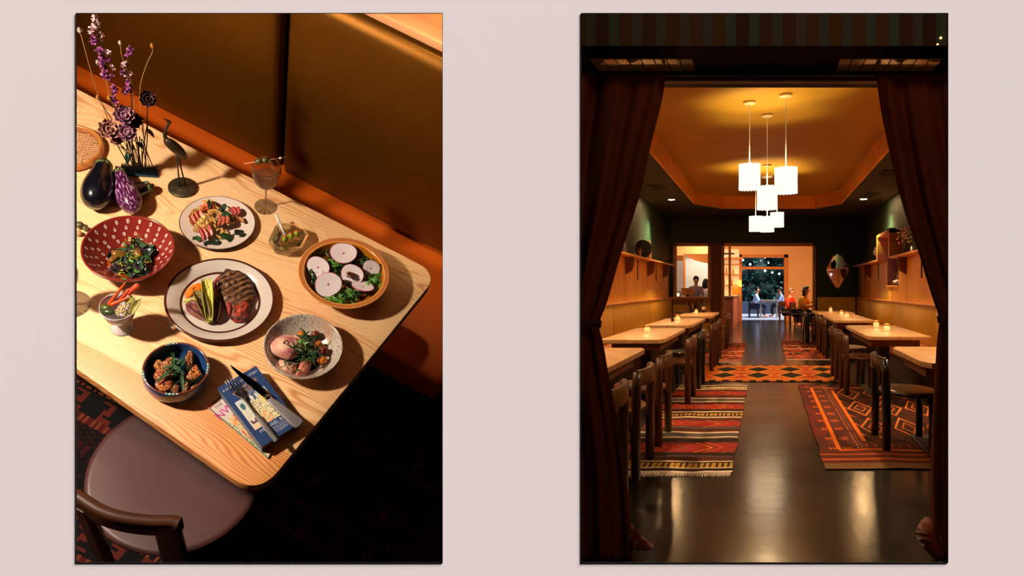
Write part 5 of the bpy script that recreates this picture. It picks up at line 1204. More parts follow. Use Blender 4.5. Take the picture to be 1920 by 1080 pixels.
# diamond mirror
zm = ZE-.05; mp_ = [(1570, 475), (1578, 481), (1590, 503), (1590, 511), (1574, 541), (1570, 544), (1566, 541), (1550, 511), (1550, 503), (1562, 481)]
cm = R(XP(1570, zm), YP(509, zm), zm); mr_ = thing('mirror', T(*cm) @ RZ(radians(-16.3)), 'elongated diamond wall mirror with a thin dark frame on the end wall', 'mirror')
pl2 = [((x-1570)/F*zm, -(y-509)/F*zm) for x, y in mp_]; n_m = len(pl2)
def ringm(s0, s1, d0, d1, mat, nm):
    g = G(); vs = [(x*s0, d0, z*s0) for x, z in pl2]+[(x*s1, d0, z*s1) for x, z in pl2]+[(x*s1, d1, z*s1) for x, z in pl2]
    gadd(g, vs, [(i, (i+1) % n_m, n_m+(i+1) % n_m, n_m+i) for i in range(n_m)]+[(n_m+i, n_m+(i+1) % n_m, 2*n_m+(i+1) % n_m, 2*n_m+i) for i in range(n_m)]); obj(nm, g, mat, mr_, smooth=False)
ringm(.93, 1.04, -.03, .03, M('mirror_frame', C(60, 34, 20), .4), 'frame')
obj('glass', gadd(G(), [(x*.95, -.02, z*.95) for x, z in pl2], [tuple(range(n_m))]), M('mirror_glass', (.9, .9, .9, 1), .02, metal=1), mr_, smooth=False)
# end-wall timber frames
ft = .075
def frame(nm, X0, X1, Y0, Y1, Z, w_, lab=None, sides='LRT'):
    g = G()
    if 'L' in sides: rb(X0, X0+w_, Z-.04, Z+.2, Y0, Y1, .005, g)
    if 'R' in sides: rb(X1-w_, X1, Z-.04, Z+.2, Y0, Y1, .005, g)
    if 'T' in sides: rb(X0, X1, Z-.04, Z+.2, Y1-w_, Y1, .005, g)
    if 'B' in sides: rb(X0, X1, Z-.04, Z+.2, Y0, Y0+w_, .005, g)
    robj(nm, g, wtrim, kind='structure')
frame('window_1', XO0, XM0, 1.0, YO+.02, ZE, ft, sides='LRT')
frame('door_1', XM1, XO1+.06, 0, YO+.02, ZE, ft, sides='LRT')
robj('trim_8', rb(XM0, XM1, ZE-.02, ZE+.18, 0, YO+.02), M('dark_post_wood', C(120, 64, 28), .6), smooth=False, kind='structure')
robj('window_sill', rb(XO0-.08, XM0, ZE-.30, ZE+.25, YP(561, ZE)-.01, YP(558, ZE)+.01, .005), wtrim, kind='structure').name = 'trim_9'
# ---- pendants, downlights, vents
shade_m = Mem('lit_linen_shade', C(255, 236, 212), 1.45)
def scallop(r, h, seg=96, n_=20):
    g = G(); prof = [(r*.97, -h/2), (r, -h/2), (r, -h*.46), (r*.985, 0), (r, h*.46), (r, h/2), (r*.97, h/2), (r*.96, 0)]
    vs = []; m_ = len(prof)
    for j in range(seg):
        a = 2*pi*j/seg; k_ = 1+.028*abs(sin(n_*a/2)); s_ = .012*abs(sin(n_*a/2))
        for (q, z) in prof: vs.append((q*k_*cos(a), q*k_*sin(a), z+(s_ if z > h*.4 else (-s_ if z < -h*.4 else 0))))
    g[0] = [Vector(v) for v in vs]
    for j in range(seg):
        for i in range(m_): g[1].append((j*m_+i, ((j+1) % seg)*m_+i, ((j+1) % seg)*m_+(i+1) % m_, j*m_+(i+1) % m_)); g[2].append(None)
    return g
def pendant(px, y0, y1, wpx, pyc, lab, Zc=None, zcan=3.30):
    Z = Zc or F*(zcan-EYE)/(541-pyc); X = XP(px, Z); r = wpx/2/F*Z; Yt, Yb = YP(y0, Z), YP(y1, Z); h = Yt-Yb; ym = (Yt+Yb)/2
    t_ = rthing('pendant_lamp', X, ym, Z, lab, 'pendant lamp')
    sh_o = obj('shade', scallop(r, h*.93), shade_m, t_)
    obj('hem', lathe([(r*1.0, -h*.36), (r*1.012, -h*.36), (r*1.012, -h*.345), (r*1.0, -h*.345)], 48), M('orange_hem', C(200, 90, 50), .7, emit=C(220, 110, 60), es=.5), sh_o)
    obj('cord', tube([(0, 0, 0), (0, 0, zcan-ym-.02)], .006, 8), M('white_cord', C(236, 226, 206), .5, emit=C(230, 200, 150), es=.12), t_)
    obj('canopy', lathe([(0, zcan-ym-.03), (.062, zcan-ym-.03), (.066, zcan-ym-.026), (.066, zcan-ym), (0, zcan-ym)], 40), M('canopy_metal', C(226, 196, 150), .4), t_)
    obj('diffuser', lathe([(0, -h*.2), (r*.93, -h*.2), (r*.93, -h*.19), (0, -h*.19)], 40), Mem('lit_diffuser', C(255, 236, 212), 7), sh_o)
    L_ = bpy.data.lights.new('pendant_bulb', 'POINT'); L_.specular_factor = .03; L_.energy = 44*(1.3 if wpx < 30 else 1); L_.shadow_soft_size = .045; L_.color = (1, .73, .33)
    lo_ = bpy.data.objects.new('pendant_bulb', L_); COL.objects.link(lo_); lo_.location = R(X, ym-h*.1, Z)
    L2_ = bpy.data.lights.new('pendant_glow', 'SPOT'); L2_.spot_size = radians(165); L2_.spot_blend = .4; L2_.energy = 16; L2_.specular_factor = .01; L2_.shadow_soft_size = .1; L2_.color = (1, .68, .36)
    lo_ = bpy.data.objects.new('pendant_glow', L2_); COL.objects.link(lo_); lo_.location = R(X, ym-h*.62, Z)
pendant(1405.5, 309, 357, 38.5, 191, 'near left pendant lamp with scalloped white shade, highest on the left')
pendant(1473.5, 315.5, 364, 40.5, 177, 'largest pendant lamp on the right of the group')
pendant(1438.5, 350, 394, 36, 215, 'middle pendant lamp hanging lower between the two largest')
pendant(1417, 406.5, 435, 24, 0, 'far left small pendant lamp in the lower cluster', Zc=13.0)
pendant(1438.5, 407, 436, 24.5, 310, 'far middle small pendant lamp in the lower cluster')
pendant(1457, 399.5, 427, 24, 0, 'far right small pendant lamp set higher in the lower cluster', Zc=13.4)
p = R(XP(1438, 14.0), 3.29, 14.0); obj('smoke_detector', lathe([(0, -.03), (.09, -.03), (.105, -.01), (.105, .01), (0, .01)], 40), M('white_plastic', C(226, 216, 200), .4), mw=T(*p), label='flat round white detector on the ochre ceiling behind the pendants', cat='smoke detector')
dl_m = Mem('downlight_glow', C(255, 204, 140), 650)
def downlight(X, Z, e, lab, vis=True, aim=0):
    if vis:
        t_ = rthing('downlight', X, HC, Z, lab, 'downlight')
        obj('lens', lathe([(0, -.004), (.062, -.004), (.062, 0)], 32), dl_m, t_); obj('ring', lathe([(.062, -.006), (.078, -.006), (.08, 0), (.062, 0)], 32), M('ring_dark', C(60, 60, 56), .5), t_)
    L_ = bpy.data.lights.new('downlight_beam', 'SPOT'); L_.energy = e; L_.spot_size = radians(134); L_.spot_blend = .9; L_.shadow_soft_size = .05; L_.color = (1, .70, .38)
    lo_ = bpy.data.objects.new('downlight_beam', L_); COL.objects.link(lo_); p0 = R(X, HC-.02, Z); p1 = R(X+aim, 0, Z); lo_.matrix_world = T(*p0) @ (p1-p0).to_track_quat('-Z', 'Y').to_matrix().to_4x4()
downlight(XP(1259, 15.3), 15.3, 260, 'small round lit downlight in the dark ceiling on the left')
downlight(XP(1619, 15.2), 15.2, 260, 'small round lit downlight in the dark ceiling on the right')
for s_ in (-1, 1):
    for z in (11.6, 8.4, 5.8): downlight(s_*1.9, z, 265, '', False)
# wall grazers near the far corners
for s_ in (-1, 1):
    L_ = bpy.data.lights.new('wall_grazer', 'SPOT'); L_.energy = 260; L_.spot_size = radians(58); L_.spot_blend = .9; L_.shadow_soft_size = .04; L_.color = (.8, 1, .42)
    lo_ = bpy.data.objects.new('wall_grazer', L_); COL.objects.link(lo_); zz = 15.9 if s_ < 0 else 15.0; p0 = R(s_*1.80, HC-.02, zz); p1 = R(s_*2.42, 2.15, zz); lo_.matrix_world = T(*p0) @ (p1-p0).to_track_quat('-Z', 'Y').to_matrix().to_4x4()
for (x, y, lab) in ((1232, 352, 'dark slotted air vent in the dark ceiling on the left'), (1667, 325, 'dark slotted air vent in the dark ceiling on the right'), (1634, 366, 'small dark air vent beside the right downlight')):
    Z = F*(HC-EYE)/(541-y); t_ = rthing('air_vent', XP(x, Z), HC, Z, lab, 'vent'); g = rb(XP(x, Z)-.13, XP(x, Z)+.13, Z-.30, Z+.30, HC-.012, HC); robj('frame', g, M('vent_dark', C(16, 15, 14), .7), t_, smooth=False)
    g = G()
    for k in range(5): rb(XP(x, Z)-.11, XP(x, Z)+.11, Z-.25+.11*k, Z-.22+.11*k, HC-.018, HC-.012, 0, g)
    robj('slats', g, M('vent_slat', C(26, 24, 22), .6), t_, smooth=False)
# ---- banquettes
mus = M('mustard_leather', C(206, 152, 34), .42, var=.12, scale=4); org = M('orange_seat', C(176, 92, 40), .45, var=.1, scale=4)
def bench(side, z0, z1, seams, lab, endw=False):
    t_ = rthing('wall_banquette', side*2.0, 0, (z0+z1)/2, lab, 'banquette'); a, b_ = side*1.77, side*2.26
    robj('seat', rb(min(a, b_), max(a, b_), z0, z1, .33, .47, .02), org, t_); robj('base', rb(min(side*1.84, side*2.3), max(side*1.84, side*2.3), z0, z1, 0, .33), M('dark_base', C(60, 32, 20), .6), t_, smooth=False)
    zs = [z0]+seams+[z1]
    for p, q in zip(zs[:-1], zs[1:]): robj('backrest', rb(min(side*2.25, side*2.36), max(side*2.25, side*2.36), p+.008, q-.008, .46, 1.018, .03), mus, t_)
    return t_
bench(-1, 4.2, 18.62, [8.0, 11.46, 15.1], 'long mustard-backed banquette along the left wall')
bR = bench(1, 4.2, ZE-.35, [6.8, 10.3, 13.7, 17.1], 'long mustard-backed banquette along the right wall')
t_ = rthing('corner_banquette', 1.8, 0, 19.3, 'short mustard-backed banquette across the end wall under the mirror', 'banquette')
robj('backrest', rb(XP(1533, 19.3), 2.24, 19.27, 19.5, .46, 1.045, .03), mus, t_); robj('seat', rb(XP(1533, 19.3), 1.75, 18.7, 19.24, .33, .47, .02), org, t_)
# ---- dining tables
topm = Mwood('table_maple', C(226, 176, 118), C(192, 132, 78), scale=6, axis=1, dist=3, rough=.36, fine=.5)
apm = M('apron_wood', C(130, 76, 44), .55, var=.3, scale=10)
pedm = M('dark_pedestal', C(38, 24, 18), .5)
def hall_table(side, Xa, Xb, z0, z1, lab, ch=.05):
    """Xa aisle edge, Xb wall edge"""
    cx = (Xa+Xb)/2; t_ = rthing('hall_table', cx, 0, (z0+z1)/2, lab, 'table', 'pale wooden tables along both walls'); s = 1 if Xb > Xa else -1
    poly_ = [(Xa, z0+ch*3), (Xa+s*ch, z0), (Xb-s*.01, z0), (Xb, z0+.02), (Xb, z1-.02), (Xb-s*.01, z1), (Xa+s*ch, z1), (Xa, z1-ch*3)]
    if s < 0: poly_ = poly_[::-1]
    robj('tabletop', prism(poly_, .708, .75, bev=.005), topm, t_, angle=40)
    a0, a1 = Xa+s*.07, Xb-s*.07; robj('apron', rb(min(a0, a1), max(a0, a1), z0+.3, z1-.3, .62, .708), apm, t_, smooth=False)
    robj('pedestal', rb(cx-.06, cx+.06, (z0+z1)/2-.18, (z0+z1)/2+.18, .03, .66, .01), pedm, t_); robj('foot', rb(cx-.22, cx+.22, (z0+z1)/2-.45, (z0+z1)/2+.45, 0, .03, .008), pedm, t_)
for (a, b_, z0, z1, lab) in [(-1.03, -1.68, 4.5, 6.73, 'nearest left pale wooden table beside the curtain'), (-1.03, -1.68, 7.77, 10.05, 'second left pale wooden table with one candle'), (-1.03, -1.70, 10.8, 13.3, 'third left pale wooden table with a candle and small glass'), (-1.0, -1.68, 14.2, 16.7, 'farthest left pale wooden table with bottles behind it')]: hall_table(-1, a, b_, z0, z1, lab)
for (a, b_, z0, z1, lab) in [(1.10, 1.78, 5.35, 6.85, 'nearest right pale wooden table beside the curtain'), (1.10, 1.78, 8.29, 10.8, 'second right pale wooden table with two candles'), (1.10, 1.76, 12.4, 15.1, 'third right pale wooden table with two candles'), (1.04, 1.85, 16.0, 17.9, 'farthest right pale wooden table with one candle')]: hall_table(1, a, b_, z0, z1, lab)
# ---- candles
cgl = M('frosted_jar', C(255, 214, 150), .2, coat=.4, emit=C(255, 190, 110), es=.9); cfl = Mem('candle_flame', C(255, 220, 160), 6)
cj = thing('candle_jar', Matrix(), 'x', 'candle', 'lit candle jars on the tables')
jar_o = obj('jar', lathe([(0, .002), (.028, .002), (.034, .008), (.036, .04), (.033, .056), (.026, .064), (.028, .072), (.030, .074), (.028, .066), (.024, .062), (0, .060)], 28), cgl, cj)
obj('rim', lathe([(.026, .070), (.031, .070), (.032, .090), (.028, .092), (.027, .074)], 28), M('jar_rim', C(200, 130, 60), .2, coat=.5, emit=C(200, 110, 40), es=.25), jar_o); obj('flame', blob((0, 0, .066), (.009, .009, .016), sub=2), cfl, cj)
first = True
for (x, y, lab) in [(1213.7, 625.5, 'lit candle jar on the second left table'), (1271, 602, 'lit candle jar on the third left table'), (1305.5, 589.5, 'lit candle jar on the farthest left table'), (1557.5, 585.2, 'lit candle jar on the farthest right table'), (1578, 592, 'left candle jar on the third right table'), (1588, 596, 'right candle jar on the third right table'), (1643, 615, 'left, farther candle jar on the second right table'), (1662.5, 622.5, 'right, nearer candle jar on the second right table')]:
    Z = F*(EYE-.75)/(y-541); mw = T(*R(XP(x, Z), .751, Z))
    if first: cj.matrix_world = mw; cj['label'] = lab; first = False
    else: copy_thing(cj, mw, lab)
    L_ = bpy.data.lights.new('candle_light', 'POINT'); L_.energy = .5; L_.shadow_soft_size = .03; L_.color = (1, .62, .28); lo_ = bpy.data.objects.new('candle_light', L_); COL.objects.link(lo_); lo_.location = R(XP(x, Z), .87, Z)
Z = F*.52/(604.5-541); obj('small_glass', lathe([(0, .003), (.022, .003), (.026, .06), (.028, .06), (.025, 0), (0, 0)], 24), M('amber_tumbler', C(90, 60, 40), .1, trans=.6), mw=T(*R(XP(1261, Z), .751, Z)), label='small dark tumbler beside the candle on the third left table', cat='glass')
# ---- chairs of the hall
chm = M('walnut_chair', C(84, 46, 26), .38, var=.25, scale=10, coat=.15); chb = M('black_chair', C(22, 20, 20), .3, coat=.2); stm = M('seat_brown', C(110, 62, 36), .38, coat=.15)
def make_chair(name, mat, smat, label):
    root = thing(name, Matrix(), label, 'chair', 'round-seat chairs along the aisle')
    obj('seat', gxf(lathe([(0, .415), (.19, .418), (.212, .43), (.214, .445), (.205, .452), (.1, .448), (0, .447)], 48), Matrix(((1, 0, 0, .20), (0, 1.75, 0, 0), (0, 0, 1, 0), (0, 0, 0, 1)))), smat, root)
    for s in (-1, 1):
        g = tube([(.0, s*.325, .005), (.0, s*.325, .3), (-.004, s*.325, .6), (-.008, s*.318, .712)], [.040, .041, .042, .036], 12, flat=(.78, 1.35)); obj('leg', g, mat, root)
        g = tube([(.33, s*.27, .005), (.33, s*.27, .43)], .034, 10, flat=(.8, 1.2)); obj('leg', g, mat, root)
    pth = [Vector((-.004-.045*(1-(t/.335)**2), t, .725)) for t in [-.335+.67*i/16 for i in range(17)]]; obj('top_rail', band(pth, .038, .105), mat, root, angle=50)
    return root
c0b = make_chair('hall_chair', chm, stm, 'x'); c0k = make_chair('hall_chair', chb, chb, 'x'); used = {}
def place(src, side, X, Zc, lab):
    mw = T(*R(X, 0, Zc)) @ RZ(-PHI+(pi if side < 0 else 0))
    if src.name not in used: src.matrix_world = mw; src['label'] = lab; used[src.name] = 1; return src
    return copy_thing(src, mw, lab)
place(c0b, -1, -.86, 5.42, 'nearest left walnut chair in front of the curtain')
place(c0b, -1, -.86, 6.50, 'second walnut chair on the left, right behind the nearest')
place(c0b, -1, -.85, 8.72, 'third walnut chair on the left at the second table')
place(c0k, -1, -.84, 9.98, 'black chair on the left at the far end of the second table')
place(c0b, -1, -.83, 12.1, 'walnut chair on the left beside the third table')
place(c0b, -1, -.83, 13.5, 'walnut chair on the left between the third and farthest tables')
place(c0b, -1, -.82, 16.4, 'farthest left walnut chair showing its round seat')
place(c0b, -1, -.86, 4.35, 'walnut chair almost hidden by the left curtain')
place(c0k, 1, .94, 6.34, 'nearest right black chair in front of the curtain')
place(c0b, 1, .955, 9.45, 'second right walnut chair at the second table')
place(c0b, 1, .97, 10.9, 'third right walnut chair just behind the second')
place(c0b, 1, 1.08, 14.1, 'walnut chair on the right at the third table')
place(c0b, 1, 1.06, 15.4, 'farthest right walnut chair in its row')
place(c0k, 1, .95, 17.8, 'farthest right black chair beyond the tables')
# ---- rugs of the hall
def hall_rug(X0, X1, Z0, Z1, nx, nz_, f, lab, fr_=None):
    t_ = rthing('kilim_rug', (X0+X1)/2, 0, (Z0+Z1)/2, lab, 'rug'); g = G(); vs = []
    for i in range(nx+1):
        for j in range(nz_+1):
            X = X0+(X1-X0)*i/nx; Z = Z0+(Z1-Z0)*j/nz_; wv_ = .012*noise.noise(Vector((X*3, Z*1.2, 4))); vs.append((X+(.02*noise.noise(Vector((Z*2, 1, 1))) if i in (0, nx) else 0), Z+.05*noise.noise(Vector((X*3, Z, 9))), .009+max(0, .006*noise.noise(Vector((X*6, Z*3, 2))))))
    g[0] = [Vector(v) for v in vs]
    for i in range(nx):
        for j in range(nz_): g[1].append((i*(nz_+1)+j, (i+1)*(nz_+1)+j, (i+1)*(nz_+1)+j+1, i*(nz_+1)+j+1)); g[2].append(f(X0+(X1-X0)*(i+.5)/nx, Z0+(Z1-Z0)*(j+.5)/nz_))
    robj('weave', g, rug_m, t_, smooth=False)
    if fr_:
        g = G(); r = random.Random(3); n_f = 120
        for k_ in range(n_f): X = X0+(X1-X0)*k_/n_f; tube([(X, Z0+.01, .008), (X+r.uniform(-.004, .004), Z0-.07-r.uniform(0, .03), .003)], .003, 4, g)
        o_ = robj('fringe', g, M('wool_fringe', fr_, .9), t_); o_['kind'] = 'stuff'
    return t_
DB, GR, CRM, GLD, BR, WH = C(48, 28, 20), C(84, 74, 70), C(206, 176, 140), C(176, 132, 56), C(82, 40, 26), C(226, 204, 184)
st = [(889,886,WH),(886,881,DB),(881,879,CRM),(879,871,GLD),(871,869,DB),(869,866.5,CRM),(866.5,859,BR),(859,857,GR),(857,852,DB),(852,833,'R'),(833,826,DB),(826,824,GR),(824,822,CRM),(822,815,GR),(815,812.5,CRM),(812.5,806,BR),(806,803,GR),(803,791,'R'),(791,786,BR),(786,784,CRM),(784,782,DB),(782,778,GLD),(778,776,DB),(776,774,CRM),(774,770,DB),(770,760,'R'),(760,756,BR),(756,754.5,CRM),(754.5,750,GR),(750,748.5,CRM),(748.5,744,BR),(744,736,'R'),(736,733,BR),(733,731.5,CRM),(731.5,730,GLD),(730,728,CRM),(728,726,DB),(726,720,CRM)]
def striped(X, Z):
    y = 541+1841.5/Z
    for a, b_, c_ in st:
        if b_ <= y < a:
            if c_ == 'R':
                u = (y-b_)/(a-b_)*2-1; s = (X*2.3+.16*abs(u)*2) % 1.0
                if s < .06: return C(190, 110, 44)
                if s < .17: return C(120, 40, 24)
                if s < .24: return C(180, 70, 40)
                if .5 < s < .58: return C(130, 70, 60)
                return C(150, 42, 26) if abs(u) < .8 else C(110, 38, 28)
            if c_ is GLD and int(X*70) % 3 == 0: return DB
            return c_
    return DB
hall_rug(-1.12, -.235, 5.29, 10.05, 110, 420, striped, 'long striped kilim with cream fringe on the left of the aisle', WH)
def diam(X, Z):
    u = (X+.115)/.49; v = (Z-10.46)/2.14
    if v < .06 or v > .95: return C(40, 28, 18) if (abs(((X*5.5) % 1)-.5) > .25) else C(196, 104, 40)
    def rowf(vc, off):
        a = abs(((u+off) % 1)-.5)*2; b_ = abs(v-vc)/.23; return a+b_
    d1 = rowf(.34, .5); d2 = rowf(.72, .5); e1_ = rowf(.34, 0); e2_ = rowf(.72, 0)
    d = min(d1, d2)
    if d < .72: return C(38, 32, 20)
    if d < .98: return C(206, 122, 44)
    if min(abs(v-.53), abs(v-.13), abs(v-.92)) < .03: return C(200, 116, 44)
    return C(168, 62, 26) if int((u+2)) % 2 else C(184, 84, 30)
hall_rug(-1.05, 1.06, 10.46, 12.6, 300, 60, diam, 'orange and black diamond kilim laid across the aisle')
def lattice(X, Z):
    bg = C(88, 40, 26); org_ = C(216, 106, 26); mid = C(150, 66, 34); dk = C(50, 28, 20)
    if Z < 5.58: return C(120, 84, 50)
    if abs(Z-5.70) < .03 or abs(Z-5.86) < .025: return C(170, 78, 34)
    if Z < 6.0: return C(90, 38, 24)
    if abs(Z-6.03) < .03: return C(200, 90, 26) if X > .57 else bg
    if abs(Z-9.75) < .03 and X > .57: return org_
    if abs(X-.572) < .018 and 6.0 < Z < 9.8: return org_
    if abs(X-.812) < .015 and 6.35 < Z < 9.5: return org_
    zz = (Z % .42)/.42
    if X < .555:
        if .49 < X < .545 and abs(zz-.5) < .12 and int(X*90+Z*14) % 3: return C(196, 88, 34)
        return C(104, 40, 28) if noise.noise(Vector((X*8, Z*3, 1))) > 0 else C(82, 38, 30)
    if X < .80:
        if .61 < X < .69 and abs(zz-.5) < .16 and int(X*100+Z*16) % 2: return C(204, 92, 34)
        if .72 < X < .785 and int(X*95) % 3 == 0 and int(Z*22) % 2 == 0: return C(190, 110, 60)
        return C(92, 46, 34)
    if Z < 6.35: return mid if int(X*60) % 4 == 0 and 6.12 < Z < 6.25 else C(84, 40, 28)
    # field: lozenges drawn in thin orange lines, combs along the border
    if X < .88 and ((Z % .5)/.5) < (1-(X-.812)/.07) * .55 and ((Z % .5)/.5) > (1-(X-.812)/.07)*.35: return org_
    a = ((X-.84)/.30) % 1.0; b_ = ((Z-6.4)/1.15) % 1.0
    d = abs(abs(a-.5)+abs(b_-.5)-.42); d2 = abs(abs(a-.5)+abs(b_-.5)-.20)
    if d < .035: return C(210, 120, 50)
    if d2 < .03: return C(186, 100, 50)
    return dk if noise.noise(Vector((X*10, Z*4, 3))) > .1 else C(74, 36, 24)
hall_rug(.415, 1.75, 5.4, 10.1, 190, 300, lattice, 'dark red kilim with glowing orange border lines on the right of the aisle')
def speck(X, Z):
    r_ = noise.noise(Vector((int(X*16)*1.3, int(Z*5)*2.1, 3))); z_ = (Z % .9)
    if z_ < .08: return CRM
    if z_ < .14: return DB
    return C(190, 90, 44) if r_ > .15 else (C(150, 58, 34) if r_ > -.2 else C(62, 34, 26))
hall_rug(-1.15, -.43, 13.25, 17.7, 60, 90, speck, 'small reddish kilim beyond the diamond one on the left', WH)
hall_rug(.36, 1.15, 13.7, 18.4, 60, 90, lambda X, Z: speck(X+3, Z+2), 'small reddish kilim beyond the diamond one on the right', WH)
# ---- shelf ornaments
def ornament(name, X, Z, g, mat, lab, cat, Y=1.826, **k): return obj(name, g, mat, mw=T(*R(X, Y, Z)), label=lab, cat=cat, **k)
dkc = M('dark_ceramic', C(50, 36, 28), .4); palew = M('pale_figure', C(206, 150, 90), .5)
ornament('bottle', -2.27, XP(1171, 1) and 12.4, lathe([(0, 0), (.045, 0), (.05, .02), (.045, .12), (.018, .2), (.016, .27), (0, .27)], 24), dkc, 'dark bottle on the left shelf against the curtain', 'bottle')
g = tube([(0, 0, .0), (0, 0, .09)], .03, 8)
for a in range(6): tube([(0, 0, .08), (.07*cos(a), .05*sin(a*1.0+1), .13+.05*sin(a*2))], [.012, .004], 6, g)
ornament('coral_ornament', -2.27, 13.9, g, palew, 'small branching pale ornament on the left shelf', 'ornament')
ornament('round_plaque', -2.27, 14.3, gxf(lathe([(0, 0), (.16, 0), (.17, .01), (.16, .02), (0, .02)], 40), T(0, 0, .17) @ RZ(-PHI+.6) @ RX(pi/2)), M('plaque_dark', C(34, 40, 34), .5), 'dark round disc leaning behind the ornaments on the left shelf', 'disc')
ornament('figurine', -2.27, 15.1, lathe([(0, 0), (.05, 0), (.035, .04), (.03, .14), (.045, .2), (.02, .26), (.025, .31), (.02, .35), (0, .37)], 20), palew, 'tall pale figurine on the left shelf', 'figurine')
ornament('figurine', -2.27, 16.9, lathe([(0, 0), (.03, 0), (.02, .05), (.01, .16), (.018, .2), (0, .22)], 16), dkc, 'thin dark figurine toward the far end of the left shelf', 'figurine')
g = blob((0, 0, .05), (.09, .04, .045)); tube([(.05, 0, .07), (.08, 0, .16), (.085, 0, .24)], [.02, .012, .006], 8, g)
ornament('animal_figure', -2.27, 18.1, g, dkc, 'dark long-necked figure at the far end of the left shelf', 'figurine')
g = G(); r8 = random.Random(6)
for k in range(9):
    a = r8.uniform(-.12, .12); pts = [(0, 0, 0), (a*.4, a*.3, .2), (a, a*.6, .36+r8.uniform(0, .12))]; tube(pts, .004, 5, g)
bq_ = rthing('dried_branches', 2.28, 1.826, 12.75, 'tall dried pinkish branches standing on the near right shelf', 'dried flowers'); obj('twigs', g, M('twig', C(120, 90, 60), .7), bq_)
g = G()
for k in range(60): t_h = r8.uniform(.18, .46); blob((r8.gauss(0, .05), r8.gauss(0, .03), t_h), (.014, .014, .018), sub=1, g=g)
o_ = obj('buds', g, M('pink_bud', C(240, 168, 130), .6), bq_); o_['kind'] = 'stuff'
ornament('dried_bouquet', 2.28, 15.75, blob((0, 0, .14), (.08, .07, .14), .8, 4, 3, 3), M('dark_bouquet', C(70, 44, 36), .8), 'small dark bouquet on the far right shelf against the box', 'dried flowers')
ornament('small_bird', 2.28, 17.9, gmerge(blob((0, 0, .03), (.07, .03, .03)), tube([(0, 0, .03), (.0, 0, .14)], [.01, .004], 6)), dkc, 'small dark figure at the far end of the right shelf', 'figurine')
ornament('white_cone', 2.24, 11.9, lathe([(0, 0), (.025, 0), (.004, .09), (0, .092)], 16), M('cone_white', C(230, 210, 190), .4), 'tiny white cone on the near right shelf by the curtain', 'ornament')
ornament('box_top_figure', 2.28, 14.0, blob((0, 0, .03), (.09, .03, .028), .5, 3, 3, 2), dkc, 'small dark figure standing on top of the boxed niche', 'figurine', Y=2.30)
# ---- behind the left tables: bottles, plant
for (x, y0, y1, lab) in ((1311, 565, 588, 'left dark wine bottle behind the farthest left table'), (1319.5, 562, 587, 'right dark wine bottle with a pale label behind the farthest left table')):
    Z = 16.4; h = YP(y0, Z)-.752; X = XP(x, Z); t_ = rthing('wine_bottle', X, .751, Z, lab, 'bottle'); gb_o = obj('glass_body', lathe([(0, 0), (.036, 0), (.038, .01), (.038, h*.6), (.014, h*.78), (.014, h), (0, h)], 24), M('bottle_glass', C(22, 18, 14), .1, coat=.6), t_)
    if x > 1315: obj('label', lathe([(.0385, h*.2), (.0385, h*.45)], 24), M('label_paper', C(214, 170, 120), .7), gb_o)
pt = rthing('potted_plant', XP(1300, 18.9), 0, 18.9, 'spiky dark plant behind the left tables under the window', 'plant'); g = G()
for k in range(16):
    a = k*2.4; gmerge(g, leaf(.52+.1*sin(k), .04, .3, .3, 8, 3), T(0, 0, .45) @ RZ(a) @ RY(-1.32+.15*sin(k*3)))
obj('leaves', g, M('dark_frond', C(50, 54, 26), .5), pt, solid=.003); obj('pot', lathe([(0, 0), (.16, 0), (.2, .4), (.19, .46), (.0, .44)], 32), M('pot_dark', C(50, 34, 26), .6), pt)
tr = F*.52/(592-541); obj('serving_tray', rb(0, 0, 0, 0, 0, 0) and box(-.16, .16, -.12, .12, 0, .02, .005), M('black_tray', C(26, 20, 16), .4), mw=T(*R(XP(1281, 16.0), .752, 16.0)), label='flat dark tray on the farthest left table', cat='tray')
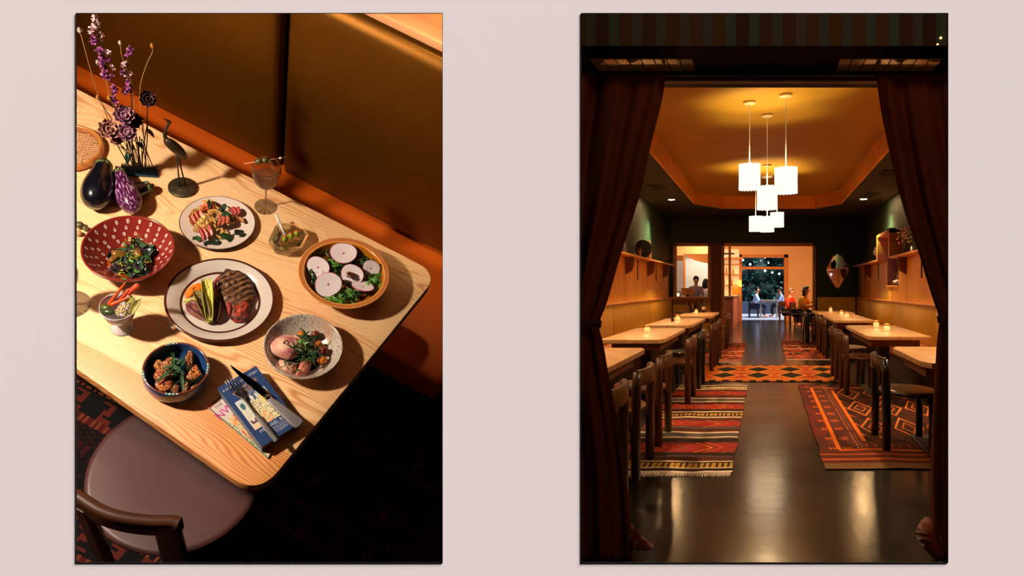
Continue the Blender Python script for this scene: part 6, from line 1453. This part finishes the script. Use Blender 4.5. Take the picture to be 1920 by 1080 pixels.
# ---- curtains
velvet = M('rust_velvet', C(122, 60, 30), .8, var=.2, scale=5, spec=.15)
def curtain(inner, outer_x, lab, tie, seed, tail, nf):
    t_ = thing('velvet_curtain', T(*R(XP(inner[0][0], 3.6), 0, 3.6)), lab, 'curtain'); base_ = t_.matrix_world.translation
    g = G(); ns, nt2 = 150, 70; vs = []
    path = catmull([Vector((x, y, 0)) for x, y in inner], 8)
    ys = [p.y for p in path]
    def xin(y):
        for a, b_ in zip(path[:-1], path[1:]):
            if a.y <= y <= b_.y: return a.x+(b_.x-a.x)*(y-a.y)/max(1e-6, b_.y-a.y)
        return path[-1].x
    for j in range(nt2+1):
        y = 138+(1052-138)*j/nt2; xi = xin(y); gather = math.exp(-((y-tie)/55.0)**2)
        for i in range(ns+1):
            s = i/ns; xo = outer_x+(xi-outer_x)*s
            amp = (.050*(1-gather*.5))*(.6+.4*sin(s*5+seed)); d = amp*1.25*sin(s*nf*2*pi+.9*sin(y*.005+seed)+1.3*sin(s*4+seed))+.010*sin(s*nf*3.3*pi+seed+y*.006)
            d += -.05*gather*sin(pi*min(1, s*1.2))
            Z = 3.60+d+(.03 if s > .97 else 0); vs.append(PW(xo, min(y, 541+F*EYE/(Z+0)-.0 if y > 900 else y), Z)-base_)
    g[0] = vs; m_ = ns+1
    for j in range(nt2):
        for i in range(ns): g[1].append((j*m_+i, j*m_+i+1, (j+1)*m_+i+1, (j+1)*m_+i)); g[2].append(None)
    obj('drape', g, velvet, t_, solid=.006)
    tb = [PW(outer_x+(xin(tie)+4*(1 if outer_x < 1436 else -1)-outer_x)*q, tie+2-6*sin(q*pi), 3.52+.03*(q-.5)**2)-base_ for q in [i/12 for i in range(13)]]
    obj('tie_band', tube(tb, .011, 10, flat=(.6, 1.6)), M('tie_cloth', C(84, 34, 22), .9), t_)
    g = G(); P_ = [PW(x, y, d)-base_ for x, y, d in tail]
    ctr = sum(P_, Vector())/len(P_); ctr += Vector((0, -.05, .02))
    n6 = 24; lp_ = catmull(P_+[P_[0]], 5); vs = [ctr]+lp_
    mid = [ctr.lerp(p, .55)+Vector((0, -.03+.02*sin(i*1.9), .012*sin(i*2.3))) for i, p in enumerate(lp_)]
    n7 = len(lp_); gadd(g, [ctr]+mid+lp_, [(0, 1+i, 1+(i+1) % n7) for i in range(n7)]+[(1+i, 1+n7+i, 1+n7+(i+1) % n7, 1+(i+1) % n7) for i in range(n7)])
    obj('hem_fold', g, M('velvet_lining', C(150, 58, 26), .8, sheen=.5), t_, solid=.008)
curtain([(1248, 136), (1240, 190), (1222, 262), (1195, 380), (1166, 470), (1140, 560), (1123, 608), (1131, 645), (1144, 720), (1160, 800), (1172, 880), (1180, 960), (1186, 1056)], 1010, 'rust velvet curtain tied back on the left of the portal', 606, .3, [(1178, 985, 3.66), (1187, 984, 3.64), (1203, 1006, 3.62), (1224, 1024, 3.60), (1212, 1031, 3.58), (1190, 1030, 3.57), (1176, 1026, 3.60)], 4.2)
curtain([(1643, 136), (1650, 190), (1664, 262), (1692, 380), (1722, 470), (1750, 560), (1762, 597), (1758, 640), (1753, 720), (1748, 800), (1745, 900), (1745, 980), (1752, 1056)], 1890, 'rust velvet curtain tied back on the right of the portal', 597, 1.7, [(1745, 971, 3.66), (1732, 972, 3.64), (1720, 990, 3.62), (1719, 1005, 3.60), (1735, 1030, 3.58), (1760, 1052, 3.57), (1768, 1030, 3.60)], 4.2)
robj('curtain_rod', rb(0, 0, 0, 0, 0, 0) and tube([(-1.05, 3.66, 2.285), (1.15, 3.66, 2.285)], .012, 10), M('rod_dark', C(40, 26, 22), .4, metal=.6), label='dark rod running along the portal beam above both curtains', cat='curtain rod')
# unseen light added to brighten the curtains and striped bulkhead
L_ = bpy.data.lights.new('lobby_fill', 'POINT'); L_.energy = 22; L_.shadow_soft_size = .12; L_.color = (1, .62, .38); lo_ = bpy.data.objects.new('lobby_fill', L_); COL.objects.link(lo_); lo_.location = (1.35, 1.5, 2.95)
# ================================================================== beyond the hall: bar, front room, patio
ZB = 29.7
cream = M('cream_plaster', C(240, 186, 122), .8); orw = M('orange_wood', C(222, 136, 58), .5, var=.15, scale=3)
DX0, DX1, DY1 = XP(1388, ZB), XP(1473, ZB), YP(483, ZB)
g = rb(-4.2, DX0, ZB, ZB+.2, 0, 4.0); rb(DX1, 3.4, ZB, ZB+.2, 0, 4.0, 0, g); rb(DX0, DX1, ZB, ZB+.2, DY1, 4.0, 0, g)
robj('wall_far', g, cream, smooth=False, kind='structure')
robj('wall_front_room_right', rb(3.3, 3.4, ZE+.2, ZB, 0, 4.0), cream, smooth=False, kind='structure'); robj('wall_front_room_left', rb(-4.3, -4.2, ZE+.2, ZB, 0, 4.0), cream, smooth=False, kind='structure')
robj('wall_behind_end', rb(-4.2, WL-.1, ZE+.17, ZE+.25, 0, 4.0, 0, rb(WR+.1, 3.4, ZE+.17, ZE+.25, 0, 4.0)), cream, smooth=False, kind='structure')
robj('ceiling_front_room', rb(-4.2, 3.4, ZE+.2, ZB+.2, 3.25, 3.3), cream, smooth=False, kind='structure')
g = rb(DX0-.02, DX0+.06, ZB-.05, ZB+.25, 0, DY1+.1); rb(DX1-.06, DX1+.10, ZB-.05, ZB+.25, 0, DY1+.1, 0, g); rb(DX0-.02, DX1+.10, ZB-.05, ZB+.25, DY1-.02, DY1+.10, 0, g); rb(DX0, DX1, ZB-.03, ZB+.22, YP(506, ZB), YP(501, ZB), 0, g)
robj('door_2', g, orw, smooth=False, kind='structure')
# patio
robj('ground_patio', rb(-6, 7, ZB+.2, 41, -.06, -.01), M('patio_paving', C(150, 156, 170), .45), smooth=False, kind='structure')
robj('wall_patio', rb(-6, 7, 38.4, 38.6, 0, .62), M('blue_grey_wall', C(40, 52, 76), .7), smooth=False, kind='structure')
hb_ = rthing('hedge', 0, 0, 39.5, 'dense dark teal hedge behind the patio', 'hedge'); g = G(); r9 = random.Random(8)
for k in range(70): blob((r9.uniform(-4, 3.5), r9.uniform(-.3, .3), r9.uniform(.3, 4.4)), (.55, .4, .5), .7, 3.5, 3, k, g=g)
obj('foliage_mass', g, M('hedge_dark', C(18, 46, 44), .7, var=.7, scale=7), hb_)
g = G()
for k in range(1500):
    p = (r9.uniform(-4, 3.5), r9.uniform(-.95, -.4), r9.uniform(.4, 4.6)); gmerge(g, leaf(.16, .08, .3, .2, 3, 2), T(*p) @ RZ(r9.uniform(0, 6)) @ RY(r9.uniform(-1, 1)) @ RX(r9.uniform(-1, 1)))
o_ = obj('leaves', g, M('hedge_leaf', C(34, 124, 120), .5, var=.6, scale=3), hb_); o_['kind'] = 'stuff'
bulb_m = Mem('string_bulb', C(220, 255, 226), 3.0); sb = None
for i, (x, y, rr_, lab) in enumerate([(1393, 488.5, .048, 'string light bulb, leftmost in the transom window'), (1406.5, 496.5, .048, 'string light bulb, lower one in the left of the transom'), (1434, 484, .035, 'small string light bulb at the top middle of the transom'), (1441, 494, .035, 'small string light bulb in the middle of the transom'), (1461, 483.5, .03, 'tiny string light bulb at the top right of the transom'), (1434.5, 508.5, .048, 'string light bulb under the transom bar, left of three'), (1448, 512, .048, 'string light bulb under the transom bar, middle of three'), (1461, 514.5, .048, 'string light bulb under the transom bar, right of three')]):
    mw = T(*R(XP(x, 33), YP(y, 33), 33))
    if sb is None:
        sb = thing('string_light_bulb', mw, lab, 'light', 'patio string lights'); obj('globe', blob((0, 0, 0), (1, 1, 1), sub=2), bulb_m, sb); obj('cap', lathe([(.3, .9), (.3, 1.5), (0, 1.5)], 10), M('bulb_cap', C(20, 20, 20), .5), sb); s_b = sb
        sb.matrix_world = mw @ Matrix.Scale(rr_, 4)
    else: copy_thing(s_b, mw @ Matrix.Scale(rr_, 4), lab)
# bar counter and lit shelves
t_ = rthing('bar_counter', -1.4, 0, 26.5, 'dusty pink bar counter with a pale top on the left of the front room', 'bar')
robj('front', rb(-1.72, -1.02, 23.9, 29.3, 0, .98), M('pink_front', C(190, 116, 90), .6), t_, smooth=False); robj('top', rb(-1.75, -.98, 23.8, 29.4, .98, 1.03, .01), M('pale_counter', C(240, 206, 166), .4), t_)
t_ = rthing('back_shelves', -1.45, 0, 29.4, 'brightly lit cream shelves behind the bar', 'shelves')
robj('back_panel', rb(-1.95, DX0-.04, 29.55, 29.6, .9, 2.75), M('cream_glow', C(250, 220, 170), .7, emit=C(255, 214, 150), es=.45), t_, smooth=False)  # glow put into the panel in place of light falling on it
for y in (1.35, 1.75, 2.15): robj('shelf', rb(-1.95, DX0-.04, 29.25, 29.55, y, y+.04), orw, t_, smooth=False)
robj('canopy', rb(-1.95, DX0+.1, 28.9, 29.5, 2.35, 2.42), orw, t_, smooth=False)
for i, (X, Y, lab) in enumerate([(-1.6, 1.39, 'first bottle on the lowest lit shelf'), (-1.3, 1.39, 'second bottle on the lowest lit shelf'), (-1.5, 1.79, 'bottle on the middle lit shelf'), (-1.25, 1.79, 'right bottle on the middle lit shelf')]):
    obj('bar_bottle', lathe([(0, 0), (.04, 0), (.04, .16), (.015, .22), (.015, .28), (0, .28)], 14), M('bar_bottle%d' % i, C(230, 150+10*i, 90), .2), mw=T(*R(X, Y, 29.4)), label=lab, cat='bottle')
obj('amber_jar', lathe([(0, 0), (.12, 0), (.13, .05), (.13, .28), (.09, .33), (0, .33)], 24), M('amber_jar', C(226, 120, 20), .3, emit=C(230, 120, 20), es=.3), mw=T(*R(XP(1379, 27), 1.031, 27)), label='round amber jar on the bar counter', cat='jar')
lt_ = rthing('table_lamp', XP(1387, 27.5), 1.031, 27.5, 'small yellow-shaded lamp at the end of the bar', 'lamp'); obj('lamp_shade', lathe([(.075, .28), (.055, .52), (.05, .52), (.07, .28)], 24), M('yellow_shade', C(250, 200, 80), .6, emit=C(255, 200, 80), es=.8), lt_); obj('base', lathe([(0, 0), (.05, 0), (.012, .03), (.012, .3), (0, .3)], 16), orw, lt_)
gl_ = rthing('globe_lamp', XP(1356, 26), YP(482, 26), 26, 'round white globe lamp hanging at the left of the bar', 'lamp'); obj('globe', blob((0, 0, 0), (.055, .055, .06), sub=2), Mem('globe_light', C(255, 236, 200), 5), gl_); obj('cord', tube([(0, 0, 0), (0, 0, 3.25-YP(482, 26))], .006, 6), M('cord_dark', C(40, 30, 24), .6), gl_)
pr_ = rthing('pot_rack', XP(1366, 24), 0, 24, 'timber post with a short hanging crossbar beside the bar', 'post'); robj('post', rb(XP(1366, 24), XP(1370.5, 24), 23.95, 24.05, 0, 3.25), orw, pr_, smooth=False); robj('crossbar', rb(XP(1355, 24), XP(1377, 24), 23.96, 24.04, YP(478, 24), YP(475.5, 24)), M('bar_dark', C(110, 56, 24), .6), pr_, smooth=False)
# host area seen through the inner window
robj('wall_host', rb(XP(1285, 28), XP(1345, 28), 28.0, 28.1, 0, YP(486, 28)+.25), M('pale_blue_tile', C(196, 214, 226), .5, var=.08, scale=3), smooth=False, kind='structure')
robj('wall_host_upper', rb(-4.2, XP(1345, 27.9), 27.85, 27.95, YP(480, 27.9), 3.25), cream, smooth=False, kind='structure')
g = gadd(G(), [(XP(1284, 26), 26, YP(477, 26)), (XP(1336, 26), 26, YP(477, 26)), (XP(1336, 26), 26, YP(497, 26)), (XP(1305, 26), 26, YP(490, 26)), (XP(1284, 26), 26, YP(481, 26))]+[(XP(1284, 26), 26.1, YP(477, 26)), (XP(1336, 26), 26.1, YP(477, 26)), (XP(1336, 26), 26.1, YP(497, 26)), (XP(1305, 26), 26.1, YP(490, 26)), (XP(1284, 26), 26.1, YP(481, 26))], [(0, 1, 2, 3, 4), (9, 8, 7, 6, 5)]+[(i, 5+i, 5+(i+1) % 5, (i+1) % 5) for i in range(5)])
robj('trim_10', g, orw, smooth=False, kind='structure'); robj('trim_11', rb(XP(1281, 26), XP(1284.5, 26), 25.98, 26.1, 0, YP(476, 26)), orw, smooth=False, kind='structure')
robj('wall_host_left', rb(XP(1262, 27), XP(1282, 27), 27.0, 27.1, 0, YP(490, 27)), M('grey_blue', C(170, 174, 176), .6), smooth=False, kind='structure')
hc = rthing('host_counter', XP(1300, 21), 0, 21, 'host counter behind the inner window carrying a screen', 'counter'); robj('top', rb(-2.3, -1.35, 20.4, 21.2, .98, 1.03, .01), orw, hc); robj('body', rb(-2.25, -1.4, 20.5, 21.1, 0, .98), wpan, hc, smooth=False)
sc_ = rthing('till_screen', XP(1289, 20.8), 1.031, 20.8, 'back of a pale till screen standing on the host counter', 'screen'); obj('panel', box(-.17, .17, -.02, .02, .04, .24, .008), M('pale_plastic', C(240, 190, 150), .4), sc_); obj('stand', box(-.04, .04, -.05, .05, 0, .06, .005), M('stand_dark', C(60, 40, 30), .5), sc_); obj('emblem', blob((0, -.022, .14), (.016, .003, .016), sub=2), M('emblem_dark', C(120, 70, 50), .5), sc_)
tp = rthing('desk_lamp', XP(1276, 20.7), 1.031, 20.7, 'small dark lamp with a glowing bulb at the left of the host counter', 'lamp'); obj('arm', tube([(0, 0, 0), (0, 0, .12), (-.03, 0, .15), (-.08, 0, .12)], .012, 8), M('lamp_dark', C(26, 18, 16), .4), tp); obj('bulb', blob((-.07, 0, .06), (.035, .035, .045), sub=2), Mem('desk_bulb', C(255, 220, 150), 3), tp)
# ---- people
skin = M('skin_tone', C(206, 136, 104), .5, sss=.1); skin2 = M('skin_fair', C(226, 158, 122), .5, sss=.1)
hairs = {'dark': M('hair_dark', C(28, 18, 14), .5, var=.3, scale=60), 'grey': M('hair_grey', C(150, 110, 84), .6), 'red': M('hair_red', C(150, 70, 30), .6)}
def skin_mesh(name, nodes, edges, mat, parent, sub=1):
    me = bpy.data.meshes.new(name); me.from_pydata([n[0] for n in nodes], edges, []); me.materials.append(mat); o = bpy.data.objects.new(name, me); COL.objects.link(o); o.parent = parent
    md = o.modifiers.new('skin', 'SKIN'); md.use_smooth_shade = True
    for i, n in enumerate(nodes):
        r = n[1] if hasattr(n[1], '__len__') else (n[1], n[1]); me.skin_vertices[0].data[i].radius = r
    me.skin_vertices[0].data[0].use_root = True
    s2 = o.modifiers.new('sub', 'SUBSURF'); s2.levels = sub; s2.render_levels = sub; return o
def person(X, Z, yaw, label, shirt, trousers, hair, seated=True, longhair=False, arm=((.25, .25), (.25, .25)), lean=.08, sk=None, headpitch=.0, hip=None, scale=1.0):
    """faces local -Y; arm = (forward, drop) of each hand from the shoulder"""
    sk = sk or skin
    root = thing('person', T(*R(X, 0, Z)) @ RZ(yaw) @ Matrix.Scale(scale, 4), label, 'person'); hz_ = hip or (.50 if seated else .92)
    ch_ = Vector((0, -lean, hz_+.40)); nk = Vector((0, -lean*1.35, hz_+.52)); nodes = [((0, 0, hz_), (.14, .11)), ((0, -lean*.5, hz_+.2), (.125, .10)), (tuple(ch_), (.15, .11)), (tuple(nk), (.055, .055)), (tuple(nk+Vector((0, -.02, .07))), (.05, .052)), (tuple(nk+Vector((0, -.035, .16))), (.075, .092)), (tuple(nk+Vector((0, -.03, .235))), (.068, .085))]
    edges = [(0, 1), (1, 2), (2, 3), (3, 4), (4, 5), (5, 6)]; sh = [(( -lean*0, 0, hz_), .12)]
    shn = [nodes[0][0:1]+((.155, .125),), nodes[1][0:1]+((.145, .115),), nodes[2][0:1]+((.17, .125),), (tuple(nk+Vector((0, 0, -.03))), (.075, .07))]; she = [(0, 1), (1, 2), (2, 3)]; trn = [((0, 0, hz_), (.16, .13))]; tre = []
    for si, s in enumerate((-1, 1)):
        fw, dr = arm[si]; S = ch_+Vector((s*.175, 0, .04)); E_ = S+Vector((s*.05, -fw*.35, -.26)); H = S+Vector((-s*.04 if fw > .2 else s*.04, -fw-.08, -dr)); b_ = len(nodes)
        nodes += [(tuple(S), .055), (tuple(E_), .042), (tuple(H), .028)]; edges += [(2, b_), (b_, b_+1), (b_+1, b_+2)]
        d = (H-E_).normalized(); sd_ = Vector((d.y, -d.x, 0)).normalized(); up_ = d.cross(sd_)
        pm = H+d*.05; nodes.append((tuple(pm), (.034, .018))); edges.append((b_+2, b_+3))
        for f in range(4):
            k1 = pm+d*.045+sd_*(f-1.5)*.019; k2 = k1+d*(.028+.006*(1-abs(f-1.5)))+up_*-.006; k3 = k2+d*.018+up_*-.014; q = len(nodes); nodes += [(tuple(k1), .009), (tuple(k2), .008), (tuple(k3), .007)]; edges += [(b_+3, q), (q, q+1), (q+1, q+2)]
        q = len(nodes); t1 = H+d*.03+sd_*-s*.032; nodes += [(tuple(t1), .010), (tuple(t1+d*.03+sd_*-s*.012), .008)]; edges += [(b_+2, q), (q, q+1)]
        c_ = len(shn); shn += [(tuple(S), .075), (tuple(E_), .058), (tuple(E_.lerp(H, .8)), .045)]; she += [(2, c_), (c_, c_+1), (c_+1, c_+2)]
        Hp = Vector((s*.10, 0, hz_-.02)); 
        if seated: Kn = Vector((s*.13, -.44, hz_)); Ft = Vector((s*.13, -.42, .07)); To = Ft+Vector((0, -.16, -.03))
        else: Kn = Vector((s*.11, -.03, hz_*.53)); Ft = Vector((s*.11, .02, .07)); To = Ft+Vector((0, -.16, -.03))
        q = len(nodes); nodes += [(tuple(Hp), .09), (tuple(Kn), .062), (tuple(Ft), .042), (tuple(To), .035)]; edges += [(0, q), (q, q+1), (q+1, q+2), (q+2, q+3)]
        q = len(trn); trn += [(tuple(Hp), .105), (tuple(Kn), .08), (tuple(Ft+Vector((0, 0, .03))), .065)]; tre += [(0, q), (q, q+1), (q+1, q+2)]
    skin_mesh('body', nodes, edges, sk, root); skin_mesh('shirt', shn, she, shirt, root); skin_mesh('trousers', trn, tre, trousers, root)
    hc_ = nk+Vector((0, -.035, .19)); fc = M('face_detail', C(60, 34, 28), .5)
    def hf(p, v):
        if v.y < -.25 and v.z < .42: p = Vector((p.x*.9, p.y*.55, p.z*.8))
        return p
    obj('hair', blob(tuple(hc_+Vector((0, .018, .02))), (.092, .105, .115), .08, 5, 3, 3, None, fn=hf), hairs[hair], root)
    if longhair: obj('hair', blob(tuple(hc_+Vector((0, .075, -.12))), (.10, .06, .22), .15, 4, 3, 4), hairs[hair], root)
    for s in (-1, 1): obj('eye', blob(tuple(hc_+Vector((s*.028, -.098, .0))), (.010, .005, .006), sub=1), fc, root); obj('ear', blob(tuple(hc_+Vector((s*.082, 0, -.01))), (.012, .02, .03), sub=2), sk, root)
    obj('nose', blob(tuple(hc_+Vector((0, -.108, -.022))), (.011, .016, .020), sub=2), sk, root); obj('mouth', blob(tuple(hc_+Vector((0, -.094, -.06))), (.022, .006, .006), sub=2), M('lips', C(150, 70, 62), .5), root)
    return root
plaid = M('plaid_shirt', C(96, 78, 76), .8); nt = plaid.node_tree; b = nt.nodes['Principled BSDF']; tc = N(nt, 'ShaderNodeTexCoord'); wv = N(nt, 'ShaderNodeTexWave', i_Scale=9.0); nt.links.new(tc.outputs['Object'], wv.inputs['Vector']); rp = ramp(nt, [(.45, C(70, 50, 54)), (.55, C(176, 150, 150))]); nt.links.new(wv.outputs['Fac'], rp.inputs[0]); nt.links.new(rp.outputs[0], b.inputs['Base Color'])
blackt = M('dark_trousers', C(26, 26, 34), .8)
person(XP(1303.5, 23), 23, .25-PHI, 'dark-haired person in a striped shirt looking down behind the host counter', plaid, blackt, 'dark', seated=False, arm=((.22, .34), (.20, .36)), lean=.10, scale=.925)
person(XP(1320.5, 24.0), 24.0, pi-.3-PHI, 'person with long black hair and white shirt turned away behind the host counter', M('white_shirt', C(236, 214, 206), .7), blackt, 'dark', seated=False, longhair=True, arm=((.2, .3), (.2, .3)), scale=.89)
person(XP(1477.5, 26.3), 26.3, radians(60)-PHI, 'grey-haired person in a coral red top seated by the cream wall', M('coral_top', C(236, 66, 40), .8), blackt, 'grey', arm=((.25, .28), (.28, .28)), sk=skin2, scale=.95)
person(XP(1498, 24.6), 24.6, radians(65)-PHI, 'person with long dark hair in a mustard yellow top leaning to the table', M('yellow_top', C(222, 150, 34), .8), blackt, 'dark', longhair=True, arm=((.34, .2), (.34, .18)), lean=.16, scale=1.0)
person(XP(1511, 26.0), 26.0, radians(-40)-PHI, 'red-haired person facing the room behind the one in yellow', M('ochre_top', C(206, 130, 50), .8), blackt, 'red', arm=((.26, .22), (.3, .2)), sk=skin2, scale=.9)
person(XP(1414, 33.5), 33.5, radians(85)-PHI, 'person in a pale blue shirt seated outdoors at the patio table', M('pale_blue_shirt', C(150, 176, 220), .8), M('blue_jeans', C(30, 44, 84), .8), 'dark', arm=((.36, .26), (.36, .26)))
person(XP(1468, 33.5), 33.5, radians(-85)-PHI, 'person in a white and blue shirt at the right end of the patio table', M('white_blue_shirt', C(150, 166, 210), .8), blackt, 'dark', arm=((.2, .35), (.36, .22)))
ftm = M('front_table_wood', C(176, 110, 60), .5)
def simple_table(X0, X1, Z0, Z1, lab, mt):
    t_ = rthing('cafe_table', (X0+X1)/2, 0, (Z0+Z1)/2, lab, 'table'); robj('tabletop', rb(X0, X1, Z0, Z1, .71, .75, .01), mt, t_)
    for x in (X0+.06, X1-.06):
        for z in (Z0+.08, Z1-.08): robj('leg', rb(x-.025, x+.025, z-.025, z+.025, 0, .71), mt, t_, smooth=False)
simple_table(XP(1424, 33.5), XP(1459, 33.5), 33.0, 34.6, 'grey-brown patio table between the two people outdoors', M('patio_wood', C(110, 92, 80), .6))
simple_table(XP(1503, 25), XP(1503, 25)+.8, 24.2, 26.6, 'table of the three people seated by the cream wall', ftm)
def plain_chair(X, Z, yaw, lab, mt=None):
    t_ = thing('cafe_chair', T(*R(X, 0, Z)) @ RZ(yaw), lab, 'chair'); mt = mt or chm; obj('seat', box(-.2, .2, -.2, .2, .42, .46, .01), mt, t_); obj('backrest', box(-.2, .2, .17, .21, .66, .82, .01), mt, t_)
    for x in (-.18, .18):
        obj('leg', box(x-.02, x+.02, -.2, -.16, 0, .42), mt, t_, smooth=False); obj('leg', box(x-.02, x+.02, .16, .2, 0, .8), mt, t_, smooth=False)
plain_chair(XP(1477.5, 26.3)-.02, 26.3, radians(60)-PHI, 'chair of the person in the coral top'); plain_chair(XP(1498, 24.6)-.02, 24.6, radians(65)-PHI, 'chair of the person in the mustard yellow top'); plain_chair(XP(1511, 26.0)+.02, 26.0, radians(-40)-PHI, 'chair of the red-haired person', chm)
plain_chair(XP(1414, 33.5)-.02, 33.5, radians(85)-PHI, 'patio chair of the person in the pale blue shirt', chb); plain_chair(XP(1468, 33.5)+.02, 33.5, radians(-85)-PHI, 'patio chair at the right end of the patio table', chb)
st_ = rthing('bar_stool', XP(1517, 19.0), 0, 18.7, 'round black stool standing by the right door post', 'stool'); obj('seat', lathe([(0, .60), (.17, .60), (.19, .62), (.19, .65), (.17, .66), (0, .66)], 32), chb, st_)
for k in range(4): a = pi/4+k*pi/2; obj('leg', tube([(.12*cos(a), .12*sin(a), .6), (.17*cos(a), .17*sin(a), .005)], .016, 8), chb, st_)
# unseen area lights added to brighten these rooms and the patio
def area(nm, loc, sz, e, col, tgt):
    L_ = bpy.data.lights.new(nm, 'AREA'); L_.energy = e; L_.size = sz; L_.color = col; o = bpy.data.objects.new(nm, L_); COL.objects.link(o); o.matrix_world = T(*loc) @ (Vector(tgt)-Vector(loc)).to_track_quat('-Z', 'Y').to_matrix().to_4x4()
area('front_room_fill', R(1.0, 3.2, 25.5), 1.6, 260, (1, .66, .36), R(1.0, 0, 26.5))
area('bar_fill', R(-1.6, 3.2, 27), 1.2, 90, (1, .76, .50), R(-1.6, 0, 27.5))
area('host_fill', R(-2.6, 3.1, 24.5), 1.0, 42, (1, .93, .86), R(-2.6, .8, 26.5))
area('host_front_fill', R(-1.9, 3.15, 21.0), .5, 26, (1, .80, .62), R(-1.9, 1.3, 23))
area('patio_dusk_sky', R(.2, 6.5, 34), 6, 75, (.20, .42, 1.0), R(.2, 0, 35.0))
